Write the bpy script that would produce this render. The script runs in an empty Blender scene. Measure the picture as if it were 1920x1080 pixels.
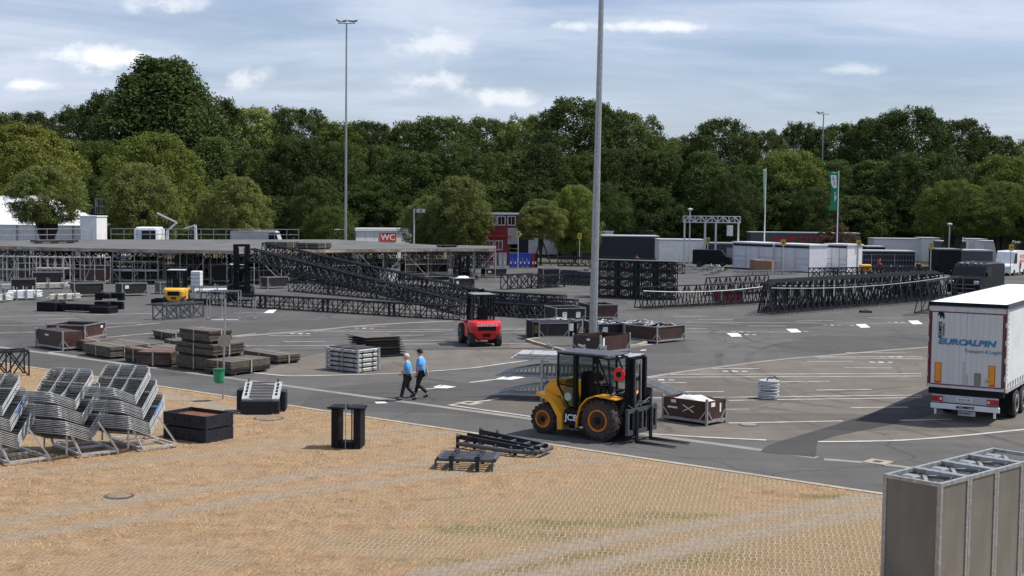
import bpy, math, random
import numpy as np
from mathutils import Vector, Matrix, noise as mnoise
R = math.radians
rnd = random.Random(7)
scene = bpy.context.scene
col = scene.collection
# ---------------------------------------------------------------- camera
FPX, PITCH, ROLL, CAMH = 2500.0, math.atan(155/2500.0), 0.012, 7.2
cam_d = bpy.data.cameras.new("camera"); cam = bpy.data.objects.new("camera", cam_d); col.objects.link(cam)
CM = Matrix.Rotation(R(90)-PITCH, 4, 'X') @ Matrix.Rotation(ROLL, 4, 'Z')
cam.matrix_world = Matrix.Translation((0, 0, CAMH)) @ CM
cam_d.sensor_width = 36; cam_d.lens = 36*FPX/1920; cam_d.clip_end = 8000; cam_d.clip_start = .5
scene.camera = cam
CR = CM.to_3x3()
def ray(px, py): return CR @ Vector(((px-960)/FPX, -(py-540)/FPX, -1))
def P(px, py, z=0.0):                    # world point of a photo pixel on the level z
    d = ray(px, py); t = (z-CAMH)/d.z
    return Vector((d.x*t, d.y*t, z))
def PD(px, py, D):                       # world point of a photo pixel at ground distance D
    d = ray(px, py); t = D/d.y
    return Vector((d.x*t, D, CAMH+d.z*t))
# ---------------------------------------------------------------- world and sun
SUN_EL, SUN_AZ = R(58), R(10)            # azimuth counted from +X towards +Y
scene.view_settings.view_transform = 'Standard'; scene.view_settings.look = 'None'
scene.view_settings.exposure = 0.36; scene.view_settings.gamma = 1
world = bpy.data.worlds.new("World"); scene.world = world; world.use_nodes = True
def build_world():
    nt = world.node_tree; N = nt.nodes; L = nt.links; N.clear()
    out = N.new('ShaderNodeOutputWorld'); bg = N.new('ShaderNodeBackground'); bg.inputs[1].default_value = 0.088
    sky = N.new('ShaderNodeTexSky'); sky.sky_type = 'NISHITA'; sky.sun_disc = False
    sky.sun_elevation = SUN_EL; sky.sun_rotation = R(90)-SUN_AZ; sky.altitude = 60; sky.dust_density = 1.2; sky.air_density = 1.1; sky.ozone_density = 1.5
    tc = N.new('ShaderNodeTexCoord')
    sep = N.new('ShaderNodeSeparateXYZ'); L.new(tc.outputs['Generated'], sep.inputs[0])
    def math_(op, a, b=None, clamp=False):
        m = N.new('ShaderNodeMath'); m.operation = op; m.use_clamp = clamp
        for i, v in enumerate((a, b)):
            if v is None: continue
            if isinstance(v, (int, float)): m.inputs[i].default_value = v
            else: L.new(v, m.inputs[i])
        return m.outputs[0]
    def mapr(v, a, b, c=0, d=1):
        m = N.new('ShaderNodeMapRange'); m.interpolation_type = 'SMOOTHSTEP'; L.new(v, m.inputs[0])
        for i, q in enumerate((a, b, c, d)): m.inputs[i+1].default_value = q
        return m.outputs[0]
    def noise_(sx, sz, scale, det, rough, off=0.0, dist=0.0):
        mp = N.new('ShaderNodeMapping'); mp.inputs['Scale'].default_value = (sx, sx, sz); mp.inputs['Location'].default_value = (off, off*.7, off*.3)
        mp.inputs['Rotation'].default_value = (0, R(3.0), 0)
        L.new(tc.outputs['Generated'], mp.inputs[0])
        n = N.new('ShaderNodeTexNoise'); n.inputs['Scale'].default_value = scale; n.inputs['Detail'].default_value = det
        n.inputs['Roughness'].default_value = rough; n.inputs['Distortion'].default_value = dist; L.new(mp.outputs[0], n.inputs[0]); return n.outputs[0]
    streak = mapr(noise_(2.2, 17, 1.5, 8, .58, 3.1, .5), .36, .70)
    soft = mapr(noise_(1.6, 7, 1.8, 5, .5, 9.7, .3), .30, .66)
    fine = noise_(7, 40, 2.0, 6, .6, 1.3, .4)
    veil = math_('MULTIPLY', math_('ADD', math_('MULTIPLY', streak, .70), math_('MULTIPLY', soft, .40)), mapr(fine, .1, .75, .7, 1.05), True)
    # the handful of white cumulus puffs: position, half width and half height on the sky
    edge = noise_(16, 26, 1.6, 9, .62, 5.5, .25)
    puff = None
    for px, py, hw, hh, gain in ((185, 108, 130, 30, 1), (60, 158, 62, 15, .85), (300, 5, 90, 22, .6), (800, 85, 120, 36, .55), (800, 150, 110, 26, .6), (930, 180, 80, 24, .65),
                                 (455, 145, 60, 26, .6), (1215, 50, 170, 12, .75), (1600, 130, 60, 14, .4)):
        d = ray(px, py).normalized(); u = d.x/d.y; v = d.z/d.y
        du = math_('DIVIDE', math_('SUBTRACT', math_('DIVIDE', sep.outputs[0], sep.outputs[1]), u), hw/FPX)
        dv = math_('DIVIDE', math_('SUBTRACT', math_('DIVIDE', sep.outputs[2], sep.outputs[1]), v), hh/FPX)
        r2 = math_('ADD', math_('MULTIPLY', du, du), math_('MULTIPLY', dv, dv))
        g = math_('SUBTRACT', 1.0, math_('POWER', r2, .5))
        g = math_('ADD', g, math_('MULTIPLY', math_('SUBTRACT', edge, .5), 3.4))
        g = math_('MULTIPLY', mapr(g, -.02, 1.0), min(1, gain*1.0))
        g = math_('MULTIPLY', g, mapr(r2, .9, 2.3, 1, 0))
        g = math_('MULTIPLY', g, mapr(sep.outputs[1], 0, .1))
        puff = g if puff is None else math_('MAXIMUM', puff, g)
    mx = N.new('ShaderNodeMix'); mx.data_type = 'RGBA'; L.new(veil, mx.inputs[0])
    hs = N.new('ShaderNodeHueSaturation'); hs.inputs['Saturation'].default_value = .95; hs.inputs['Value'].default_value = .86
    tn = N.new('ShaderNodeMix'); tn.data_type = 'RGBA'; tn.blend_type = 'MULTIPLY'; tn.inputs[0].default_value = 1; L.new(sky.outputs[0], tn.inputs[6]); tn.inputs[7].default_value = (.93, 1.0, 1.24, 1); L.new(tn.outputs[2], hs.inputs['Color'])
    L.new(hs.outputs[0], mx.inputs[6]); mx.inputs[7].default_value = (6.1, 6.8, 8.1, 1)
    mx2 = N.new('ShaderNodeMix'); mx2.data_type = 'RGBA'; L.new(puff, mx2.inputs[0]); L.new(mx.outputs[2], mx2.inputs[6]); mx2.inputs[7].default_value = (9.6, 9.8, 10.0, 1)
    L.new(mx2.outputs[2], bg.inputs[0]); L.new(bg.outputs[0], out.inputs[0])
build_world()
sun_d = bpy.data.lights.new("sun", 'SUN'); sun_d.energy = 4.2; sun_d.angle = R(.5); sun_d.color = (1, .955, .88)
sun = bpy.data.objects.new("sun", sun_d); col.objects.link(sun)
sdir = Vector((math.cos(SUN_EL)*math.cos(SUN_AZ), math.cos(SUN_EL)*math.sin(SUN_AZ), math.sin(SUN_EL)))
sun.rotation_euler = sdir.to_track_quat('Z', 'Y').to_euler(); sun.location = (30, 0, 60)

# ---------------------------------------------------------------- materials
MATS = {}
def mat(name, c, rough=.7, metal=0, var=.12, scale=6, c2=None, bump=0, bscale=40, spec=.5, thr=(.35, .65), coat=0, trans=0, coords='Object', stretch=None, objrand=0):
    if name in MATS: return MATS[name]
    m = bpy.data.materials.new(name); m.use_nodes = True; nt = m.node_tree; N = nt.nodes; L = nt.links
    b = N['Principled BSDF']; b.inputs['Roughness'].default_value = rough; b.inputs['Metallic'].default_value = metal
    b.inputs['Specular IOR Level'].default_value = spec; b.inputs['Coat Weight'].default_value = coat
    tc = N.new('ShaderNodeTexCoord'); mp = N.new('ShaderNodeMapping'); L.new(tc.outputs[coords], mp.inputs[0])
    if stretch: mp.inputs['Scale'].default_value = stretch
    n = N.new('ShaderNodeTexNoise'); n.inputs['Scale'].default_value = scale; n.inputs['Detail'].default_value = 7; n.inputs['Roughness'].default_value = .62
    L.new(mp.outputs[0], n.inputs[0])
    mr = N.new('ShaderNodeMapRange'); mr.inputs[1].default_value = thr[0]; mr.inputs[2].default_value = thr[1]; L.new(n.outputs[0], mr.inputs[0])
    mx = N.new('ShaderNodeMix'); mx.data_type = 'RGBA'; L.new(mr.outputs[0], mx.inputs[0])
    a = [v*(1-var) for v in c]; d = list(c2) if c2 else [min(1, v*(1+var)) for v in c]
    mx.inputs[6].default_value = (*a, 1); mx.inputs[7].default_value = (*d, 1)
    outc = mx.outputs[2]
    if objrand:
        oi = N.new('ShaderNodeObjectInfo'); hs = N.new('ShaderNodeHueSaturation')
        r1 = N.new('ShaderNodeMapRange'); r1.inputs[3].default_value = 1-objrand; r1.inputs[4].default_value = 1+objrand; L.new(oi.outputs['Random'], r1.inputs[0])
        L.new(r1.outputs[0], hs.inputs['Value']); L.new(outc, hs.inputs['Color']); outc = hs.outputs[0]
    L.new(outc, b.inputs['Base Color'])
    rr = N.new('ShaderNodeMapRange'); rr.inputs[3].default_value = max(.02, rough-.12); rr.inputs[4].default_value = min(1, rough+.12); L.new(n.outputs[0], rr.inputs[0]); L.new(rr.outputs[0], b.inputs['Roughness'])
    if bump:
        n2 = N.new('ShaderNodeTexNoise'); n2.inputs['Scale'].default_value = bscale; n2.inputs['Detail'].default_value = 5; L.new(mp.outputs[0], n2.inputs[0])
        bp = N.new('ShaderNodeBump'); bp.inputs['Strength'].default_value = bump; bp.inputs['Distance'].default_value = .05; L.new(n2.outputs[0], bp.inputs['Height']); L.new(bp.outputs[0], b.inputs['Normal'])
    MATS[name] = m; return m
def glass(name, tint=(.6, .66, .66), alpha=.3):
    if name in MATS: return MATS[name]
    m = bpy.data.materials.new(name); m.use_nodes = True; N = m.node_tree.nodes; L = m.node_tree.links
    b = N['Principled BSDF']; b.inputs['Base Color'].default_value = (.02, .025, .025, 1); b.inputs['Roughness'].default_value = .04
    t = N.new('ShaderNodeBsdfTransparent'); t.inputs[0].default_value = (*tint, 1)
    mx = N.new('ShaderNodeMixShader'); mx.inputs[0].default_value = alpha; L.new(t.outputs[0], mx.inputs[1]); L.new(b.outputs[0], mx.inputs[2])
    L.new(mx.outputs[0], N['Material Output'].inputs[0]); MATS[name] = m; return m
GALV = mat('galvanised steel', (.36, .37, .37), .45, .55, .22, 9)
GALVB = mat('bright galvanised steel', (.55, .56, .56), .4, .45, .18, 9)
SCAF = mat('weathered scaffold tube', (.42, .40, .36), .6, .3, .25, 5)
BLK = mat('black painted steel', (.008, .009, .012), .6, 0, .4, 8, spec=.18)
BLK2 = mat('dark blue grey steel', (.018, .022, .031), .5, 0, .3, 6, spec=.25)
DGREY = mat('dark grey steel', (.055, .06, .07), .45, 0, .3, 7)
PLY = mat('brown film faced plywood', (.052, .022, .017), .5, 0, .3, 3, objrand=.3)
PLYD = mat('dark film faced plywood', (.022, .016, .016), .5, 0, .3, 3)
PLYG = mat('grey green plywood', (.09, .085, .065), .6, 0, .3, 3)
BOARD = mat('weathered grey brown board', (.105, .085, .068), .8, 0, .3, 4, bump=.2)
BOARDR = mat('weathered red brown board', (.105, .062, .048), .8, 0, .3, 4, bump=.2)
BOARDG = mat('weathered grey green board', (.098, .087, .070), .8, 0, .3, 4, bump=.2)
DARKB = mat('dark board edge', (.03, .026, .022), .8, 0, .3, 5)
TIMB = mat('pale timber', (.42, .31, .19), .8, 0, .2, 8)
STRAP = mat('pale lashing strap', (.34, .32, .25), .7)
WHITE = mat('white painted metal', (.72, .73, .74), .4, 0, .05, 2)
OFFW = mat('off white cladding', (.78, .78, .77), .5, 0, .1, 1.5)
LGREY = mat('light grey metal', (.42, .43, .44), .5, 0, .1, 2)
MGREY = mat('mid grey metal', (.2, .205, .215), .5, 0, .15, 2)
YEL = mat('worn yellow paint', (.86, .39, .020), .45, 0, .12, 5, coat=.2, c2=(.62,.29,.03), thr=(.5,.8))
ORG = mat('orange rim paint', (.62, .19, .015), .45, 0, .2, 9)
RED = mat('red paint', (.60, .012, .018), .3, 0, .08, 4, coat=.4)
DRED = mat('dark red paint', (.22, .015, .02), .5, 0, .2, 3)
TYRE = mat('tyre rubber', (.028, .026, .026), .8, 0, .35, 8, bump=.3, bscale=30)
TYREB = mat('dusty tyre rubber', (.05, .040, .036), .85, 0, .4, 9, bump=.3, bscale=30)
GLS = glass('clear cab glass', (.80,.84,.83), .10); GLD = glass('dark window glass', (.25, .28, .3), .7)
BLUE = mat('blue paint', (.02, .05, .42), .4, 0, .15, 3)
GREEN = mat('green plastic', (.012, .23, .11), .4, 0, .12, 6)
CLOTH = mat('white cloth', (.62, .62, .6), .9, 0, .15, 8, bump=.4, bscale=12)
PAPER = mat('white paper sign', (.75, .75, .74), .8, 0, .04, 9)
ORNG = mat('orange board', (.52, .2, .03), .6, 0, .2, 4)
CONC = mat('pale concrete', (.33, .30, .26), .9, 0, .22, 2.5, bump=.15, coords='Object')
YSIGN = mat('yellow sign', (.50, .36, .05), .5, 0, .05)
BARK = mat('bark', (.05, .042, .034), .9, 0, .4, 2, bump=.6, bscale=4)

# ---------------------------------------------------------------- mesh building
class MB:
    def __init__(s): s.v = []; s.f = []; s.g = []
    def add(s, vs, fs):
        o = len(s.v); s.g.append(o); s.v += [tuple(v) for v in vs]; s.f += [tuple(i+o for i in f) for f in fs]; return s
    def box(s, x0, x1, y0, y1, z0, z1):
        return s.add([(x0,y0,z0),(x1,y0,z0),(x1,y1,z0),(x0,y1,z0),(x0,y0,z1),(x1,y0,z1),(x1,y1,z1),(x0,y1,z1)],
                     [(0,3,2,1),(4,5,6,7),(0,1,5,4),(1,2,6,5),(2,3,7,6),(3,0,4,7)])
    def cbox(s, c, d, rz=0, ry=0, rx=0):
        M = Matrix.Translation(c) @ Matrix.Rotation(rz, 4, 'Z') @ Matrix.Rotation(ry, 4, 'Y') @ Matrix.Rotation(rx, 4, 'X')
        vs = [M @ Vector((sx*d[0]/2, sy*d[1]/2, sz*d[2]/2)) for sz in (-1, 1) for sx, sy in ((-1,-1),(1,-1),(1,1),(-1,1))]
        return s.add(vs, [(0,3,2,1),(4,5,6,7),(0,1,5,4),(1,2,6,5),(2,3,7,6),(3,0,4,7)])
    def bbox(s, x0, x1, y0, y1, z0, z1, b=.03):     # box with chamfered upright and top edges
        def ring(z, i): return [(x0+b+i,y0+i,z),(x1-b-i,y0+i,z),(x1-i,y0+b+i,z),(x1-i,y1-b-i,z),(x1-b-i,y1-i,z),(x0+b+i,y1-i,z),(x0+i,y1-b-i,z),(x0+i,y0+b+i,z)]
        vs = ring(z0, 0)+ring(z1-b, 0)+ring(z1, b)
        fs = [tuple(range(7, -1, -1)), tuple(range(16, 24))]
        for k in (0, 8):
            for i in range(8): j = (i+1) % 8; fs.append((k+i, k+j, k+8+j, k+8+i))
        return s.add(vs, fs)
    def bar(s, p, q, w, h=None):
        h = h or w; p = Vector(p); q = Vector(q); d = q-p
        if d.length < 1e-6: return s
        d.normalize(); up = Vector((0,0,1)) if abs(d.z) < .95 else Vector((1,0,0))
        a = d.cross(up).normalized()*w/2; b = d.cross(a).normalized()*h/2
        return s.add([p-a-b,p+a-b,p+a+b,p-a+b,q-a-b,q+a-b,q+a+b,q-a+b], [(0,1,2,3),(7,6,5,4),(0,4,5,1),(1,5,6,2),(2,6,7,3),(3,7,4,0)])
    def tube(s, p, q, r, n=8, r2=None, cap=True):
        r2 = r if r2 is None else r2; p = Vector(p); q = Vector(q); d = (q-p).normalized()
        up = Vector((0,0,1)) if abs(d.z) < .95 else Vector((1,0,0)); a = d.cross(up).normalized(); b = d.cross(a)
        vs = [p+(a*math.cos(t)+b*math.sin(t))*r for t in [2*math.pi*i/n for i in range(n)]]+[q+(a*math.cos(t)+b*math.sin(t))*r2 for t in [2*math.pi*i/n for i in range(n)]]
        fs = [(i, (i+1) % n, n+(i+1) % n, n+i) for i in range(n)]
        if cap: fs += [tuple(range(n-1, -1, -1)), tuple(range(n, 2*n))]
        return s.add(vs, fs)
    def path(s, pts, r, n=6):
        for a, b in zip(pts[:-1], pts[1:]): s.tube(a, b, r, n)
        return s
    def lathe(s, prof, c=(0,0,0), axis='Z', n=20):
        vs = []; fs = []; c = Vector(c)
        for r, z in prof:
            for i in range(n):
                t = 2*math.pi*i/n; u, w = r*math.cos(t), r*math.sin(t)
                vs.append(c+Vector((u, w, z) if axis == 'Z' else ((u, z, w) if axis == 'Y' else (z, u, w))))
        m = len(prof)
        for k in range(m-1):
            for i in range(n): j = (i+1) % n; fs.append((k*n+i, k*n+j, (k+1)*n+j, (k+1)*n+i))
        fs.append(tuple(range(n-1, -1, -1))); fs.append(tuple(range((m-1)*n, m*n)))
        return s.add(vs, fs)
    def prism(s, poly, t0, t1, plane='XZ'):         # poly in a plane, thickness along the remaining axis
        f = {'XZ': lambda a, b, t: (a, t, b), 'XY': lambda a, b, t: (a, b, t), 'YZ': lambda a, b, t: (t, a, b)}[plane]
        n = len(poly); vs = [f(a, b, t0) for a, b in poly]+[f(a, b, t1) for a, b in poly]
        return s.add(vs, [tuple(range(n)), tuple(range(2*n-1, n-1, -1))]+[(i, n+i, n+(i+1) % n, (i+1) % n) for i in range(n)])
    def pieces(s):                                   # far-apart pieces become parts of their own
        k = len(s.g)
        if not 1 < k < 60: return None
        g = s.g+[len(s.v)]; V = np.array(s.v, float); lo = np.array([V[g[i]:g[i+1]].min(0) for i in range(k)]); hi = np.array([V[g[i]:g[i+1]].max(0) for i in range(k)])
        size = (hi-lo).max(1); gap = np.maximum(0, np.maximum(lo[:, None]-hi[None], lo[None]-hi[:, None])); near = np.sqrt((gap**2).sum(2)) <= np.maximum(.02, .48*np.maximum(size[:, None], size[None]))
        lab = list(range(k))
        for i in range(k):
            for j in range(i):
                if near[i, j] and lab[i] != lab[j]: a, b = lab[i], lab[j]; lab = [b if q == a else q for q in lab]
        u = sorted(set(lab)); return (u, lab, g) if 1 < len(u) < 13 else None
    def build(s, name, m, parent=None, smooth=False, loc=None):
        pc = s.pieces() if parent else None
        if pc:
            u, lab, g = pc; out = []
            for c in u:
                q = MB(); 
                for i, l in enumerate(lab):
                    if l == c: q.add(s.v[g[i]:g[i+1]], [tuple(x-g[i] for x in f) for f in s.f if g[i] <= f[0] < g[i+1]])
                q.g = [0]; out.append(q.build(name, m, parent, smooth, loc))
            return out[0]
        me = bpy.data.meshes.new(name); me.from_pydata(s.v, [], s.f); me.materials.append(m)
        if smooth: me.shade_smooth()
        o = bpy.data.objects.new(name, me); col.objects.link(o)
        if parent: o.parent = parent
        if loc: o.location = loc
        return o
def tag(o, label, cat, group=None):
    o['label'] = label; o['category'] = cat
    if group: o['group'] = group
    return o
def structure(o): o['kind'] = 'structure'; return o
def thing(name, label, cat, loc=(0,0,0), rz=0, group=None, ry=0):
    o = bpy.data.objects.new(name, None); col.objects.link(o); o.empty_display_size = .3
    o.location = loc; o.rotation_euler = (0, ry, rz); return tag(o, label, cat, group)
def copy_tree(o, parent=None):
    c = o.copy(); col.objects.link(c); c.parent = parent
    for ch in list(KIDS.get(o.name, [])) or list(o.children): copy_tree(ch, c)
    return c
KIDS = {}
def text_mesh(name, body, size, m, parent, loc, rot, extrude=.004, shear=0, align='CENTER', sx=1, offset=0):
    cu = bpy.data.curves.new(name, 'FONT'); cu.body = body; cu.size = size; cu.extrude = extrude; cu.shear = shear; cu.align_x = align; cu.align_y = 'CENTER'; cu.offset = offset
    t = bpy.data.objects.new(name, cu); me = bpy.data.meshes.new_from_object(t)
    bpy.data.objects.remove(t); me.materials.clear(); me.materials.append(m)
    o = bpy.data.objects.new(name, me); col.objects.link(o); o.parent = parent; o.location = loc; o.rotation_euler = rot; o.scale = (sx, 1, 1); return o
def corners(f, l, r, b=None, a=None, z=0):
    """front, left and right ground pixels of a rectangular footprint -> root location (front corner), rz, lengths along local +x (front->right), +y (front->left)"""
    F_ = P(*f, z); Lp = P(*l, z); Rp = P(*r, z); u = Rp-F_; v = Lp-F_
    if u.length >= v.length: ang = math.atan2(u.y, u.x)
    else: ang = math.atan2(v.y, v.x)-math.pi/2
    return F_, ang, (a or u.length), (b or v.length)
# ================================================================ the ground
def node_ground(name, ca, cb, s1, cc=None, rough=.92, bump=.25, fine=(60, .16), tracks=True):
    m = bpy.data.materials.new(name); m.use_nodes = True; N = m.node_tree.nodes; L = m.node_tree.links; b = N['Principled BSDF']
    b.inputs['Roughness'].default_value = rough; b.inputs['Specular IOR Level'].default_value = .25
    g = N.new('ShaderNodeNewGeometry')
    def nz(scale, det=6, rough=.6, st=(1,1,1), rot=0):
        mp = N.new('ShaderNodeMapping'); mp.inputs['Scale'].default_value = st; mp.inputs['Rotation'].default_value = (0,0,rot); L.new(g.outputs['Position'], mp.inputs[0])
        n = N.new('ShaderNodeTexNoise'); n.inputs['Scale'].default_value = scale; n.inputs['Detail'].default_value = det; n.inputs['Roughness'].default_value = rough; L.new(mp.outputs[0], n.inputs[0]); return n.outputs[0]
    def mr(v, a, b_, c=0, d=1):
        q = N.new('ShaderNodeMapRange'); L.new(v, q.inputs[0])
        for i, k in enumerate((a, b_, c, d)): q.inputs[i+1].default_value = k
        return q.outputs[0]
    def mix(f, a, b_):
        q = N.new('ShaderNodeMix'); q.data_type = 'RGBA'
        if isinstance(f, float): q.inputs[0].default_value = f
        else: L.new(f, q.inputs[0])
        for i, k in ((6, a), (7, b_)):
            if isinstance(k, tuple): q.inputs[i].default_value = (*k, 1)
            else: L.new(k, q.inputs[i])
        return q.outputs[2]
    c = mix(mr(nz(s1, 7, .65), .32, .68), ca, cb)
    if cc: c = mix(mr(nz(s1*.35, 4, .6), .5, .75), c, cc)
    if tracks:                                   # repair fields, hairline cracks, oil spots and sweeping tyre arcs
        vo = N.new('ShaderNodeTexVoronoi'); vo.inputs['Scale'].default_value = .11; vo.distance = 'CHEBYCHEV'; L.new(g.outputs['Position'], vo.inputs[0]); sp = N.new('ShaderNodeSeparateColor'); L.new(vo.outputs['Color'], sp.inputs[0])
        c = mix(mr(sp.outputs[0], .66, .68, 0, .6), c, tuple(x*.80 for x in ca))
        wv = N.new('ShaderNodeTexNoise'); wv.inputs['Scale'].default_value = .5; wv.inputs['Detail'].default_value = 5; L.new(g.outputs['Position'], wv.inputs[0]); wa = N.new('ShaderNodeVectorMath'); wa.operation = 'MULTIPLY_ADD'; wa.inputs[1].default_value = (1.6,1.6,0); L.new(wv.outputs['Color'], wa.inputs[0]); L.new(g.outputs['Position'], wa.inputs[2])
        ve = N.new('ShaderNodeTexVoronoi'); ve.feature = 'DISTANCE_TO_EDGE'; ve.inputs['Scale'].default_value = .16; L.new(wa.outputs[0], ve.inputs[0])
        c = mix(mr(ve.outputs['Distance'], .0, .012, .55, 0), c, tuple(x*.45 for x in ca))
        c = mix(mr(nz(.8, 3, .5), .66, .74, 0, .55), c, tuple(x*.55 for x in ca))
        for cx, cy, rr in ((8, 66, 14.5), (8.2, 66.3, 16.4), (-18, 92, 22), (-18, 92.4, 24), (30, 60, 19), (30.5, 60, 20.9), (2, 38, 12.2), (2, 38.2, 14), (22, 74, 9), (22, 74, 10.8)):
            vd = N.new('ShaderNodeVectorMath'); vd.operation = 'DISTANCE'; L.new(g.outputs['Position'], vd.inputs[0]); vd.inputs[1].default_value = (cx, cy, 0)
            ab = N.new('ShaderNodeMath'); ab.operation = 'SUBTRACT'; L.new(vd.outputs['Value'], ab.inputs[0]); ab.inputs[1].default_value = rr; a2 = N.new('ShaderNodeMath'); a2.operation = 'ABSOLUTE'; L.new(ab.outputs[0], a2.inputs[0])
            f_ = N.new('ShaderNodeMath'); f_.operation = 'MULTIPLY'; L.new(mr(a2.outputs[0], .08, .28, .75, 0), f_.inputs[0]); L.new(mr(nz(.25, 4, .6), .42, .6), f_.inputs[1]); c = mix(f_.outputs[0], c, tuple(x*.62 for x in ca))
    hs = N.new('ShaderNodeHueSaturation'); L.new(c, hs.inputs['Color'])
    v = mr(nz(fine[0], 4, .8), .25, .75, 1-fine[1], 1+fine[1])
    if tracks:                                   # wheel marks and sweeping stains along the lanes
        m1 = N.new('ShaderNodeMath'); m1.operation = 'MULTIPLY'; L.new(v, m1.inputs[0]); L.new(mr(nz(.9, 6, .7, (.12, 1.6, 1), R(12)), .35, .7, 1.10, .88), m1.inputs[1])
        m2 = N.new('ShaderNodeMath'); m2.operation = 'MULTIPLY'; L.new(m1.outputs[0], m2.inputs[0]); L.new(mr(nz(.7, 6, .7, (1.4, .10, 1), R(38)), .35, .7, 1.07, .91), m2.inputs[1]); v = m2.outputs[0]
    L.new(v, hs.inputs['Value']); L.new(hs.outputs[0], b.inputs['Base Color'])
    bp = N.new('ShaderNodeBump'); bp.inputs['Strength'].default_value = bump; bp.inputs['Distance'].default_value = .01; L.new(nz(fine[0], 4, .8), bp.inputs['Height']); L.new(bp.outputs[0], b.inputs['Normal'])
    return m
M_EARTH = node_ground('dry earth and scrub', (.06, .055, .03), (.10, .09, .05), .15, tracks=False)
M_ASPH = node_ground('weathered asphalt', (.076, .073, .070), (.102, .098, .093), .22, (.116, .109, .100))
M_ROAD = node_ground('dark asphalt road', (.076, .073, .071), (.096, .093, .089), .3)
M_BAY = node_ground('sandy worn asphalt', (.116, .102, .088), (.155, .136, .116), .35, (.096, .087, .079))
M_PATCH = node_ground('fresh dark asphalt', (.046, .044, .044), (.060, .058, .057), .8)
M_PAINT = node_ground('worn white road paint', (.30, .29, .28), (.56, .55, .52), 1.6, (.22, .21, .205), rough=.7, tracks=False)
M_PAINTB = node_ground('fresh white road paint', (.50, .50, .48), (.74, .74, .72), 2.5, rough=.7, tracks=False)
M_GUT = node_ground('concrete gutter', (.19, .175, .155), (.28, .255, .225), 1.2, (.16, .15, .14), tracks=False)
M_KERB = node_ground('concrete kerb', (.28, .245, .195), (.40, .355, .285), 1.2, (.24, .22, .18), tracks=False)
def sheet(name, pts, z, m):
    b = MB(); b.add([(p[0], p[1], z) for p in pts], [tuple(range(len(pts)))]); return structure(b.build(name, m))
# one sheet out to the horizon
sheet('ground', [(2600*math.cos(2*math.pi*i/64), 2600*math.sin(2*math.pi*i/64)) for i in range(64)], 0, M_EARTH)
sheet('car_park', [(-95, 20), (110, 20), (110, 168), (-95, 168)], .004, M_ASPH)
EA, EB = P(51, 688), P(1653, 927)                # the verge edge
EU = (EB-EA).normalized(); EN = Vector((EU.y, -EU.x, 0))
if EN.y > 0: EN = -EN                            # towards the camera
GA, GB = P(0, 651), P(1520, 857); GU = (GB-GA).normalized()
def ext(A, U, a, b, z): return [tuple((A+U*a).xy)+(z,), tuple((A+U*b).xy)+(z,)]
e0 = EA-EU*60; e1 = EB+EU*30; g0 = GA-GU*60; g1 = GB+GU*30
sheet('access_road', [e0.xy, e1.xy, g1.xy, g0.xy], .008, M_ROAD)
bay = [(1190,712),(1360,688),(1574,665),(1730,652),(2000,632),(2000,806),(1696,826),(1534,829),(1437,826),(1219,814),(1003,784),(841,761),(935,748),(1060,735)]
sheet('parking_bays', [P(*p).xy for p in bay], .008, M_BAY)
bay2 = [(480,701),(560,706),(754,701),(880,692),(1047,670),(1100,662),(990,645),(850,655),(640,655),(560,672)]
sheet('parking_bays', [P(*p).xy for p in bay2], .008, M_BAY)
patch = [(1425,848),(1436,838),(1458,829),(1490,820),(1560,799),(1640,773),(1728,745),(1800,724),(1830,740),(1735,783),(1640,803),(1565,818),(1532,829),(1530,850),(1528,858)]
sheet('asphalt_patch', [P(*p).xy for p in patch], .0145, M_PATCH)
def strip(b, pts, w, z):
    pts = [Vector((p[0], p[1], 0)) for p in pts]; L_ = []; R_ = []
    for i, p in enumerate(pts):
        d = (pts[min(i+1, len(pts)-1)]-pts[max(i-1, 0)]).normalized(); n = Vector((-d.y, d.x, 0))*w/2
        L_.append(p+n); R_.append(p-n)
    vs = [(*q.xy, z) for q in L_]+[(*q.xy, z) for q in R_]; n = len(pts)
    b.add(vs, [(i, n+i, n+i+1, i+1) for i in range(n-1)])
def dense(pts, k=5):                              # smooth curve through pixel points
    w = [P(*p) for p in pts]; out = []
    for i in range(len(w)-1):
        p0, p1, p2, p3 = w[max(i-1, 0)], w[i], w[i+1], w[min(i+2, len(w)-1)]
        for j in range(k):
            t = j/k; out.append(.5*((2*p1)+(p2-p0)*t+(2*p0-5*p1+4*p2-p3)*t*t+(3*p1-p0-3*p2+p3)*t**3))
    return out+[w[-1]]
b = MB(); strip(b, [g0, GB+GU*.2], .36, .012); strip(b, dense([(1545,862),(1600,866),(1660,872),(1760,884)]), .3, .012)
strip(b, dense([(1190,712),(1270,699),(1360,687),(1467,674),(1574,665),(1727,652),(1900,640)]), .35, .013)
strip(b, dense([(440,631.5),(580,620.5),(680,611),(760,606),(850,602)]), .5, .012)
structure(b.build('gutter', M_GUT))
b = MB(); strip(b, [(EA-EU*60+EN*.09).xy, (EB+EU*30+EN*.09).xy], .2, .045)
b.add([(*(EA-EU*60-EN*.01).xy, 0), (*(EB+EU*30-EN*.01).xy, 0), (*(EB+EU*30-EN*.01).xy, .045), (*(EA-EU*60-EN*.01).xy, .045)], [(0,1,2,3)])
structure(b.build('kerb', M_KERB))
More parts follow.
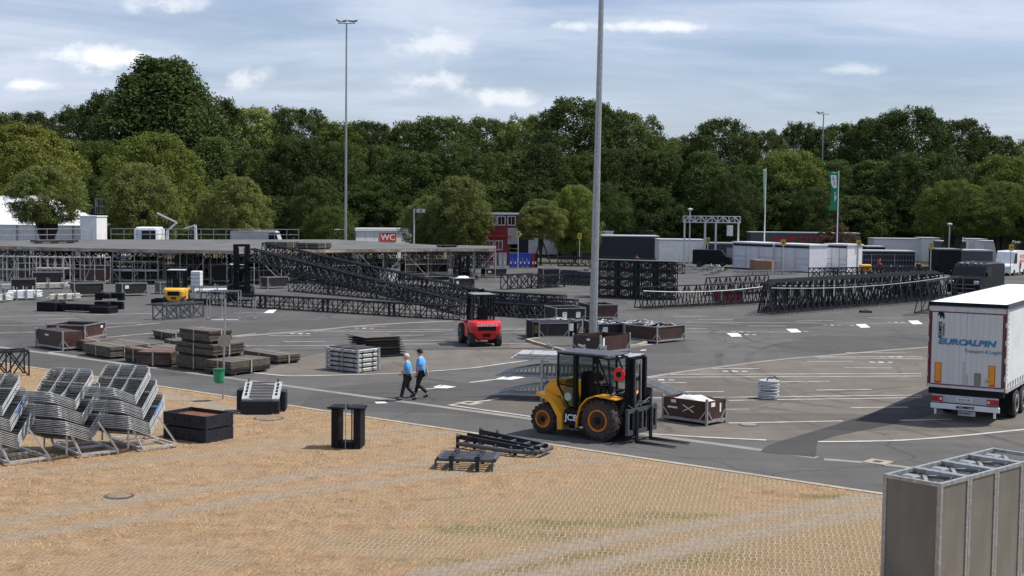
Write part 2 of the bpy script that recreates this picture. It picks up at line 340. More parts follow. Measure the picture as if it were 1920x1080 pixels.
lines = [  # pixel polylines
 [(0,594),(295,588)],[(72,599),(147,598)],[(0,611),(265,606)],[(0,625),(65,623)],[(200,615),(300,606)],[(200,633),(287,625),(345,619)],[(90,661),(118,659)],[(425,632),(480,626)],[(405,649),(480,648)],
 [(582,620),(852,618)],[(587,622.7),(850,621.6)],[(504,630),(582,630)],[(532,641),(612,640.5)],[(440,649.5),(660,648)],[(662,612.5),(724,612.5)],[(712,629.5),(795,629)],[(752,639),(832,638.5)],[(740,645.5),(852,645.5)],
 [(940,616),(985,616)],[(940,624),(985,624)],[(942,645),(1000,645)],[(940,618.6),(985,618.6)],
 [(1493,602.5),(1562,601.5)],[(1627,596),(1693,597)],[(1286,604.5),(1730,607)],[(1403,611.6),(1473,612)],[(1286,623),(1480,623)],[(1264,594),(1330,593)],[(1308,600),(1375,600)],[(1286,617),(1325,617)],
 [(1586,662),(1700,662)],[(1528,669),(1730,669)],[(1534,671.6),(1730,673)],[(1513,678),(1600,678)],[(1337,692),(1423,691.5)],[(1583,690),(1672,690.6)],[(1257,702.5),(1728,701)],[(1212,708),(1728,705.7)],[(1215,718),(1287,718)],
 [(1464,716),(1556,715.6)],[(1531,732),(1634,731)],[(1256,735.5),(1357,735)],[(1222,747),(1728,741.5)],[(1366,751.5),(1728,746)],[(1360,768),(1403,768)],[(1595,765),(1702,764)],[(1366,794),(1580,790)],[(1687,789),(1785,787)],
 [(841,760),(997,782)],[(841,760),(911,752),(935,748)],[(90,661),(145,669)],[(560,563),(700,563)],[(880,541),(1090,545)],[(440,587),(500,587)]]
b = MB()
for l in lines: strip(b, [P(*p) for p in l], .15, .017)
for l in ([(470,699),(520,704),(560,705.5),(650,703.5),(754,700),(880,691),(947,682),(1047,669),(1087,664),(1182,651),(1222,646)],
          [(1534,829),(1600,828.5),(1696,826),(1800,818),(1920,806),(2050,793)], [(1219,814),(1310,820),(1437,826)]): strip(b, dense(l), .17, .018)
for px, py in ((683,616),(563,626),(1240,713),(1390,622.8),(1400,628),(1498,622),(1378,697),(1652,680),(1670,669.8),(1610,611),(1560,610),(1680,605)):   # worn symbols between the bays
    for k in (-1, 0, 1):
        c = P(px, py); strip(b, [(c.x+k*.42-.13, c.y), (c.x+k*.42+.13, c.y)], .3 if k else .5, .0185)
strip(b, [P(769,733), P(815,729)], .16, .0175); strip(b, [P(880,718), P(945,710)], .2, .0175)
structure(b.build('road_markings', M_PAINT))
b = MB()
def quad(pts, z=.021): b.add([(*P(*p).xy, z) for p in pts], [(3,2,1,0)])
for cx, cy, w in ((1377,628.5,30),(1488,620.5,29),(1618,611.5,28),(1716,605,28)): quad([(cx-w/2,cy-3.2),(cx+w/2-9,cy-3.6),(cx+w/2,cy+3.2),(cx-w/2+10,cy+3.6)])
quad([(494,587.5),(504,581.5),(519,581),(512,587.5)]); quad([(1143,554.5),(1158,554),(1164,557),(1148,557.5)])
quad([(812,728.5),(830,723),(856,726),(838,729)]); quad([(812,726),(826,722.5),(832,724),(818,727)]); quad([(938,712),(966,706),(985,708.5),(958,713)]); quad([(930,711),(944,707),(950,708.5),(936,712.5)]); quad([(702,754.5),(722,754),(727,757),(706,757.5)])
quad([(1200,657),(1211,656),(1212,657.6),(1202,658.4)])
structure(b.build('road_arrows', M_PAINTB))
# square drain covers set in pale concrete
for px, py, w in ((1646,867.5,.55),(880,757,.6)):
    c = P(px, py); b = MB(); b.cbox((0,0,.006), (w*1.2,w*1.2,.03)); o = thing('drain_cover', 'square drain cover in pale concrete near the truck' if px > 1000 else 'worn drain cover at the corner of the white parking line', 'drain cover', (c.x, c.y, .012), R(-38))
    b.build('surround', M_KERB, o); b = MB(); b.cbox((0,0,.026), (w*.4,w*.4,.02)); b.build('lid', DGREY, o)
EARTHY = mat('dusty brown lid', (.20,.145,.09), .9, 0, .3, 6)
for px, py, r in ((1404,797,.34),(223,933,.36),(504,787,.5)):
    c = P(px, py); o = thing('manhole_cover', {1404:'round manhole cover with pale centre on the asphalt by the crate',223:'round manhole cover sunk in the dry grass',504:'large round manhole ring beside the road kerb'}[px], 'manhole cover', (c.x, c.y, .004 if px > 1000 else .032))
    b = MB(); b.lathe([(r,0),(r,.02),(r-.06,.024)], n=28); b.build('rim', DGREY, o)
    b = MB(); b.lathe([(r-.07,.01),(r-.07,.028),(.02,.028)], n=28); b.build('lid', M_GUT if px > 1000 else EARTHY, o)
# kerbed island round the near lamp mast
isl = [(985,640),(1000,645),(1058,661),(1075,663),(1110,661),(1200,650),(1214,645),(1205,638),(1150,630),(1080,626)]
ip = [P(*p) for p in isl]; b = MB(); b.prism([tuple(p.xy) for p in ip], .0, .13, 'XY'); structure(b.build('kerb_island', M_KERB))
ci = sum(ip, Vector())/len(ip); sheet('island_paving', [(ci+(p-ci)*.93).xy for p in ip], .136, M_ASPH)

# ---------------------------------------------------------------- verge of grass pavers and straw grass
TRK = [  # wheel tracks, photo pixels
 ([(-60,1003),(0,985),(240,942),(480,905),(700,880),(1000,858),(1180,845)], .42),
 ([(-60,1030),(0,1012),(240,978),(480,938),(700,908),(1000,875),(1100,868),(1200,860)], .42),
 ([(-20,900),(120,880),(330,860),(560,835),(800,815),(900,812)], .35), ([(640,822),(760,806),(860,800)], .3), ([(300,740),(420,765),(480,780)], .6),
 ([(800,1080),(960,1055),(1150,1012),(1320,985),(1500,957),(1600,940),(1660,930)], .55),
 ([(1000,1085),(1130,1062),(1330,1020),(1480,990),(1600,968),(1660,958)], .62)]
TW = []
for pts, w in TRK:
    q = dense(pts, 6); TW.append((np.array([[p.x, p.y] for p in q]), w))
def seg_dist(X, Y, pl):
    d = np.full(X.shape, 1e9)
    for a, b_ in zip(pl[:-1], pl[1:]):
        ab = b_-a; t = np.clip(((X-a[0])*ab[0]+(Y-a[1])*ab[1])/(ab@ab), 0, 1)
        d = np.minimum(d, np.hypot(X-(a[0]+t*ab[0]), Y-(a[1]+t*ab[1])))
    return d
_rs = np.random.RandomState(3); _lat = _rs.rand(512, 512)
def vnoise(x, y, s):
    x = np.asarray(x)*s+101.3; y = np.asarray(y)*s+57.9; xi = np.floor(x).astype(int); yi = np.floor(y).astype(int); fx = x-xi; fy = y-yi
    fx = fx*fx*(3-2*fx); fy = fy*fy*(3-2*fy); g = lambda i, j: _lat[i % 512, j % 512]
    return (g(xi,yi)*(1-fx)+g(xi+1,yi)*fx)*(1-fy)+(g(xi,yi+1)*(1-fx)+g(xi+1,yi+1)*fx)*fy
def fbm(x, y, s, o=4):
    a = 0; amp = 1; t = 0
    for k in range(o): a = a+amp*vnoise(x+k*13.7, y-k*7.3, s*2**k); t += amp; amp *= .55
    return a/t
def blobs(X, Y, pts):                              # soft elliptical regions at pixels (px,py,rx m,ry m)
    m = np.zeros(X.shape)
    for px, py, rx, ry in pts:
        c = P(px, py); m = np.maximum(m, np.clip(1.35-np.hypot((X-c.x)/rx, (Y-c.y)/ry), 0, 1))
    return m
def masks(X, Y):
    n1 = fbm(X, Y, .35); n2 = fbm(X+50, Y, 1.3); n3 = fbm(X, Y+90, 4.0)
    tr = np.zeros(X.shape)
    for pl, w in TW: tr = np.maximum(tr, np.clip((w*.9-seg_dist(X, Y, pl)+(n3-.5)*.5+(n2-.5)*.25)/.26, 0, 1))
    bare = blobs(X, Y, [(1360,905,4.2,2.2),(1240,925,3.2,2.0),(1120,960,3.0,1.4),(1460,1040,5.5,3.6),(1620,1060,4,3),(1250,1075,4,1.6),(980,1000,2.0,.9),(1420,880,3.0,1.6),(1060,1010,2.0,.8),(720,1020,2.0,1.0)])
    straw = blobs(X, Y, [(1480,930,2.0,1.4),(1560,925,1.6,1.2)])
    cov = np.clip(.50+(n1-.5)*1.5+(n2-.5)*1.5+(n3-.5)*1.3, 0, 1)
    cov = np.clip(cov+.32, 0, 1)*(1-.86*np.clip(bare+(n2-.5)*.7*(bare > .05), 0, 1))
    cov = np.maximum(cov, np.clip(straw+(n3-.5)*.6, 0, 1)*.95)
    cov = cov*(1-tr)
    green = np.clip(blobs(X, Y, [(885,996,1.1,.45),(1030,985,1.3,.5),(1110,985,1.6,.5),(1020,1065,2.4,.8),(1200,1050,2.6,.8),(1060,1010,1.6,.4),(1600,935,1.5,.3),(1260,970,1.5,.4)])*1.2+(n3-.55)*1.0, 0, 1)
    green = green*(blobs(X, Y, [(1100,1010,7,3.4),(900,1000,3,1.4),(1580,925,3,1)]) > .02)
    return cov, green, tr
def verge():
    nu, nv = 560, 300; u = np.linspace(-16, 62, nu); v = .19+np.linspace(0, 1, nv)**1.0*33
    U, V = np.meshgrid(u, v, indexing='ij'); X = EA.x+EU.x*U+EN.x*V; Y = EA.y+EU.y*U+EN.y*V
    cov, gr, tr = masks(X, Y)
    Z = .04+.02*(fbm(X, Y, .8)-.5)+.015*cov*(fbm(X, Y, 6)-.3)-.018*tr; Z[:, 0] = .03
    co = np.stack([X, Y, Z], -1).reshape(-1, 3); idx = np.arange(nu*nv).reshape(nu, nv)
    f = np.stack([idx[:-1,:-1], idx[:-1,1:], idx[1:,1:], idx[1:,:-1]], -1).reshape(-1, 4)
    me = bpy.data.meshes.new('grass_verge'); me.vertices.add(len(co)); me.vertices.foreach_set('co', co.ravel())
    me.loops.add(f.size); me.loops.foreach_set('vertex_index', f.ravel().astype(np.int32)); me.polygons.add(len(f)); me.polygons.foreach_set('loop_start', np.arange(0, f.size, 4, dtype=np.int32)); me.update(calc_edges=True)
    me.shade_smooth()
    if me.polygons[0].normal.z < 0: me.flip_normals()
    for nm, a in (('cover', cov), ('green', gr), ('track', tr)):
        at = me.attributes.new(nm, 'FLOAT', 'POINT'); at.data.foreach_set('value', a.ravel().astype(np.float32))
    m = bpy.data.materials.new('grass pavers with straw'); m.use_nodes = True; N = m.node_tree.nodes; L = m.node_tree.links; bs = N['Principled BSDF']; bs.inputs['Roughness'].default_value = .95; bs.inputs['Specular IOR Level'].default_value = .15
    g = N.new('ShaderNodeNewGeometry')
    def at(n): a = N.new('ShaderNodeAttribute'); a.attribute_name = n; return a.outputs['Fac']
    def nz(scale, det=5, ro=.65, st=(1,1,1), rz=0):
        mp = N.new('ShaderNodeMapping'); mp.inputs['Scale'].default_value = st; mp.inputs['Rotation'].default_value = (0,0,rz); L.new(g.outputs['Position'], mp.inputs[0]); n = N.new('ShaderNodeTexNoise'); n.inputs['Scale'].default_value = scale; n.inputs['Detail'].default_value = det; n.inputs['Roughness'].default_value = ro; L.new(mp.outputs[0], n.inputs[0]); return n.outputs[0]
    def mr(v, a, b_, c=0, d=1):
        q = N.new('ShaderNodeMapRange'); L.new(v, q.inputs[0])
        for i, k in enumerate((a, b_, c, d)): q.inputs[i+1].default_value = k
        return q.outputs[0]
    def mix(f, a, b_):
        q = N.new('ShaderNodeMix'); q.data_type = 'RGBA'; L.new(f, q.inputs[0])
        for i, k in ((6, a), (7, b_)):
            if isinstance(k, tuple): q.inputs[i].default_value = (*k, 1)
            else: L.new(k, q.inputs[i])
        return q.outputs[2]
    def mul(a, b_, op='MULTIPLY'):
        q = N.new('ShaderNodeMath'); q.operation = op; q.use_clamp = op != 'SUBTRACT'
        for i, k in enumerate((a, b_)):
            if isinstance(k, (int, float)): q.inputs[i].default_value = k
            else: L.new(k, q.inputs[i])
        return q.outputs[0]
    mp = N.new('ShaderNodeMapping'); mp.inputs['Rotation'].default_value = (0, 0, R(11)); L.new(g.outputs['Position'], mp.inputs[0])
    wob = N.new('ShaderNodeTexNoise'); wob.inputs['Scale'].default_value = 1.2; L.new(g.outputs['Position'], wob.inputs[0])
    va = N.new('ShaderNodeVectorMath'); va.operation = 'MULTIPLY_ADD'; va.inputs[1].default_value = (.06,.06,0); L.new(wob.outputs['Color'], va.inputs[0]); L.new(mp.outputs[0], va.inputs[2])
    br = N.new('ShaderNodeTexBrick'); br.inputs['Scale'].default_value = 1; br.inputs['Brick Width'].default_value = .125; br.inputs['Row Height'].default_value = .25; br.inputs['Mortar Size'].default_value = .024; br.inputs['Mortar Smooth'].default_value = .5; br.offset = .22
    L.new(va.outputs[0], br.inputs[0])
    conc = mix(mr(nz(3), .3, .7), (.27, .215, .150), (.44, .355, .25))
    hole = mix(mr(nz(9), .3, .7), (.14, .098, .058), (.33, .225, .125))
    hole = mix(mul(at('green'), mr(nz(20), .3, .6)), hole, (.075, .095, .03))
    pav = mix(br.outputs['Fac'], hole, conc); pav = mix(mul(mr(nz(2.3, 7, .75), .36, .62), .85), pav, mix(mr(nz(22, 6, .75), .3, .7), (.16, .11, .065), (.40, .29, .165)))
    straw = mix(mr(nz(13, 8, .8, (1, 1.7, 1)), .3, .7), (.145, .088, .050), (.62, .425, .245))
    straw = mix(mr(nz(2.2), .35, .7), straw, mix(mr(nz(15, 8, .8, (1, 1.7, 1)), .3, .7), (.13, .080, .047), (.49, .325, .19)))
    straw = mix(mul(mr(nz(1.6, 8, .78), .42, .66), .7), straw, (.17, .115, .068)); straw = mix(mul(mr(nz(.5, 6, .7), .5, .7), .45), straw, (.30, .25, .185)); straw = mix(mul(at('green'), .8), straw, (.12, .13, .045))
    cf = mul(mr(mul(mul(at('cover'), 1.1), mul(mr(nz(24, 6, .8), .2, .8, -.25, .3), mul(br.outputs['Fac'], .22), 'SUBTRACT'), 'ADD'), .22, .72), 1)
    c = mix(cf, pav, straw)
    track = mix(mr(nz(5, 6, .7), .3, .7), (.21, .165, .122), (.35, .285, .212))
    c = mix(at('track'), c, track)
    L.new(c, bs.inputs['Base Color'])
    bp = N.new('ShaderNodeBump'); bp.inputs['Strength'].default_value = .9; bp.inputs['Distance'].default_value = .035
    L.new(mul(mul(br.outputs['Fac'], .5), nz(28, 5, .75), 'ADD'), bp.inputs['Height']); L.new(bp.outputs[0], bs.inputs['Normal'])
    me.materials.append(m); o = bpy.data.objects.new('grass_verge', me); col.objects.link(o); structure(o)
verge()
def grass():
    rs = np.random.RandomState(11); n = 330000
    U = rs.uniform(-14, 46, n); V = rs.uniform(.1, 30, n); X = EA.x+EU.x*U+EN.x*V; Y = EA.y+EU.y*U+EN.y*V
    vis = (Y > 23) & (np.abs(X) < Y*.40); X = X[vis]; Y = Y[vis]
    cov, gr, tr = masks(X, Y); k = (rs.rand(len(X)) < np.clip((cov-.42)*2.1, 0, 1)**1.3*np.clip((fbm(X+7, Y+3, 2.6, 4)-.38)*4.5, .12, 1)) | ((rs.rand(len(X)) < gr*.5) & (tr < .5))
    X = X[k]; Y = Y[k]; gr = gr[k]; n = len(X)
    h = rs.uniform(.02, .085, n); a = rs.uniform(0, 2*np.pi, n); ln = rs.uniform(.02, .12, n); w = rs.uniform(.004, .009, n)
    b0 = np.stack([X-np.sin(a)*w, Y+np.cos(a)*w, np.full(n, .03)], -1); b1 = np.stack([X+np.sin(a)*w, Y-np.cos(a)*w, np.full(n, .03)], -1)
    tp = np.stack([X+np.cos(a)*ln, Y+np.sin(a)*ln, .04+h], -1)
    co = np.stack([b0, b1, tp], 1).reshape(-1, 3)
    me = bpy.data.meshes.new('dry_grass'); me.vertices.add(3*n); me.vertices.foreach_set('co', co.ravel()); me.loops.add(3*n); me.loops.foreach_set('vertex_index', np.arange(3*n, dtype=np.int32)); me.polygons.add(n); me.polygons.foreach_set('loop_start', np.arange(0, 3*n, 3, dtype=np.int32)); me.update(calc_edges=True)
    at = me.attributes.new('tone', 'FLOAT', 'POINT'); at.data.foreach_set('value', np.repeat(rs.rand(n), 3).astype(np.float32)); at = me.attributes.new('green', 'FLOAT', 'POINT'); at.data.foreach_set('value', np.repeat((rs.rand(n) < gr*1.1).astype(np.float32), 3))
    m = bpy.data.materials.new('straw blades'); m.use_nodes = True; N = m.node_tree.nodes; L = m.node_tree.links; bs = N['Principled BSDF']; bs.inputs['Roughness'].default_value = .8; bs.inputs['Specular IOR Level'].default_value = .2
    t = N.new('ShaderNodeAttribute'); t.attribute_name = 'tone'; cr = N.new('ShaderNodeValToRGB'); L.new(t.outputs['Fac'], cr.inputs[0]); e = cr.color_ramp.elements
    e[0].color = (.19, .125, .065, 1); e[1].color = (.68, .48, .28, 1); e2 = e.new(.5); e2.color = (.48, .325, .175, 1)
    gq = N.new('ShaderNodeAttribute'); gq.attribute_name = 'green'; mx = N.new('ShaderNodeMix'); mx.data_type = 'RGBA'; L.new(gq.outputs['Fac'], mx.inputs[0]); L.new(cr.outputs[0], mx.inputs[6]); mx.inputs[7].default_value = (.13, .16, .045, 1); L.new(mx.outputs[2], bs.inputs['Base Color'])
    me.materials.append(m); o = bpy.data.objects.new('dry_grass', me); col.objects.link(o); o['kind'] = 'stuff'; o['label'] = 'short straw coloured dry grass on the verge'
grass()
# ================================================================ trees
def leafmat(name, c, c2):
    m = bpy.data.materials.new(name); m.use_nodes = True; N = m.node_tree.nodes; L = m.node_tree.links; b = N['Principled BSDF']; b.inputs['Roughness'].default_value = .75; b.inputs['Specular IOR Level'].default_value = .15
    t = N.new('ShaderNodeAttribute'); t.attribute_name = 'tone'; mx = N.new('ShaderNodeMix'); mx.data_type = 'RGBA'; L.new(t.outputs['Fac'], mx.inputs[0]); mx.inputs[6].default_value = (*c, 1); mx.inputs[7].default_value = (*c2, 1)
    oi = N.new('ShaderNodeObjectInfo'); hs = N.new('ShaderNodeHueSaturation'); L.new(mx.outputs[2], hs.inputs['Color'])
    a = N.new('ShaderNodeMapRange'); a.inputs[3].default_value = .72; a.inputs[4].default_value = 1.3; L.new(oi.outputs['Random'], a.inputs[0]); L.new(a.outputs[0], hs.inputs['Value'])
    w = N.new('ShaderNodeMath'); w.operation = 'FRACT'; w2 = N.new('ShaderNodeMath'); w2.operation = 'MULTIPLY'; w2.inputs[1].default_value = 7.13; L.new(oi.outputs['Random'], w2.inputs[0]); L.new(w2.outputs[0], w.inputs[0])
    h = N.new('ShaderNodeMapRange'); h.inputs[3].default_value = .486; h.inputs[4].default_value = .512; L.new(w.outputs[0], h.inputs[0]); L.new(h.outputs[0], hs.inputs['Hue'])
    L.new(hs.outputs[0], b.inputs['Base Color'])
    tr = N.new('ShaderNodeBsdfTranslucent'); L.new(hs.outputs[0], tr.inputs[0]); ms = N.new('ShaderNodeMixShader'); ms.inputs[0].default_value = .3; L.new(b.outputs[0], ms.inputs[1]); L.new(tr.outputs[0], ms.inputs[2]); L.new(ms.outputs[0], N['Material Output'].inputs[0]); return m
LEAF = {'dark': leafmat('dark green leaves', (.036, .056, .016), (.096, .132, .036)), 'light': leafmat('yellow green leaves', (.115, .140, .028), (.26, .29, .062)),
        'mid': leafmat('mid green leaves', (.058, .084, .018), (.145, .180, .040)), 'grey': leafmat('grey green leaves', (.10, .128, .034), (.235, .265, .078)), 'rust': leafmat('rusty shrub leaves', (.08, .05, .025), (.14, .085, .04))}
def crown_mesh(name, seed, nclump, nleaf, leaf, kind, shape='round', clr=.17):
    rs = np.random.RandomState(seed); C = []; Rr = []
    while len(C) < nclump:                          # clump centres in a unit crown: radius 1, height 0..1
        z = rs.uniform(.03, .97); t = rs.uniform(0, 2*np.pi)
        if shape == 'round': prof = (np.sin(np.pi*min(1, max(0, (z+.12)/1.14))))**.55
        elif shape == 'cone': prof = max(.05, (1.06-z))**.75*1.12
        elif shape == 'tall': prof = (np.sin(np.pi*min(1, (z+.2)/1.22)))**.5*.95
        else: prof = (np.sin(np.pi*(z*.86+.12)))**.5
        lobes = 1.06+.11*np.sin(3*t+seed)+.10*np.sin(5*t+2*seed+z*6)
        r = prof*lobes*(1-clr*.7)*(rs.uniform(.08, 1)**.42)
        C.append((r*np.cos(t), r*np.sin(t), z*(1-clr*.3))); Rr.append(clr*rs.uniform(.6, 1.25)*(.75 if z > .8 else 1))
    C = np.array(C); Rr = np.array(Rr); vs = []; tone = []
    asp = 2.3                                       # nominal height over radius, keeps leaves from stretching
    for c, r in zip(C, Rr):
        d = rs.normal(size=(nleaf, 3)); d /= np.linalg.norm(d, axis=1)[:, None]; d[:, 2] = np.where(d[:, 2] < -.35, -d[:, 2], d[:, 2])
        rad = r*(.55+.55*rs.rand(nleaf)**.5); wob = 1+.25*np.sin(d[:, 0]*7+c[0]*9)*np.sin(d[:, 1]*6+c[2]*11); p = c+d*np.stack([rad*wob]*3, 1)*np.array([1, 1, 1.25/asp])
        nrm = d+rs.normal(size=(nleaf, 3))*.55; nrm /= np.linalg.norm(nrm, axis=1)[:, None]
        a = np.cross(nrm, rs.normal(size=(nleaf, 3))); a /= np.linalg.norm(a, axis=1)[:, None]; b_ = np.cross(nrm, a)
        s = (leaf*rs.uniform(.5, 1.25, nleaf))[:, None]; S = np.array([1, 1, 1/asp])
        vs.append(np.stack([p-a*s*S, p-b_*s*.6*S, p+a*s*S, p+b_*s*.6*S], 1)); tone.append(np.clip(rs.rand(nleaf)*.5+rs.rand()*.55-.03, 0, 1))
    co = np.concatenate(vs).reshape(-1, 3); n = len(co)//4
    me = bpy.data.meshes.new(name); me.vertices.add(4*n); me.vertices.foreach_set('co', co.ravel()); me.loops.add(4*n); me.loops.foreach_set('vertex_index', np.arange(4*n, dtype=np.int32)); me.polygons.add(n); me.polygons.foreach_set('loop_start', np.arange(0, 4*n, 4, dtype=np.int32)); me.update(calc_edges=True)
    at = me.attributes.new('tone', 'FLOAT', 'POINT'); at.data.foreach_set('value', np.repeat(np.concatenate(tone), 4).astype(np.float32)); me.materials.append(LEAF[kind]); return me
CROWNS = {}
def crown(kind, shape, var):
    k = (kind, shape, var)
    if k not in CROWNS: CROWNS[k] = crown_mesh('crown', 17+var*5+len(kind)+3*len(shape), (560 if shape != 'cone' else 900) if shape != 'small' else 60, 110, (.0195 if kind in ('dark','mid') else .022) if shape != 'small' else .045, kind, shape, .135 if shape != 'small' else .22)
    return CROWNS[k]
def trunk_mesh(seed):
    r = random.Random(seed); b = MB(); p = Vector((0,0,0)); rad = 1.0
    pts = [(0, 0, 0)]+[(r.uniform(-.25, .25)*i, r.uniform(-.25, .25)*i, i*.2) for i in range(1, 5)]
    for i in range(4): b.tube(pts[i], pts[i+1], rad*(1-.15*i), 8, rad*(1-.15*(i+1)), cap=False)
    for k in range(6):
        a = k*1.05+r.random(); q = Vector(pts[2+k % 2]); e = q+Vector((math.cos(a)*r.uniform(3, 6), math.sin(a)*r.uniform(3, 6), r.uniform(.12, .24))); b.tube(q, e, .4, 6, .12, cap=False)
    me = bpy.data.meshes.new('trunk'); me.from_pydata(b.v, [], b.f); me.materials.append(BARK); return me
TR = [trunk_mesh(i) for i in range(4)]
NT = [0]
def tree(px, top, hw, D, kind, label, shape='round', base=.13, name=None, group='trees behind the event ground', depth=None, tr=None):
    i = NT[0]; NT[0] += 1
    t = PD(px, top, D); H = t.z; c0 = H*base; rx = hw*D/FPX
    o = thing(name or 'broadleaf_tree', label, 'tree', (t.x, D, 0), 0, group)
    c = bpy.data.objects.new('crown', crown(kind, shape, i % 3)); col.objects.link(c); c.parent = o; c.location = (0, 0, c0); c.scale = (rx*1.12, depth or rx*1.12, (H-c0)*1.0); c.rotation_euler = (0, 0, (i*2.4) % 6.28)
    if depth: c.rotation_euler = (0, 0, 0)
    k = bpy.data.objects.new('trunk', TR[i % 4]); col.objects.link(k); k.parent = o; w = tr or max(.12, H*.017); k.scale = (w, w, H*.62); k.rotation_euler = (0, 0, i*1.3)
    return o
# back row (far) : px, top y, half width px, D, kind, shape, label
BACK = [(-30,205,75,225,'dark','round','tree cut off by the left edge of the treeline'),(60,203,62,232,'dark','round','dark small crown at far left skyline, left of the notch before the tall cone'),
 (145,196,58,228,'dark','round','dark bumpy crown on the skyline just left of the tallest tree'),(215,165,72,222,'dark','tall','shoulder crown leaning against the left of the tallest tree'),(306,102,162,215,'dark','cone','tallest tree of all, broad dark cone rising over the left treeline'),
 (405,180,66,225,'dark','round','dark crown at the right foot of the tallest tree'),(470,196,66,228,'grey','round','grey green crown between tallest tree and the twin rounded crowns'),(560,196,72,230,'dark','round','rounded dark crown on skyline left of the slim far lamp mast'),
 (635,226,70,228,'mid','round','low crown right behind the far lamp mast'),(690,222,60,232,'dark','round','dark crown just right of the far lamp mast'),(765,224,55,230,'mid','round','green skyline crown above the toilet container'),(828,214,78,220,'dark','round','wide flat topped crown above the round young plane'),
 (915,216,58,226,'dark','round','dark crown left of the red cabin tower on skyline'),(985,212,58,224,'mid','round','skyline crown above the red cabin tower'),(1085,180,112,212,'dark','round','big dark dome crown behind the near lamp mast'),(1170,205,85,216,'dark','round','dark right shoulder of the dome behind the near lamp mast'),
 (1235,255,66,222,'mid','round','lower crown in the dip right of the big dome'),(1300,252,55,224,'dark','round','crown above the left leg of the truss gate'),(1352,219,66,216,'dark','round','high ragged crown above the right leg of the truss gate'),(1435,238,52,220,'dark','round','ragged dark crown over the pale flagpole'),
 (1500,226,48,226,'dark','round','narrow dark crown left of the far right lamp mast'),(1572,228,62,224,'dark','round','dark crown behind the far right lamp mast'),(1640,215,60,218,'dark','round','dark crown left of the highest right hand tree'),(1708,198,84,210,'dark','round','highest broad oak of the right hand treeline'),(1800,218,62,216,'dark','round','oak crown right of the highest right hand tree'),
 (1868,248,58,220,'dark','round','lower dark crown near the right edge skyline'),(1945,258,62,222,'mid','round','crown cut off by the right edge of the skyline')]
for px, top, hw, D, kd, sh, lb in BACK: tree(px, top, hw*1.22 if hw < 100 else hw, D+22, kd, lb, sh)
MIDR = [(20,262,85,205,'dark','tree filling behind the far left plane'),(110,255,80,207,'dark','tree above the white tent roof'),(190,250,80,203,'dark','tree between the two tall pale planes'),(400,262,85,203,'dark','tree below the right flank of the tallest tree'),
 (480,270,75,204,'mid','middle height tree above the young plane left of centre'),(556,238,70,200,'dark','tall dark narrow tree left of the far lamp mast foot'),(640,268,66,202,'grey','grey green tree behind the far lamp mast foot'),(712,262,66,204,'dark','tree above the toilet container roof'),
 (775,262,85,200,'mid','broad mid green tree right above toilet container'),(860,268,85,203,'dark','tree filling above the young plane near the red tower'),(945,270,80,200,'mid','green tree behind the red cabin tower'),(1020,278,85,198,'mid','lit green tree between red tower and near lamp mast'),(1090,285,60,202,'dark','tree behind the near lamp mast shaft'),
 (1165,262,82,200,'dark','dark hanging tree right of the near lamp mast'),(1240,290,75,200,'mid','green tree left of the truss gate'),(1320,278,80,198,'mid','broad green tree above the truss gate'),(1400,290,80,200,'mid','broad green tree left of the pale flagpole'),(1480,285,80,200,'dark','tree between the two flagpoles'),
 (1560,290,75,202,'dark','tree behind the green flag'),(1640,280,85,200,'dark','large dark tree right of the green flag'),(1720,285,90,197,'dark','large dark tree above the black trailer'),(1800,300,80,200,'dark','tree above the white van'),(1880,300,75,200,'dark','tree near the right edge'),(1950,305,70,200,'mid','tree cut off at the right edge, middle height')]
for i_, (px, top, hw, D, kd, lb) in enumerate(MIDR): tree(px, top+(i_*37 % 11)*3-12, hw*(.86+(i_*53 % 7)*.05), D+16, ('dark','dark','mid','dark','dark')[i_ % 5], lb, ('round','tall','round','cone')[i_ % 4], .06)
LOWR = [(-20,330,80,190),(150,340,70,188),(235,345,70,188),(375,350,70,186),(500,345,70,188),(590,350,66,188),(700,345,70,190),(780,350,60,188),(930,355,60,190),(1000,360,60,188),(1130,350,75,188),(1215,350,70,188),(1290,352,70,190),(1370,350,70,188),(1450,355,70,190),(1530,352,70,190),(1610,356,70,190),(1690,356,75,188)]
spots = ['by the white tent','behind the lift basket','beside the lift basket','behind the middle young plane','above the grey trailer','behind the yellow green bushes','behind the toilet container','right of the toilet container','left of the red tower','right of the red tower','behind the black containers','right of the near mast behind containers','left behind the truss gate','right behind the truss gate','behind the pale flagpole','left of the green flag','right of the green flag','above the dark stage truck']
for i_, ((px, top, hw, D), s) in enumerate(zip(LOWR, spots)): tree(px, top+((i_*29) % 13-7)*4, hw*(.72+(i_*17 % 5)*.12), D+16+(i_*7 % 5)*2, 'dark', 'low dark understorey tree '+s, 'round', .03)
FRONT = [(45,228,100,196,'light','round','tall pale yellow green plane at the left edge'),(290,246,88,184,'light','round','tall pale yellow green plane left of centre'),(85,308,68,160,'grey','round','small plane in front of the white tent'),(265,302,66,168,'grey','round','round grey green plane behind the white truck'),
 (440,326,64,165,'grey','round','low round plane behind the grey trailer'),(862,328,56,165,'grey','round','small bright plane beside the red tower'),(810,365,50,168,'grey','round','low bushy plane right of the toilet container'),(1080,345,46,168,'light','round','small pale plane left of the near lamp mast'),(620,385,45,172,'mid','round','low bush like tree at the far mast foot'),
 (1015,372,44,162,'grey','round','staked young tree between red tower and black container'),(1790,335,62,165,'mid','round','yellow green plane above the white van'),(1880,338,62,165,'mid','round','yellow green plane at the right edge'),(1960,345,50,165,'mid','round','yellow green plane cut off by the right edge')]
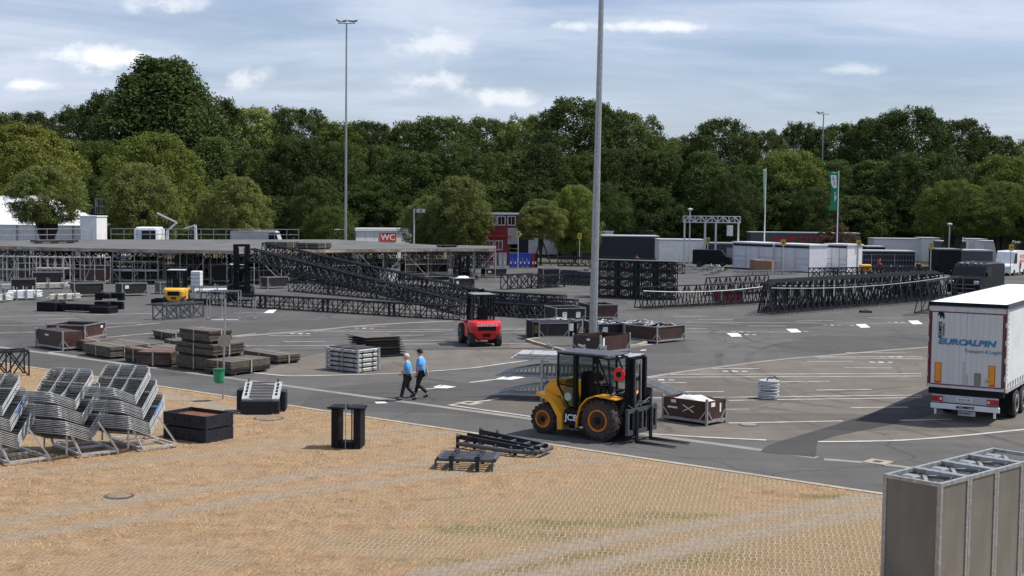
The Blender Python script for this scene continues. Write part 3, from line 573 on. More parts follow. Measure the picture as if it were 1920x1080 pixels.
for px, top, hw, D, kd, sh, lb in FRONT:
    y = px == 1015
    tree(px, top, hw, D, kd, lb, sh, .36 if px in (85, 1790, 1880, 1015) else .12, name='plane_tree', group='pale plane trees nearer the fence', tr=.10 if y else .28)
t = PD(1590, 424, 172); o = tag(bpy.data.objects.new('shrub', crown('rust', 'small', 0)), 'rust coloured round shrub behind the red lettered trailer', 'shrub'); col.objects.link(o); o.location = (t.x, 178, 0); o.scale = (3.2, 3, t.z)
# wooden tripod of the staked young tree
t = PD(1015, 470, 162); o = thing('tree_stake', 'wooden tripod stake bracing the young tree', 'tree stake', (t.x, 162, 0)); 
for k, (dx, dy) in enumerate(((-1.1,-.6),(1.2,-.6),(0,1.0))): b = MB(); b.tube((dx,dy,0), (dx*.1,dy*.1,2.9), .09, 6); b.build('stake', BARK, o)
# ================================================================ lamp masts, flags
def mast(px, py, D, toppx, toppy, r0, r1, label, H=None, tilt=0, heads=4):
    p = P(px, py) if D is None else PD(px, 450, D); D = p.y; H = H or PD(toppx, toppy, D).z
    o = thing('lamp_mast', label, 'lamp mast', (p.x, p.y, 0), 0, 'tall floodlight masts', ry=tilt)
    b = MB(); segs = [(r0, 0), (r0*.96, H*.02), (r0+(r1-r0)*.33, H*.33), (r0+(r1-r0)*.33-.008, H*.332), (r0+(r1-r0)*.66, H*.66), (r0+(r1-r0)*.66-.006, H*.662), (r1, H)]
    b.lathe(segs, n=8); b.build('pole', GALV, o)
    b = MB(); b.lathe([(r0*1.9, 0), (r0*1.9, .05), (r0*1.1, .06), (r0*1.1, .12)], n=16); b.build('base_plate', GALV, o)
    b = MB(); b.bar((-1.0, 0, H), (1.0, 0, H), .09); b.bar((0, -.5, H-.02), (0, .5, H-.02), .08); b.build('crossarm', GALV, o)
    for k, (x, a) in enumerate(((-.95, .45), (-.25, -.2), (.5, .1), (1.0, -.3))[:heads]):
        b = MB(); b.cbox((x, 0, H+.28), (.62, .5, .13), 0, a); b.bar((x, 0, H), (x, 0, H+.25), .05); b.build('floodlight', MGREY, o)
    return o
mast(1111, 653, None, 1128, 0, .215, .085, 'tall grey octagonal mast rising out of frame beside the dark crates', 27, R(.55))
mast(648, 450, 160, 652, 44, .18, .09, 'slim grey mast with floodlights left of the toilet container')
mast(1538, 450, 238, 1539, 214, .16, .1, 'far grey mast showing above the right treeline', heads=2)
def flag(px, py, topy, label, cloth):
    p = P(px, py); H = PD(px, topy, p.y).z
    o = thing('flagpole', label, 'flagpole', (p.x, p.y, 0), 0, 'pale flagpoles before the treeline'); b = MB(); b.lathe([(.09, 0), (.085, 1), (.04, H)], n=10); b.build('pole', WHITE, o)
    b = MB(); b.lathe([(.22, 0), (.22, .1), (.1, .12)], n=12); b.build('foot', GALV, o)
    f = MB(); n = 22; w = 1.15 if cloth == 'sign' else .28; h = 4.7
    vs = []; 
    for i in range(n+1):
        t = i/n; ww = w*(1-.42*max(0, math.sin(t*3.0))*t**.5) if cloth == 'sign' else w*(1-.6*t)
        for j in range(7): s_ = j/6; vs.append((-.06-ww*s_, .14*math.sin(s_*7+t*5)*s_+.05, H-.15-h*t))
    fs = [(i*7+j, i*7+j+1, (i+1)*7+j+1, (i+1)*7+j) for i in range(n) for j in range(6)]
    f.add(vs, fs); c = f.build('flag', GREENF if cloth == 'sign' else PALEF, o, smooth=True)
    so = c.modifiers.new('thickness', 'SOLIDIFY'); so.thickness = .01
    if cloth == 'sign':                          # white panel with a dark walking figure, white arrow below
        m = MB(); m.prism([(-.95,-.55),(-.28,-.55),(-.22,-1.3),(-.2,-2.1),(-.62,-2.1),(-.88,-1.5)], -.12, -.115); m.build('white_panel', PAPER, c, loc=(-.05, 0, H))
        m = MB(); k = -.13
        m.lathe([(.001,-.008),(.085,-.008),(.085,.008),(.001,.008)], (-.66,k,-.78), 'Y', 12)
        for a, b_, w_ in (((-.66,-.92),(-.56,-1.3),.16),((-.56,-1.3),(-.52,-1.95),.1),((-.56,-1.3),(-.40,-1.62),.1),((-.40,-1.62),(-.30,-1.70),.09),((-.66,-.95),(-.86,-1.2),.08),((-.6,-.95),(-.42,-1.15),.07)): m.bar((a[0],k,a[1]),(b_[0],k,b_[1]),w_,.012)
        m.build('figure', BLK2, c, loc=(-.05, 0, H)); m = MB()
        m.prism([(-.42,-2.6),(-.34,-2.6),(-.34,-3.3),(-.2,-3.0),(-.2,-3.25),(-.42,-3.8)], -.13, -.12); m.build('arrow', PAPER, c, loc=(-.05, 0, H))
GREENF = mat('green flag cloth', (.015, .20, .10), .8); PALEF = mat('pale green flag cloth', (.30, .50, .36), .8)
flag(1568, 503, 320, 'pole flying a green flag with a walking figure and a white arrow', 'sign')
flag(1432, 503, 315, 'pole with a narrow furled pale flag', 'pale')

# ================================================================ buildings and containers
def container(name, f, l, r, H, m, label, cat='container', z0=0, trim=None, ribs=True, group=None, door=False, m2=None):
    loc, rz, a, b_ = corners(f, l, r); o = thing(name, label, cat, loc, rz, group)
    b = MB(); b.box(0, a, 0, b_, .12, H-.12)
    if ribs:
        for i in range(int(a/.4)): b.box(.1+i*.4, .28+i*.4, -.03, 0.0, .25, H-.3)
        for i in range(int(b_/.4)): b.box(-.03, 0.0, .1+i*.4, .28+i*.4, .25, H-.3)
    b.build('wall', m, o); t = MB(); e = .06
    for x0, x1, y0, y1 in ((-e, a+e, -e, .1), (-e, a+e, b_-.1, b_+e), (-e, .1, .1, b_-.1), (a-.1, a+e, .1, b_-.1)): t.box(x0, x1, y0, y1, H-.12, H); t.box(x0, x1, y0, y1, 0, .12)
    for x, y in ((-e, -e), (a-.1, -e), (-e, b_-.1), (a-.1, b_-.1)): t.box(x, x+.16, y, y+.16, .12, H-.12)
    t.build('frame', trim or MGREY, o); t = MB(); t.box(.1, a-.1, .1, b_-.1, H-.12, H-.04); t.build('roof', m2 or LGREY, o)
    if door: t = MB(); t.box(a*.3, a*.3+1.0, -.06, -.032, .14, 2.2); t.build('door', BLK2, o)
    return o
def shed(name, x0p, x1p, topy, D, depth, m, label, cat='container', z0=0, ribs=True, trim=None, group=None, slope=0, door=False, botz=0):
    A = PD(x0p, topy, D); B = PD(x1p, topy+slope, D); f = (A.x, D); H = A.z
    o = thing(name, label, cat, (A.x, D, 0), 0, group); a = B.x-A.x
    b = MB(); b.box(0, a, 0, depth, botz+.1, H-.1)
    if ribs:
        for i in range(int(a/.5)): b.box(.1+i*.5, .32+i*.5, -.04, 0, botz+.3, H-.3)
    b.build('wall', m, o); t = MB(); t.box(-.08, a+.08, -.08, depth+.08, H-.1, H+.04); t.build('roof', trim or LGREY, o)
    if door:
        t = MB(); t.box(a*.6, a*.6+.95, -.07, -.042, .1, 2.15); t.build('door', MGREY, o)
    return o, a, H
# toilet container
q = PD(667, 470, 172); H = PD(667, 428, 172).z; rz = R(26); a = 7.7; b_ = 3.6; o = thing('toilet_container', 'white flat roofed container with red WC sign', 'container', (q.x, q.y, 0), rz)
t = MB(); t.box(0, a, 0, b_, .1, H-.35); t.build('wall', OFFW, o); t = MB(); t.box(-.15, a+.15, -.15, b_+.15, H-.35, H); t.build('roof', WHITE, o); t = MB(); [t.box(a*k/6, a*k/6+.03, -.012, -.001, .1, H-.36) for k in range(1, 6)]; t.build('seam', LGREY, o)
t = MB(); t.box(a*.42, a*.72, -.06, -.01, H-1.75, H-.62); t.build('sign_board', mat('sign red', (.62, .06, .03)), o)
text_mesh('lettering', 'WC', 1.1, PAPER, o, (a*.57, -.075, H-1.2), (R(90), 0, 0), sx=1.05, offset=.02)
shed('toilet_container', 623, 658, 431, 178, 5, OFFW, 'narrow white container half hidden left of the far mast', 'container', trim=WHITE)
# black containers right of the red tower
shed('container', 972, 1052, 440, 184, 6, BLK2, 'dark container with a big grey panel behind the staked tree', ribs=True, trim=LGREY)
o = bpy.data.objects['container']; t = MB(); t.box(1.4, 5.4, -.1, -.05, .5, 3.2); t.build('side_panel', LGREY, o)
shed('container', 1055, 1236, 441, 180, 6, mat('navy container paint', (.012,.015,.028), .5), 'long navy container behind the near lamp mast', trim=LGREY)
shed('container', 1236, 1322, 449, 172, 5, OFFW, 'white container left of the truss gate', trim=LGREY, ribs=False)
shed('container', 1330, 1384, 456, 170, 5, mat('dark blue container', (.02, .028, .05), .5), 'dark blue container with door under the truss gate', trim=MGREY, door=True)
shed('trailer_box', 1408, 1612, 435, 186, 3, DGREY, 'dark long trailer with red lettering and pale top rail', 'trailer', trim=LGREY, ribs=False)
o = bpy.data.objects['trailer_box']; Hh = PD(1408, 435, 186).z; text_mesh('lettering', 'WHIP CITY', 1.15, mat('red lettering', (.42, .02, .03)), o, (6.3, -.08, Hh-1.0), (R(90), 0, 0), sx=1.15, offset=.03)
GRYW = mat('pale blue grey container', (.62, .63, .67), .5, 0, .08, 1.5)
def wc(f, l, r, H, m, label): return container('site_container', f, l, r, H, m, label, 'container', trim=LGREY, group='white site containers in a staggered row')
def wc2(px, py, rz, a, b_, H, m, label):
    q = P(px, py); ua = Vector((math.cos(rz), math.sin(rz), 0)); ub = Vector((-math.sin(rz), math.cos(rz), 0)); o = thing('site_container', label, 'container', q, rz, 'white site containers in a staggered row')
    b = MB(); b.box(0, a, 0, b_, .1, H-.1); b.build('wall', m, o); b = MB(); b.box(-.1, a+.1, -.1, b_+.1, H-.1, H+.05); b.build('roof', WHITE, o)
    b = MB(); [b.box(-.03, -.001, b_*t, b_*t+.1, .1, H-.12) for t in (.0, .33, .66, .97)]; [b.box(-.03, -.001, .12, b_-.02, z, z+.06) for z in (.9, 1.5)]; b.build('wall_rib', LGREY, o)
    b = MB(); b.box(-.035, -.002, b_*.36, b_*.62, .15, 2.3); b.build('shutter', m, o); b = MB(); b.box(-.06, -.02, .1, b_-.1, H-.42, H-.16); b.build('dark_gap', BLK2, o)
    return q+ub*b_
q = wc2(1517, 511.5, R(35), 2.9, 6.4, 3.15, GRYW, 'pale grey container with a bright white end between the flagpoles')
d = ray(1460, 500); wc2(1449, 507.5, R(35), 3.0, 6.6, 3.15, GRYW, 'first pale grey container just right of the truss gate')
wc2(1588, 511.5, R(35), 2.5, 3.4, 3.2, OFFW, 'last white container of the row behind the green flag pole')
wc2(1420, 504, R(35), 1.5, 4.2, 3.1, GRYW, 'short grey container end right beside the truss gate leg')

# red cabin tower, two floors
p = PD(910, 470, 165); o = thing('cabin_tower', 'red and white two floor cabin tower with framed windows', 'cabin', (p.x, 165, 0))
top = PD(912, 399, 165).z; mid = PD(912, 442, 165).z-.1
b = MB(); b.box(-.1, 3.0, 0, 3, .1, mid); b.build('lower_cabin', DRED, o); b = MB(); b.box(.2, 4.0, .2, 3.2, mid+.12, top-.2); b.build('upper_cabin', DRED, o)
b = MB(); b.box(0, 4.15, 0, 3.3, top-.2, top); b.build('roof', WHITE, o); b = MB(); b.box(-.3, 3.1, -.35, 3.1, mid, mid+.12); b.build('balcony_floor', RED, o)
b = MB(); b.box(2.75, 4.05, -.05, .15, mid-.9, mid+1.1); b.build('side_panel', LGREY, o)
for x, z in ((.35, mid+1.4), (1.45, mid+1.4), (2.7, mid+1.4), (.0, mid-1.65), (1.15, mid-1.65)):
    w = MB(); y = .1 if z > mid else -.08; s = 1.0
    w.box(x, x+s, y, y+.08, z, z+.09); w.box(x, x+s, y, y+.08, z+s+.09, z+s+.18); w.box(x, x+.09, y, y+.08, z+.09, z+s+.09); w.box(x+s-.09, x+s, y, y+.08, z+.09, z+s+.09); w.box(x+s/2-.025, x+s/2+.025, y+.01, y+.07, z+.09, z+s+.09)
    fr = w.build('window_frame', WHITE, o); w = MB(); w.box(x+.09, x+s-.09, y+.085, y+.095, z+.09, z+s+.09); w.build('pane', GLD, fr)
text_mesh('lettering', 'EVENT', .55, RED, o, (2.0, .1, mid+.75), (R(90), 0, 0)) if False else None
# white tent and cladding at far left
A = PD(-40, 368, 172); o = thing('event_tent', 'white ridge roofed event tent at the left edge', 'tent', (A.x, 172, 0)); 
L_ = PD(178, 400, 172).x-A.x; H1 = PD(0, 366, 172).z; H2 = PD(0, 421, 172).z
b = MB(); b.add([(0,0,H2),(L_,0,H2),(L_*.48,4,H1),(0,4,H1),(0,8,H2),(L_,8,H2)], [(0,1,2,3),(3,2,5,4),(1,5,2)]); rf = b.build('roof', mat('white tarpaulin', (.8,.8,.8), .6, 0, .04), o); sm = rf.modifiers.new('thickness', 'SOLIDIFY'); sm.thickness = .06
b = MB(); b.box(0, L_, .1, .2, 0, H2); b.build('wall', GRYW, o)
b = MB(); [b.box(x, x+.12, -.02, .09, 0, H2) for x in np.arange(0, L_, 2.4)]; b.build('frame', MGREY, o)
o, a, H = shed('white_building', 150, 181, 405, 156, 4, OFFW, 'narrow white flat roofed block right of the tent', 'building', trim=WHITE)
# scissor-lift basket high behind the tent
p = PD(190, 400, 168); o = thing('lift_basket', 'steel work basket raised on a boom by the white block', 'lift', (p.x, 168, 0)); z = p.z
b = MB(); 
for zz in (z, z+.9, z+1.8):
    b.bar((-.6,-.4,zz),(.7,-.4,zz),.09); b.bar((-.6,.4,zz),(.7,.4,zz),.09); b.bar((-.6,-.4,zz),(-.6,.4,zz),.09); b.bar((.7,-.4,zz),(.7,.4,zz),.09)
for x in (-.6, 0, .7): b.bar((x,-.4,z),(x,-.4,z+1.8),.08); b.bar((x,.4,z),(x,.4,z+1.8),.08)
b.build('basket', GALVB, o); b = MB(); b.bar((-.8, 0, 0), (-.8, 0, z+2.0), .35); b.bar((-.8,0,z),(0,0,z),.2); b.build('boom', DGREY, o)
# small lamp with floodlight frame right of toilet container
p = PD(776, 440, 158); H = PD(776, 392, 158).z; o = thing('floodlight_pole', 'short grey pole with a double floodlight bracket right of the toilet container', 'lamp', (p.x, 158, 0))
b = MB(); b.tube((0,0,0),(0,0,H),.1,8); b.build('pole', LGREY, o); b = MB(); b.bar((0,0,H),(1.4,0,H),.08); b.bar((0,0,H-.4),(1.4,0,H-.4),.06); b.build('bracket', LGREY, o)
for x in (.5, 1.1): b = MB(); b.cbox((x, 0, H-.2), (.4,.2,.34), 0, .4); b.build('floodlight', GALVB, o)
for px, ty, D, lab in ((1293,396,166,'pale dish park lamp seen through the truss gate'), (1780,424,160,'pale dish park lamp under the yellow green plane')):
    p = PD(px, 440, D); H = PD(px, ty, D).z; o = thing('park_lamp', lab, 'lamp', (p.x, D, 0)); b = MB(); b.tube((0,0,0),(0,0,H),.07,8); b.build('pole', LGREY, o); b = MB(); b.lathe([(.08,0),(.34,.22),(.30,.3),(.06,.4)], (0,0,H), n=12); b.build('lamp_head', LGREY, o)
# numbered yellow location signs
for px, ty, by, n, where in ((725,0,0,0,''),(971,433,505,'4','beside the red cabin tower'),(1086,437,500,'5','left of the near lamp mast'),(1326,445,497,'6','on the truss gate column'),(1467,449,512,'4','before the pale grey containers'),(1608,450,511,'6','at the last white container'),(1744,455,515,'7','left of the dark opening'),(1894,458,520,'4','above the person in red'),(1871,440,500,'8','smallest, behind the far white boxes')):
    if not n: continue
    p = P(px, by); H = PD(px, ty, p.y).z; o = thing('number_sign', 'yellow square number sign on a thin post '+where, 'sign', (p.x, p.y, 0), 0, 'yellow numbered signs on posts')
    b = MB(); b.tube((0,0,0),(0,0,H),.05,6); b.build('post', LGREY, o); b = MB(); b.box(-.26, .26, -.11, -.06, H-.70, H); b.build('sign_board', YSIGN, o)
    text_mesh('lettering', n, .5, BLK, o, (0, -.12, H-.35), (R(90), 0, 0))
# truss gate
def truss_mb(b, L, w, h, n, r=.03, rb=.018, x0=0, z0=0, diag='X', box=bool(1)):
    for y in (-w/2, w/2):
        for z in (0, h): b.bar((x0, y, z0+z), (x0+L, y, z0+z), r*2)
    d = L/n
    for i in range(n+1):
        x = x0+i*d
        for y in (-w/2, w/2): b.bar((x, y, z0), (x, y, z0+h), rb*2)
        for z in (0, h): b.bar((x, -w/2, z0+z), (x, w/2, z0+z), rb*2)
        if i < n:
            for y in (-w/2, w/2):
                if diag == 'X' or i % 2 == 0: b.bar((x, y, z0), (x+d, y, z0+h), rb*2)
                if diag == 'X' or i % 2: b.bar((x, y, z0+h), (x+d, y, z0), rb*2)
            b.bar((x, -w/2, z0+h), (x+d, w/2, z0+h), rb*2)
    return b
p = PD(1279, 500, 162); o = thing('truss_gate', 'silver aluminium truss gate spanning the yard entrance', 'gate', (p.x, 162, 0)); H = PD(1279, 405, 162).z; Wg = PD(1386, 500, 162).x-p.x
b = truss_mb(MB(), Wg, .6, .75, 10, .035, .02, 0, H-.75, diag='Z'); b.build('truss_beam', GALVB, o); b = truss_mb(MB(), Wg, .6, .75, 10, .035, .02, 0, H-.75, diag='Z'); bb = b.build('truss_beam', GALVB, o); bb.location = (.6, 3.5, 0)
for x, y in ((.2, 0), (Wg-.2, 0), (3.2, 3.5), (4.0, 0)): b = MB(); b.bar((x, y, 0), (x, y, H-.75), .24 if y else .2); b.build('column', GALVB, o)
b = MB(); b.cbox((Wg*.82, 0, H-1.7), (.7, .5, 1.3)); b.build('hoist', GALVB, o)
# far white and grey boxes at right, black stage trailer
for i, (x0, x1, ty, D, m, lb) in enumerate(((1640,1728,447,185,GRYW,'grey box behind the two dark oak trunks'),(1731,1762,446,184,WHITE,'bright white box between dark trunks on the right'),(1765,1812,452,178,DGREY,'dark grey sales box with gable roof near the right'),(1815,1850,448,186,WHITE,'bright white box left of the forked trunk'),
    (1845,1915,452,182,GRYW,'long pale box with doors at far right'),(1625,1660,462,180,BLK2,'black box just right of the last white container'),(1760,1803,467,150,BLK,'black open trailer mouth beside the grey trailer side'),(1803,1862,469,150,DGREY,'grey trailer side left of the white van'),(1620,1716,470,158,BLK2,'dark stage truck with banner behind the fence'),(1905,1990,455,175,DGREY,'dark box cut off by the right edge'))):
    shed('site_box', x0, x1, ty, D, 3.5, m, lb, 'box', ribs=i in (1,3,4), trim=LGREY if m is not BLK else MGREY, group='boxes and sheds at the far right')
shed('low_roof', 1085, 1150, 433, 200, 4, GRYW, 'pale low roof showing over the navy container', 'building', trim=WHITE)
shed('low_roof', 1150, 1225, 432, 205, 4, MGREY, 'grey roof line beyond the navy container under the trees', 'building', trim=LGREY)
# ================================================================ vans and distant vehicles
def van(px, py, L, Wd, H, m, label, rz, name='van', txt=None, cabfrac=.28):
    p = P(px, py); o = thing(name, label, 'van', (p.x, p.y, 0), rz)
    b = MB(); b.prism([(0,.35),(L,.35),(L,1.05),(L-.25,1.25),(L-L*.13,1.35),(L-L*.24,H-.12),(L-L*.27,H),(0.1,H),(0,H-.1)], -Wd/2, Wd/2); b.build('body', m, o)
    b = MB(); b.prism([(L-L*.145,1.38),(L-L*.235,H-.2),(L-L*.36,H-.25),(L-L*.36,1.38)], -Wd/2-.02, Wd/2+.02); b.build('cab_window', GLD, o)
    for x in (L*.18, L*.8):
        for s in (-1, 1): b = MB(); b.lathe([(.1,-.1),(.34,-.11),(.36,0),(.34,.11),(.1,.1)], (x, s*(Wd/2-.08), .36), 'Y', 18); b.build('wheel', TYRE, o)
    for s in (-1, 1): b = MB(); b.cbox((L-.03, s*Wd*.38, .9), (.1,.26,.18)); b.build('headlight', GALVB, o)
    if txt:
        for i, (t_, s_, z_) in enumerate(txt): text_mesh('lettering', t_, s_, RED, o, (L*.36, -Wd/2-.03, z_), (R(90), R(-6) if i else 0, 0))
    return o
van(1908, 514, 5.6, 2.0, 2.75, WHITE, 'white van with red lettering behind the black truck cab', R(232), txt=None)
vv = bpy.data.objects['van']; text_mesh('lettering', 'FOOD', .55, RED, vv, (1.9, 1.03, 2.1), (R(90), R(0), R(180))); text_mesh('lettering', 'SERVICE', .45, RED, vv, (1.9, 1.03, 1.6), (R(90), 0, R(180)))
van(436, 490, 7.2, 2.5, 3.75, LGREY, 'light grey long motorhome beyond the stage deck', 0, 'motorhome')
van(1300, 500, 4.6, 1.9, 2.1, BLK, 'black van with open tailgate beside the truss gate', R(-15), 'van')
p = PD(262, 440, 150); o = thing('crane_truck', 'white flatbed truck with a folded loader crane behind the deck rail', 'truck', (p.x, 150, 0)); z = 0
b = MB(); b.bbox(-.2, 1.9, -1.2, 1.2, .8, 3.3, .2); b.build('cab', WHITE, o); b = MB(); b.box(.5, 1.7, -1.22, 1.22, 2.0, 3.0); b.build('window', GLD, o)
b = MB(); b.box(1.9, 5.6, -1.1, 1.1, .9, 1.15); b.box(3.4, 5.5, -1, 1, 1.15, 1.9); b.build('flatbed', LGREY, o)
b = MB(); b.bar((2.3,0,1.1),(2.4,0,3.0),.2); b.bar((2.4,0,3.0),(3.2,0,3.7),.14); b.bar((3.2,0,3.7),(1.5,0,4.5),.12); b.bar((4.9,0,1.1),(4.8,0,3.5),.2); b.bar((4.8,0,3.5),(3.9,0,3.2),.12); b.build('crane', WHITE, o)
o.scale = (1.3,)*3
for x in (.6, 3.8, 4.9):
    for s in (-1, 1): b = MB(); b.lathe([(.2,-.14),(.5,-.15),(.5,.15),(.2,.14)], (x, s*1.05, .5), 'Y', 16); b.build('wheel', TYRE, o)
for px, lab in ((205,'small white cart with canopy behind the deck stairs'),):
    p = PD(px, 450, 148); o = thing('utility_cart', lab, 'cart', (p.x, 148, 0)); b = MB(); b.bbox(0, 2.4, -.7, .7, .4, 1.3, .15); b.build('body', LGREY, o); b = MB(); b.bbox(-.1, 1.9, -.75, .75, 2.3, 2.45, .05); b.build('canopy', WHITE, o); b = MB(); [b.bar((x, y, 1.3), (x, y, 2.3), .06) for x in (.05, 1.7) for y in (-.6, .6)]; b.build('canopy_post', GALV, o)
    for x in (.4, 2.0):
        for s in (-1, 1): b = MB(); b.lathe([(.08,-.08),(.3,-.09),(.3,.09),(.08,.08)], (x, s*.65, .3), 'Y', 14); b.build('wheel', TYRE, o)
# low fence line under the trees
for i, (x0, x1, by, lab) in enumerate(((1590, 1720, 508, 'grey mesh site fence before the dark stage truck'), (1535, 1612, 507, 'low grey mesh fence before the last white container'), (700, 905, 484, 'dark mesh fence under the trees right of toilet container'), (1000,1090,492,'low fence behind the staked tree'))):
    A = P(x0, by); B = P(x1, by+1); o = thing('mesh_fence', lab, 'fence', A, math.atan2(B.y-A.y, B.x-A.x)); L_ = (B-A).length; n = max(2, int(L_/2.6))
    for k in range(n+1): b = MB(); b.bar((L_*k/n, 0, 0), (L_*k/n, 0, 2.0), .06); b.build('post', GALV, o)
    b = MB(); [b.bar((0,0,z_),(L_,0,z_),.03) for z_ in (.15, .7, 1.3, 1.95)]; [b.bar((x_,0,.15),(x_,0,1.95),.012) for x_ in np.arange(0, L_, .35)]; b.build('mesh', GALV, o)

# ================================================================ the stage deck on scaffolding
DZ = 3.0
front = [P(-60,461.5,DZ), P(0,462,DZ), P(160,466,DZ), P(445,471,DZ), P(640,468,DZ), P(810,466.5,DZ), P(930,466.5,DZ)]
back = [P(930,461.5,DZ), P(810,459.5,DZ), P(630,449.5,DZ), P(160,449.5,DZ), P(0,452,DZ), P(-60,452,DZ)]
stage = thing('event_stage', 'wide grey stage deck raised on steel scaffolding across the left middle', 'stage', (front[3].x, front[3].y, 0)); so_ = Vector(stage.location)
b = MB(); b.prism([tuple((p-so_).xy) for p in front+back], DZ-.02, DZ+.03, 'XY'); b.build('deck', mat('grey stage deck', (.10, .10, .098), .8, 0, .3, .35, bump=.1), stage)
DE = mat('deck edge timber', (.34, .19, .11), .8, 0, .4, 1.2, c2=(.46,.40,.32)); 
for i in range(len(front)-1): b = MB(); b.bar(front[i]-so_-Vector((0,.04,.11)), front[i+1]-so_-Vector((0,.04,.13)), .05, .24); b.build('deck_edge', DE, stage)
posts = 0; LED = MB(); BR = MB(); 
def fy(x):
    for a_, c_ in zip(front[:-1], front[1:]):
        if a_.x <= x <= c_.x: t = (x-a_.x)/(c_.x-a_.x); return a_.y+(c_.y-a_.y)*t
    return front[-1].y
def by_(x):
    bk = back[::-1]
    for a_, c_ in zip(bk[:-1], bk[1:]):
        if a_.x <= x <= c_.x: t = (x-a_.x)/(c_.x-a_.x); return a_.y+(c_.y-a_.y)*t
    return bk[-1].y
rows = {}; x = front[0].x+.3; xs = []
while x < front[-1].x: xs.append(x); x += 2.07 if x > -38 else 1.6
POSTM = MB(); cnt = 0
for k in range(7):
    prev = None
    for i, x in enumerate(xs):
        y = fy(x)+.25+k*2.3
        if y > by_(x)-.1: prev = None; continue
        q = Vector((x, y, 0))-so_+Vector((rnd.uniform(-.1,.1), 0, 0))
        if k < 2 and cnt < 96: b = MB(); b.tube(q, q+Vector((0,0,DZ-.05)), .035, 6); b.tube(q, q+Vector((0,0,.04)), .1, 8); b.build('post', SCAF, stage); cnt += 1
        else: POSTM.tube(q, q+Vector((0,0,DZ-.05)), .035, 5)
        if prev is not None:
            for z in ((.35, 1.55, DZ-.3) if k % 2 == 0 else (.35, DZ-.3)):
                if rnd.random() < (.85 if k else .55): LED.bar(prev+Vector((0,0,z)), q+Vector((0,0,z)), .05)
            if rnd.random() < .45: BR.bar(prev+Vector((0,0,DZ-.35 if i % 2 else .3)), q+Vector((0,0,.3 if i % 2 else DZ-.35)), .045)
        if y+2.3 < by_(x): LED.bar(q+Vector((0,0,DZ-.25)), q+Vector((0,2.3,DZ-.25)), .06); LED.bar(q+Vector((0,0,1.5)), q+Vector((0,2.3,1.5)), .05)
        prev = q
o = POSTM.build('inner_posts', SCAF, stage); o['kind'] = 'stuff'
for o in (LED.build('ledgers', SCAF, stage), BR.build('diagonal_braces', SCAF, stage)): o['kind'] = 'stuff'
# deck handrail along the back
b = MB(); A = P(208,448.5,DZ)-so_; B = P(560,449,DZ)-so_; L_ = B-A
for z in (.55, 1.15): b.bar(A+Vector((0,0,z)), B+Vector((0,0,z)), .07)
for k in range(16): q = A+L_*k/15; b.bar(q, q+Vector((0,0,1.15)), .06)
A2 = P(0,452,DZ)-so_; B2 = P(172,450,DZ)-so_
for z in (.6, 1.2): b.bar(A2+Vector((0,0,z)), B2+Vector((0,0,z)), .07)
for k in range(9): q = A2+(B2-A2)*k/8; b.bar(q, q+Vector((0,0,1.2)), .06)
b.build('handrail', GALV, stage)
# ================================================================ stacks, crates, trusses
def board_stack(f, l, r, H, n, m, label, a=None, b=None, z0=0, strap=1, group='strapped bundles of flooring boards', skid=True, jit=.03, zf=None, name='board_bundle', cat='board bundle', gap=.012):
    if zf is not None:
        F_ = P(*f, zf); Lp = P(*l, zf); Rp = P(*r, zf); u = Rp-F_; v = Lp-F_; rz = math.atan2(u.y, u.x) if u.length > v.length else math.atan2(v.y, v.x)-math.pi/2; loc = F_; a = a or u.length; b = b or v.length
    else: loc, rz, a, b = corners(f, l, r, b, a)
    o = thing(name, label, cat, (loc.x, loc.y, loc.z+z0), rz, group); rs = random.Random(int(f[0])*7+int(H*100)); z = .1 if skid else 0
    if skid: s = MB(); [s.box(a*t-.05, a*t+.05, .02, b-.02, 0, .1) for t in (.12, .5, .88)]; s.build('skid', DARKB, o)
    t = (H-z)/n
    for i in range(n):
        s = MB(); dx, dy = rs.uniform(-jit, jit), rs.uniform(-jit, jit); s.box(dx, a+dx, dy, b+dy, z+i*t+gap/2, z+(i+1)*t-gap/2)
        s.build('panel', m if rs.random() > .15 else DARKB, o)
    s = MB()
    for k in range(strap):
        x = a*(.5 if strap == 1 else .22+.56*k); w = .035; s.box(x-w, x+w, -jit-.012, -jit-.004, .06, H+jit*.3); s.box(x-w, x+w, b+jit+.004, b+jit+.012, .06, H); s.box(x-w, x+w, -jit-.012, b+jit+.012, H, H+.012)
    y = b*.5; s.box(-jit-.012, -jit-.004, y-.035, y+.035, .06, H+.01); s.box(a+jit+.004, a+jit+.012, y-.035, y+.035, .06, H+.01); s.build('strap', STRAP, o)
    return o
BS = board_stack
BS((207,674),(156,665),(240,668),.56,6,BOARDG,'grey green bundle at the front left of the board stacks')
BS((269,683),(212,674),(284,680),.64,7,BOARDR,'red brown bundle next to the grey green one', b=1.5)
BS((318,689),(286,683),(345,680),.66,7,BOARDR,'dark red brown bundle hard left of the tall stack')
BS((400,699),(329,690),(430,690),.60,7,BOARD,'bottom bundle of the tallest triple stack')
BS((400,699),(329,690),(430,690),.56,6,BOARD,'middle bundle of the tallest triple stack', z0=.62)
BS((393,698),(337,690),(420,692),.55,6,BOARD,'topmost bundle of the tallest triple stack', z0=1.20)
BS((433,706),(402,699),(507,696),.60,7,BOARDG,'wide ragged bundle right of the tallest stack with pale strap', strap=1)
BS((520,684),(455,673),(551,679),.42,5,BOARD,'low bundle alone behind the green litter bin', skid=True)
BS((160,660),(137,653),(186,655),.5,5,BOARDR,'low dark brown bundle touching the steel crate')
BS((250,664),(196,655),(292,658),.42,4,BOARDG,'flat grey bundle behind the grey green one')
BS((300,668),(262,661),(330,662),.36,4,BOARDG,'low flat bundle behind the red brown ones')
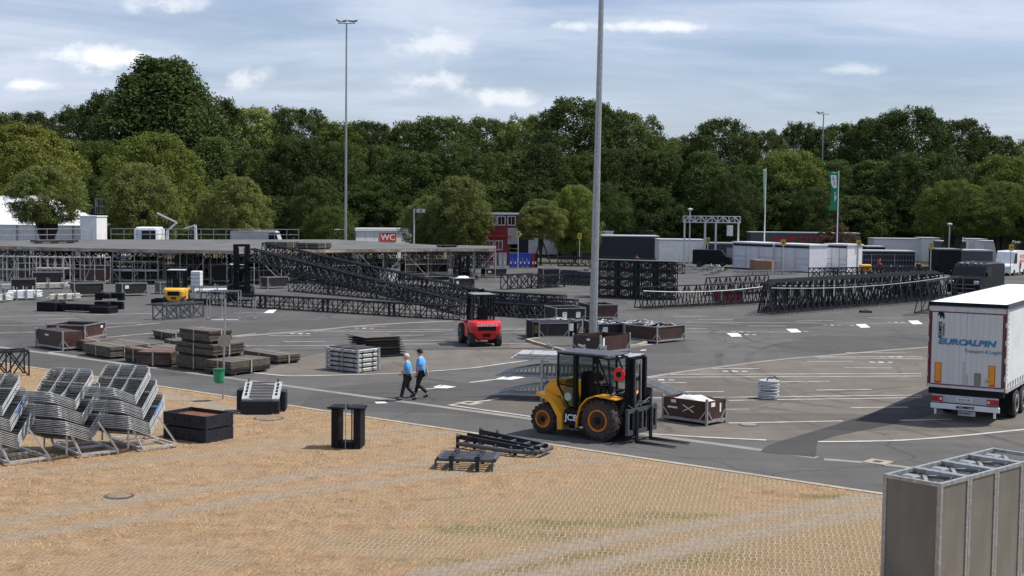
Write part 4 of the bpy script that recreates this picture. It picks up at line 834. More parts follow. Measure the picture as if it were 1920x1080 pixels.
BS((330,655),(308,650),(356,650),.4,4,BOARDG,'small grey bundle behind the tallest stack, lower left')
BS((322,640),(287,634),(348,637),.42,5,BOARDG,'far small bundle with two straps behind the tallest stack', strap=2)
# fanned dark plates
loc, rz, a, b_ = corners((690,672),(655,664),(748,667)); o = thing('plate_stack', 'fanned stack of thin dark plates behind the silver stack', 'plate stack', loc, rz)
for i in range(8):
    s = MB(); dx = (7-i)*.05-.1; dy = (i % 3)*.06; s.box(dx-.05, a+dx, dy, b_+dy, .06+i*.125, .06+i*.125+.035); s.build('plate', BOARD if i == 7 else DARKB, o); s = MB(); s.box(.1, a-.1, .1, b_-.1, .06+i*.125-.06, .06+i*.125-.004); s.build('spacer', DARKB, o)
# silver deck stack
SIL = mat('dull silver aluminium', (.40, .40, .39), .5, .35, .2, 5)
loc, rz, a, b_ = corners((671,700),(613,693),(706,694.5)); o = thing('silver_frame_stack', 'strapped stack of five silver aluminium frames near the two men', 'frame stack', loc, rz)
for i in range(5):
    s = MB(); z = .05+i*.2; s.bbox(0, a, 0, b_, z, z+.13, .02)
    for t in (.15, .38, .62, .85): s.box(-.06, -.001, b_*t-.04, b_*t+.04, z+.02, z+.1)
    for t in (.25, .75): s.box(a*t-.04, a*t+.04, -.06, -.001, z+.02, z+.1)
    for x in (0, a): 
        for y in (0, b_): s.tube((x, y, z-.02), (x, y, z+.16), .06, 8)
    s.build('frame', SIL, o); s = MB(); s.box(.08, a-.08, .08, b_-.08, z+.131, z+.18); s.build('spacer', DARKB, o)
s = MB(); s.box(-.075,-.065,b_*.45,b_*.45+.06,.03,1.04); s.box(-.07,a+.07,b_*.45,b_*.45+.06,1.04,1.05); s.build('strap', MGREY, o)
s = MB(); s.path([(a*.3,b_*.4,1.08),(a*.4,b_*.5,1.2),(a*.5,b_*.4,1.1),(a*.6,b_*.5,1.16)], .02, 5); s.build('chain', DGREY, o)
# bundles on the deck
BS((538,467),(502,466.2),(558,466),.62,7,PLYG,'left board bundle with orange strap on the stage deck', zf=3.03, b=2.2, a=2.6)
BS((596,468),(576,467),(632,466),.58,7,PLYG,'right board bundle on the stage deck', zf=3.03, b=2.2, a=2.6)
BS((70,457),(50,456.5),(150,456),.35,3,PLYG,'flat pile of boards on the left of the stage deck', zf=3.03, b=1.5, a=4.2, strap=0)
BS((835,464),(812,463.5),(852,463.5),.2,2,BLK2,'thin dark plates on the right end of the stage deck', zf=3.03, b=1.2, a=2.0, strap=0)
# ---- steel framed plywood crates
def crate(f, l, r, H, label, m=None, fr=None, fill=None, paper=None, a=None, b=None, z0=0, toprail=True, mark=False, group='steel framed plywood crates', fillm=None, lidded=False, D=None):
    loc, rz, a, b = corners(f, l, r, b, a); m = m or PLY; fr = fr or GALV
    o = thing('steel_crate', label, 'crate', (loc.x, loc.y, z0), rz, group); w = .07
    for x, y in ((w/2, w/2), (a-w/2, w/2), (w/2, b-w/2), (a-w/2, b-w/2)): s = MB(); s.bar((x, y, 0), (x, y, H+.06), w); s.build('post', fr, o)
    s = MB()
    for y in (w/2, b-w/2): s.bar((w, y, .14), (a-w, y, .14), w*.8, .09)
    for x in (w/2, a-w/2): s.bar((x, w, .14), (x, b-w, .14), w*.8, .09)
    s.build('base_frame', fr, o); s = MB(); k = .3
    for y in (.02, b-.02):
        s.bar((w, y, .18+k), (w+k*.8, y, .18), .045); s.bar((a-w, y, .18+k), (a-w-k*.8, y, .18), .045)
    for x in (.02, a-.02):
        s.bar((x, w, .18+k), (x, w+k*.8, .18), .045); s.bar((x, b-w, .18+k), (x, b-w-k*.8, .18), .045)
    s.build('brace', fr, o)
    e = w*.95; z1, z2 = .19, H-.03
    for nm, bx in (('side_panel', (w, a-w, e-.02, e)), ('side_panel', (w, a-w, b-e, b-e+.02)), ('side_panel', (e-.02, e, w, b-w)), ('side_panel', (a-e, a-e+.02, w, b-w))): s = MB(); s.box(*bx, z1, z2); s.build(nm, m, o)
    s = MB(); s.box(w, a-w, w, b-w, .19, .21); s.build('floor', DARKB, o)
    if toprail:
        s = MB()
        for y in (w/2, b-w/2): s.bar((w, y, H), (a-w, y, H), .05)
        for x in (w/2, a-w/2): s.bar((x, w, H), (x, b-w, H), .05)
        s.build('top_rail', fr, o)
    if lidded: s = MB(); s.box(w, a-w, w, b-w, H-.02, H+.0); s.build('lid', m, o)
    if paper:
        for side, t, z, pw, ph in paper:
            s = MB()
            if side == 'x': s.box(a*t-pw/2, a*t+pw/2, e-.032, e-.024, z-ph/2, z+ph/2)
            else: s.box(e-.032, e-.024, b*t-pw/2, b*t+pw/2, z-ph/2, z+ph/2)
            s.build('paper_label', PAPER, o)
    if mark:
        s = MB(); y = b*.42; s.bar((e-.03, y-.22, .62), (e-.03, y+.22, .40), .025); s.bar((e-.03, y-.22, .40), (e-.03, y+.22, .62), .025); s.box(e-.032, e-.024, y+.45, y+.85, .46, .52); s.build('chalk_mark', PAPER, o)
    if fill:
        nm, mm, hh, n, lb = fill; rs = random.Random(int(f[0])); 
        c = Matrix.Rotation(rz, 4, 'Z') @ Vector((a/2, b/2, 0)); q = tag(heap(nm, mm, a-.3, b-.3, hh, n, rs), lb, nm.replace('_', ' ')); q.location = (loc.x+c.x, loc.y+c.y, z0+H-.12); q.rotation_euler = (0, 0, rz)
    return o
def heap(name, m, a, b, h, kind, rs):
    s = MB()
    if kind == 'cloth':
        n = 14; vs = [];
        for i in range(n+1):
            for j in range(n+1):
                x = (i/n-.5)*a; y = (j/n-.5)*b; e = (1-abs(i/n-.5)*2)*(1-abs(j/n-.5)*2); vs.append((x+rs.uniform(-.02,.02), y, h*min(1, e*2.2)*(.6+.4*mnoise.noise((x*3, y*3, 5)))+rs.uniform(0, .03)-.1*(e < .01)))
        s.add(vs, [(i*(n+1)+j, (i+1)*(n+1)+j, (i+1)*(n+1)+j+1, i*(n+1)+j+1) for i in range(n) for j in range(n)])
    else:
        for i in range(26 if kind == 'tubes' else 14):
            c = Vector((rs.uniform(-.42,.42)*a, rs.uniform(-.42,.42)*b, rs.uniform(0,h*.6))); t = rs.uniform(0, 3.14); L_ = rs.uniform(.12, .35)*a; d = Vector((math.cos(t)*L_, math.sin(t)*L_*.6, rs.uniform(-.1,.16)))
            s.tube(c-d*.5, c+d*.5, rs.uniform(.02,.045), 6)
    return s.build(name, m, None, smooth=kind == 'cloth')
crate((1325,800),(1240,787.5),(1364,793),.84,'brown crate right of the yellow forklift with white cloth and chalk cross', fill=('tarpaulin', CLOTH, .22, 'cloth', 'crumpled white cloth lying in the brown chalk marked crate'), paper=[('x',.35,.68,.22,.14),('x',.72,.55,.08,.3),('y',.75,.7,.2,.1)], mark=True, toprail=False)
crate((1126,667),(1090,660),(1182,660),.92,'empty red brown crate right behind the yellow forklift cab', paper=[('x',.12,.62,.14,.42),('y',.45,.72,.2,.1)], toprail=False)
crate((1232,645),(1199,637),(1285,639.5),.88,'dark brown crate full of fittings at the right of the kerb island', fill=('clamp_heap', SIL, .3, 'tubes', 'heap of silver clamps in the crate right of the kerb island'))
crate((1010,637),(986,628),(1035,632),.88,'dark crate at the left end of the crate cluster', m=PLYD, fill=('cloth_heap', CLOTH, .2, 'cloth', 'white sheet bundle on the leftmost cluster crate'))
crate((1060,633),(1038,627),(1092,628),.85,'dark crate with white paper behind the long black case', m=PLYD, fill=('fitting_heap', GALVB, .3, 'tubes', 'pale metal fittings heaped left of the near mast'), paper=[('x',.7,.5,.2,.3)])
crate((1120,637),(1093,629),(1150,632),.85,'dark crate directly right of the near mast foot', m=PLYD, fill=('fitting_heap', GALVB, .3, 'tubes', 'pale metal fittings heaped right of the near mast'), paper=[('x',.25,.5,.28,.36)])
crate((1168,638),(1150,631),(1206,633),.9,'dark brown crate with a tall paper sheet near the orange box', m=PLY, fill=('fitting_heap', SIL, .35, 'tubes', 'tangle of grey fittings above the tall paper sheet'), paper=[('x',.62,.5,.16,.45)])
crate((1108,600),(1084,594),(1126,596),.95,'red brown crate half hidden by the near mast, behind the cluster', m=PLY)
crate((1042,606),(1020,600),(1072,602),.9,'dark crate with two paper sheets in front of the flat trusses', m=PLYD, paper=[('x',.3,.5,.3,.36),('x',.75,.5,.3,.36)])
crate((117.5,659),(66,650.5),(139,654),.9,'brown crate with a white stencil on the left by the boards', paper=[('y',.6,.68,.34,.08)], toprail=False, lidded=True)
crate((160,640),(118,634),(199,632),.8,'second brown crate behind the stencilled one', paper=[('x',.82,.6,.22,.12)])
crate((139,557),(124,553),(197,556),1.0,'long dark crate left of the pair before the scaffolding', m=PLYD, toprail=True, b=1.3)
crate((229,556),(209,553),(280,555),.95,'long dark crate left of the yellow counterbalance forklift', m=PLYD, b=1.3, paper=[('x',.2,.7,.3,.25)])
crate((300,552),(284,549),(345,551),.9,'greenish dark crate behind the yellow forklift', m=PLYG, b=1.2)
crate((850,543),(829,540.5),(891,542.5),.95,'grey brown crate with white label above the red forklift roof', m=PLY, b=1.2, fill=('cover_pile', WHITE, .4, 'cloth', 'white covers piled in the crate above the red forklift'), paper=[('x',.2,.55,.2,.35)])
crate((502,542),(474,539),(546,541),.95,'long dark crate right of the tall black forklift mast', m=PLYD, b=1.2)
crate((910,521),(894,518.5),(945,520),.9,'dark crate with paper left of the wheeled blue bins', m=PLYD, b=1.3, paper=[('x',.2,.6,.3,.2)])
crate((1018,538),(1001,535),(1043,537),1.6,'tall dark crate with diagonal steel braces beyond the yard', m=PLYD, b=1.4)
crate((1093,528),(1072,525),(1112,527),.95,'olive crate with dark net heap left of the near mast', m=PLYG, b=1.3, fill=('net_heap', BLK2, .5, 'cloth', 'dark net heap on the olive crate'), paper=[('x',.25,.5,.2,.4)])
crate((1352,571),(1343,568),(1394,570),1.0,'red crate seen through the long lattice truss', m=mat('dark red panel', (.13, .018, .02), .5), b=1.2)
crate((1570,507),(1562,505),(1600,506.5),1.0,'black tub crate on the far yard before the green flag pole', m=PLYD, b=1.3)
crate((728,532),(706,530),(747,531.5),1.3,'crate of white slats under the right part of the deck', m=mat('white slat', (.5,.5,.5)), b=1.5)
for i, (px, py, w) in enumerate(((20,548,48),(60,541,60),(150,533,58),(225,530,50),(310,528,60),(395,530,50),(470,528,52),(560,520,50),(620,516,46),(690,512,40),(760,512,42),(30,528,46),(255,520,40),(340,518,44))):
    D = P(px, py).y; w_ = w*D/FPX
    crate((px,py),(px-8,py-2),(px+w,py-.5),1.0+.3*(i % 3),['long dark crate','dark crate','brown crate','low dark crate'][i % 4]+' stored under the stage deck, '+['at far left','second from far left','below the tent side','below the deck stairs','left of the black truss mast','behind the white slat boxes','behind the tall black mast','behind the long sloping truss','near the deck middle','right of the deck middle','at the deck right part','in the far left back row','in the back row below the crane truck','in the back row behind the yellow forklift'][i], m=PLYD if i % 4 != 2 else PLY, b=1.5, group='crates stored under the stage')
# black flat case and cardboard boxes
loc, rz, a, b_ = corners((997,637),(990,632),(1083,635.5)); o = thing('flight_case', 'long black case with paper notice in front of the crate cluster', 'case', loc, rz); s = MB(); s.bbox(0, a, 0, 1.0, .08, .98, .03); s.build('body', BLK, o)
s = MB(); [s.bar((x,-.02,.1),(x,-.02,.95),.05) for x in (.05,a*.33,a*.66,a-.05)]; [s.bar((0,-.02,z),(a,-.02,z),.05) for z in (.12,.93)]; s.build('trim', DGREY, o)
s = MB(); s.box(a*.75,a*.9,-.05,-.04,.45,.85); s.build('paper_label', PAPER, o); s = MB(); s.box(a*.05,a*.3,-.012,-.003,.35,.8); s.build('stained_panel', mat('stained brown panel', (.12,.08,.03)), o)
loc = P(1190, 639); o = thing('orange_box', 'orange box half hidden between crates by the kerb island', 'box', (loc.x, loc.y+.5, 0), 0); s = MB(); s.bbox(0,.7,0,.6,.05,.45,.02); s.build('body', ORNG, o); s = MB(); s.bar((.05,-.02,.08),(.65,-.02,.42),.05); s.build('brace', TIMB, o)
for f, l, r, H, lb in (((1420,509),(1394,506),(1421,508),1.3,'left brown cardboard pallet box before the pale containers'), ((1447,510),(1421,508),(1455,508),1.25,'right brown cardboard pallet box before the pale containers')):
    loc, rz, a, b_ = corners(f, l, r, b=2.0, a=1.2); o = thing('pallet_box', lb, 'box', loc, rz, 'brown boxes on the far yard'); s = MB(); s.box(0,a,0,b_,.15,H); s.build('body', mat('brown cardboard', (.26,.15,.09), .9), o); s = MB(); [s.box(0,a,y,y+.1,0,.145) for y in (0,b_/2,b_-.1)]; s.build('pallet', TIMB, o)
# wheeled litter bins, row of blue and grey
BINS = ((928,3),(938,3),(946,3),(958,0),(966,0),(976,0),(984,0),(992,0),(999,1),(1004,2))
bl = ['grey litter bin at left end of the bin row','second grey litter bin from the left','grey litter bin touching the blue ones','leftmost blue bin beside a grey one','second blue bin from the left','middle blue bin of the row','fourth blue bin of the row','last blue bin next to the red one','red bin near the right end of the row','black bin at the right end of the row']
for i, (px, c) in enumerate(BINS):
    p = P(px, 503); H = 1.75; o = thing('wheeled_bin', bl[i], 'bin', (p.x, p.y, 0), rnd.uniform(-.1,.1), 'row of tall wheeled bins'); s = MB(); s.prism([(-.19,.1),(.19,.1),(.22,H-.1),(-.22,H-.1)], -.3, .3); s.build('body', (BLUE, DRED, BLK, LGREY)[c], o); s = MB(); s.prism([(-.24,H-.1),(.24,H-.1),(.22,H),(-.22,H)], -.36, .36); s.build('lid', (BLUE, RED, BLK, MGREY)[c], o)
    s = MB(); [s.lathe([(.03,-.03),(.1,-.03),(.1,.03),(.03,.03)], (x, .3, .1), 'X', 10) for x in (-.17,.17)]; s.build('wheels', TYRE, o); s = MB(); s.box(-.09,.05,-.335,-.325,.5,.8); s.build('paper_label', PAPER, o)
# ---- trusses
def truss(A, B, w, h, n, label, r=.035, rb=.02, m=None, group='black lattice trusses', name='lattice_truss', diag='X', z0=0, feet=0):
    A = Vector(A); B = Vector(B); d = B-A; L_ = d.length; rz = math.atan2(d.y, d.x); pit = -math.asin(d.z/L_)
    o = thing(name, label, 'truss', A, rz, group, ry=pit); s = MB()
    for y in (-w/2, w/2):
        for z in (0, h): s.bar((0, y, z), (L_, y, z), r*2)
    s.build('chords', m or BLK, o); s = MB(); k = L_/n
    for i in range(n+1):
        x = i*k
        for y in (-w/2, w/2): s.bar((x, y, r), (x, y, h-r), rb*2.2)
        for z in (0, h): s.bar((x, -w/2+r, z), (x, w/2-r, z), rb*2)
        if i < n:
            for y in (-w/2, w/2):
                if diag == 'X' or i % 2 == 0: s.bar((x, y, 0), (x+k, y, h), rb*2)
                if diag == 'X' or i % 2: s.bar((x, y, h), (x+k, y, 0), rb*2)
            s.bar((x, -w/2, h), (x+k, w/2, h), rb*2)
    s.build('bracing', m or BLK, o)
    if n > 6:
        s = MB(); [s.box(x-.09, x-.02, -w/2-.05, w/2+.05, -.04, h+.04) if False else [s.bar((x, y, -.02), (x, y, h+.02), .13) for y in (-w/2, w/2)] for x in np.arange(L_/4, L_, L_/4)]; s.build('joint_plates', m or BLK, o)
    return o
T1 = mat('black truss steel', (.016, .017, .023), .55, 0, .4, 3, spec=.3)
truss(P(382,571), P(866,600.5), .55, .86, 26, 'long low truss across the front of the left truss group', .045, .024, T1, diag='Z')
truss(P(540,548)+Vector((0,1.5,0)), P(880,578)+Vector((0,1,0)), .55, .82, 18, 'second long truss right behind the front one', .045, .024, T1)
truss(P(590,546)+Vector((0,3.5,0)), P(900,570)+Vector((0,3,0)), .55, .82, 16, 'third long truss lying behind the second', .045, .024, T1)
tA = Vector(PD(470, 488, 96.5)); tB = P(868, 596); tA.z = 3.0; tB = Vector((tB.x, tB.y+.3, .15))
truss(tA, tB, .55, .85, 26, 'long sloping truss lifted by the tall black forklift, near side', .045, .024, T1)
truss(tA+Vector((.5,2.4,.35)), tB+Vector((1.2,3.2,.5)), .55, .85, 26, 'long sloping truss lifted by the tall black forklift, far side', .045, .024, T1)
truss(tA+Vector((2.5,1.2,-1.15)), P(760,578)+Vector((0,4,.3)), .5, .5, 18, 'thin sloping truss slung beneath the two lifted ones', .04, .022, T1)
for i, (pa, pb, dy, w, h, lb) in enumerate((((900,590),(1076,602),0,.55,.85,'front truss of the right hand flat group'),((905,590),(1085,602),1.6,.55,.85,'second truss of the right hand flat group'),((890,588),(1080,600),3.2,.55,.8,'third truss of the right hand flat group'),((880,586),(1088,598),5.0,.55,.85,'rear truss of the right hand flat group'))):
    truss(P(*pa)+Vector((0,dy,0)), P(*pb)+Vector((0,dy,0)), w, h, 9, lb, .045, .024, T1)
truss(P(905,590)+Vector((0,2.0,.9)), P(1060,600)+Vector((0,2.0,.9)), .5, .5, 9, 'thin truss lying on top of the right hand flat group', .04, .022, T1)
# dark lattice bundles and cases added to darken the space under the deck
UW = ('at the far left','left of the tent line','below the white tent','below the deck stairs','below the crane truck','below the grey motorhome','behind the lifted truss end','below the two deck bundles','below the toilet container','right of the toilet container','near the right end of the stage')
for i in range(11):
    px = -20+i*86; A_ = P(px, 503.5-.2*(i % 3)); B_ = P(px+80, 503.5-.2*(i % 3))
    for lv in range(3): truss(A_+Vector((0,0,.05+lv*.85)), B_+Vector((-.3,0,.05+lv*.85)), 1.0, .8, 7, ['bottom','middle','upper'][lv]+' dark lattice bundle under the stage, '+UW[i], .07, .04, T1, group='lattice bundles under the stage')
for i in range(8):
    px = 30+i*108; q = P(px, 512); e = thing('dark_case', 'big black case in the shade under the stage, '+UW[i], 'case', q, 0, 'black cases under the stage'); s = MB(); s.bbox(0, 3.0, 0, 1.2, .12, 1.5, .04); s.build('body', BLK, e); s = MB(); [s.box(x, x+.07, -.03, -.002, .14, 1.48) for x in (0,.95,1.95,2.9)]; s.build('edge_trim', MGREY, e)
# tall stacked block of trusses right of the near mast
for r_ in range(4):
    for c_ in range(2):
        truss(P(1122,557)+Vector((0,c_*1.3,.05+r_*.74)), P(1277,563)+Vector((-.4,c_*1.3,.05+r_*.74)), .6, .68, 7, ['front','rear'][c_]+' truss of the '+['bottom','second','third','top'][r_]+' layer in the tall block right of the near mast', .05, .028, T1, group='trusses stacked in the tall block')
s = tag(MB().bar(P(1120,557)+Vector((0,-.3,3.02)), P(1277,563)+Vector((-.4,-.3,3.02)), .7, .05).build('cover_board', MGREY), 'grey board lying on the tall truss block', 'board')
for i in range(4): truss(P(1046+i*2,533-i*3), P(1112,536-i*3), .6, .9, 6, 'lattice frame %s the olive crate' % ['just behind','second behind','third behind','farthest behind'][i], .05, .028, T1, group='lattice frames left of the mast')
truss(P(1046,516)+Vector((0,0,1.0)), P(1110,517)+Vector((0,0,1.0)), .6, .9, 5, 'raised lattice frame standing over the frames left of the mast', .05, .028, T1, group='lattice frames left of the mast')
truss(P(945,543), P(1002,540), .8, 1.25, 3, 'short black lattice trolley before the blue bins', .05, .03, T1); truss(P(1003,541), P(1052,538), .8, 1.1, 3, 'short black lattice frame right of the trolley', .05, .03, T1)
truss(P(1110,505), P(1225,512), .7, 1.5, 9, 'dark lattice rack behind the tall truss block', .05, .03, T1); truss(P(1225,512), P(1282,514), .7, 1.0, 4, 'low dark lattice rack left of the black van', .05, .03, T1)
truss(P(296,600), P(372,594), .9, .95, 3, 'short grey lattice frame in front of the yellow counterbalance forklift', .05, .03, DGREY)
truss(P(-90,712), P(50,704), .8, 1.05, 4, 'dark lattice frame cut off by the left edge on the verge', .045, .026, BLK2)
truss(P(795,550), P(858,553), .5, .55, 6, 'low bent wire frame row before the deck', .025, .015, MGREY)
# A-frame trusses on castors
def atruss(A, B, h, wb, n, label, casters=True, m=None, cable=True):
    A = Vector(A); B = Vector(B); d = B-A; L_ = d.length; o = thing('roof_truss', label, 'truss', A, math.atan2(d.y, d.x), 'tall triangular roof trusses'); m = m or T1; z0 = .18; s = MB(); k = L_/n
    for y in (-wb/2, wb/2): s.bar((0,y,z0),(L_,y,z0),.085)
    for y in (-.14, .14): s.bar((0,y,h),(L_,y,h),.055)
    s.build('chords', m, o); s = MB()
    for i in range(n+1):
        x = i*k
        for g in (-1, 1): s.bar((x, g*wb/2, z0), (x, g*.14, h), .06)
        s.bar((x,-wb/2,z0),(x,wb/2,z0),.05); s.bar((x,-.14,h),(x,.14,h),.05)
        if i < n:
            for g in (-1, 1):
                xm = x+k/2; s.bar((x, g*.14, h), (xm, g*wb/2, z0), .05); s.bar((xm, g*wb/2, z0), (x+k, g*.14, h), .05)
    s.build('bracing', m, o)
    if casters:
        for x in np.arange(L_*.06, L_, max(2.2, L_/4)):
            s = MB(); s.bar((x,-wb/2,.16),(x+1.1,-wb/2,.16),.07); [s.tube((x+t,-wb/2-.03,.07),(x+t,-wb/2+.03,.07),.07,10) for t in (.05,1.05)]; [s.bar((x+t,-wb/2,.1),(x+t,-wb/2,.16),.05) for t in (.05,1.05)]; s.build('castor_beam', GALV, o)
    if cable: s = MB(); pts = [Vector((L_*t, -wb*.30-.12, h*.72+.14*h*(2*t-1)**2)) for t in [i/10 for i in range(11)]]; s.path(pts, .022, 5); s.build('cable', GALVB, o)
    return o
atruss(P(1198,582), P(1440,574)+Vector((0,2,0)), 1.62, .95, 11, 'front triangular truss with slack cable right of the tall block')
atruss(P(1330,560)+Vector((0,1,0)), P(1450,556)+Vector((0,3,0)), 1.6, .95, 6, 'triangular truss behind the red crate', cable=False)
atruss(P(1434,592), P(1764,563), 2.2, 1.15, 17, 'front triangular truss with cable in the right hand row')
for i, lb in enumerate(('second','third','fourth')):
    atruss(P(1444,592)+Vector((.4*i,1.4*(i+1),0)), P(1764,563)+Vector((.3*i,1.25*(i+1),0)), 2.2, 1.15, 17, lb+' triangular truss of the right hand row', casters=False, cable=i == 1)
atruss(P(1731,592)+Vector((0,0,0)), P(1800,575), 2.3, 1.2, 3, 'triangular truss end leaning beside the white trailer', casters=False, cable=False)
truss(P(1520,525), P(1700,522), .7, 1.2, 9, 'flat dark truss lying beyond the right hand row', .05, .03, T1)
truss(P(1640,515), P(1760,514), .7, .8, 9, 'low dark truss beyond the right hand row near the fence', .05, .03, T1)
truss(P(1380,517), P(1490,515), .7, .5, 8, 'flat lattice section before the cardboard boxes', .04, .025, MGREY)
p = P(1623,586); o = thing('floor_weight', 'low black weight lying on the asphalt before the truss row', 'weight', p, 0); s = MB(); s.bbox(-.4,.4,-.3,.3,0,.14,.04); s.build('plate', BLK, o); s = MB(); s.path([(-.12,0,.14),(-.1,0,.22),(.1,0,.22),(.12,0,.14)], .02); s.build('handle', DGREY, o)
# white tubing racks at left and long bolts
def rack(px0, px1, py, H, label, m, nt, dy=1.0):
    A = P(px0, py); B = P(px1, py-1); L_ = (B-A).length; o = thing('tube_rack', label, 'tube rack', A, math.atan2(B.y-A.y, B.x-A.x), 'racks of tubes before the scaffolding')
    for x in (0, L_*.5, L_):
        for y in (0, dy): s = MB(); s.bar((x,y,0),(x,y,H),.07); s.build('post', GALV, o)
    s = MB(); [s.bar((0,y,.12),(L_,y,.12),.07) for y in (0,dy)]; [s.bar((x,0,.12),(x,dy,.12),.06) for x in (0,L_*.5,L_)]; s.build('base_frame', GALV, o); s = MB(); rs = random.Random(px0)
    for i in range(nt): z = .18+(i//7)*.09; y = .08+(i % 7)*(dy-.16)/6; e = rs.uniform(-.4,.4); s.tube((-.2+e,y,z),(L_+.2+e,y,z),.045,6)
    s.build('tubes', m, o)
rack(32,68,563,.95,'steel rack with bright white tubes left of the black beams',WHITE,42); rack(108,141,565,.75,'steel rack with grey tubes above the black beams',SCAF,28); rack(-20,10,568,.95,'steel rack with tubes cut off by the left edge',GALV,30); rack(2,60,545,.9,'steel rack of tubes in the second row at far left',GALV,28); rack(64,120,543,.9,'long steel rack of tubes before the scaffold towers',SCAF,28)
rack(375,440,550,.7,'steel rack with pale planks behind the yellow forklift',WHITE,14)
# scaffolding towers before the deck at left
for i, (x0, x1, py, H, lb) in enumerate(((-30,60,538,2.6,'at the left edge'),(62,122,536,2.5,'second from the left edge'),(120,200,533,2.4,'above the dark long crates'),(200,300,531,2.0,'left of the yellow forklift mast'))):
    A = P(x0, py); B = P(x1, py); L_ = (B-A).length; o = thing('scaffold_tower', 'open steel scaffold bay '+lb, 'scaffold', A, 0, 'open scaffold bays before the stage'); n = 4
    for k in range(n+1):
        for y in (0, 1.6): s = MB(); s.tube((L_*k/n,y,0),(L_*k/n,y,H),.04,6); s.build('post', SCAF, o)
    s = MB(); [s.bar((0,y,z),(L_,y,z),.06) for y in (0,1.6) for z in (.3, H*.55, H-.1)]; [s.bar((L_*k/n,0,z),(L_*k/n,1.6,z),.05) for k in range(n+1) for z in (.3,H-.1)]; s.build('ledgers', SCAF, o)
    s = MB(); s.bar((0,0,H),(L_/n,0,.3),.05); s.bar((L_*2/n,0,.3),(L_*3/n,0,H),.05); s.build('brace', SCAF, o)
    if i % 2: s = MB(); s.box(0,L_,.1,1.5,H*.55+.04,H*.55+.12); s.build('planks', WHITE if i == 3 else SCAF, o)
o = thing('steel_channel', 'pair of dark steel channels on the ground behind the yellow counterbalance forklift', 'channel', P(272,574)+Vector((0,1.5,0)), R(-1)); s = MB(); s.box(0,4.2,0,.3,.08,.38); s.build('channel', BLK, o); s = MB(); s.box(.1,4.1,.5,.8,.08,.42); s.build('channel', BLK2, o); s = MB(); [s.box(x,x+.1,0,.8,0,.078) for x in (.5,2,3.5)]; s.build('spacer', TIMB, o)
# silver tube cage
A = P(388,600); o = thing('tube_cage', 'open silver tube cage standing on a white base plate', 'cage', A, R(3)); s = MB()
for x in (0,.9,1.9,2.8):
    for y in (0,1.0): s.tube((x,y,0),(x,y,1.75 if x < 2 else 1.3),.035,6)
for y in (0,1.0): s.bar((0,y,1.75),(1.9,y,1.75),.05); s.bar((0,y,.08),(2.8,y,.08),.05); s.bar((1.9,y,1.3),(2.8,y,1.3),.05)
for x in (0,1.9,2.8): s.bar((x,0,.08),(x,1,.08),.05)
s.build('frame', GALV, o); s = MB(); s.box(.3,1.9,-.3,.6,.01,.05); s.build('base_plate', WHITE, o)
# white slat boxes beside the yellow forklift
for k in range(4): p = P(353,562); q = MB(); q.bbox(-.3,.42,0,.8,.0,.25,.03); tag(q.build('white_box', WHITE, None, loc=(p.x,p.y+2,.9+k*.28)), 'white box in the column right of the yellow forklift, '+['lowest','second','third','topmost'][k], 'box', 'column of white boxes')
p = P(353,562); o = thing('box_stand', 'low steel stand carrying the column of white boxes', 'stand', (p.x, p.y+2, 0)); s = MB(); [s.bar((x,y,0),(x,y,.86),.06) for x in (-.25,.37) for y in (.05,.75)]; s.build('legs', GALV, o); s = MB(); s.box(-.3,.42,0,.8,.86,.895); s.build('top_plate', GALV, o)
# heavy black beams on the ground
o = thing('steel_beam', 'long black steel beam lying on the asphalt at left', 'steel beam', P(76,583), math.atan2((P(205,588)-P(76,583)).y, (P(205,588)-P(76,583)).x)); L_ = (P(205,588)-P(76,583)).length; s = MB(); s.box(0,L_,0,.06,.1,.5); s.box(0,L_,.5,.56,.1,.5); s.box(0,L_,.06,.5,.26,.32); [s.box(x,x+.05,-.05,0,.1,.5) for x in np.arange(.3,L_,.6)]; s.build('web', BLK, o)
for x in (-.1, L_-1.3): s = MB(); s.bbox(x,x+1.4,-.3,.9,.0,.44 if x > 0 else .6,.04); s.build('foot_block', BLK, o)
for z, lb in ((0,'lower black cross shaped base right of the long beam'),(.6,'upper black cross shaped base right of the long beam')):
    p = P(163+z*2,583); o = thing('cross_base', lb, 'base', (p.x,p.y+1.2,z), 0, 'stacked black cross bases'); s = MB(); s.bbox(0,1.9,.3,.7,.12,.5,.04); s.build('arm', BLK, o); s = MB(); s.bbox(.75,1.15,-.3,.296,.14,.48,.04); s.bbox(.75,1.15,.704,1.3,.14,.48,.04); s.build('cross_arm', BLK, o)
    for x in (0, 1.5): s = MB(); s.bbox(x,x+.4,.25,.75,0,.115,.02); s.build('foot', BLK, o)
# coil stack on the bays
p = P(1440,748); o = thing('coil_stack', 'short stack of silver hoops with a brown strap on the parking bays', 'hoop stack', p, 0); s = MB()
for k in range(11):
    z = .04+k*.058+(.05 if k > 4 else 0); r0 = .36+.015*((k*7) % 3); s.lathe([(r0-.05,z),(r0+.01,z),(r0+.02,z+.022),(r0+.01,z+.044),(r0-.05,z+.044)], (.03*((k*5) % 3-1),0,0), n=28)
s.build('hoops', GALVB, o, smooth=False); s = MB(); s.path([(-.1,-.3,.76),(0,-.05,.82),(.12,-.1,.8),(.25,.1,.84),(.3,-.25,.78)], .03, 5); s.build('strap', mat('brown strap', (.06,.035,.02)), o)
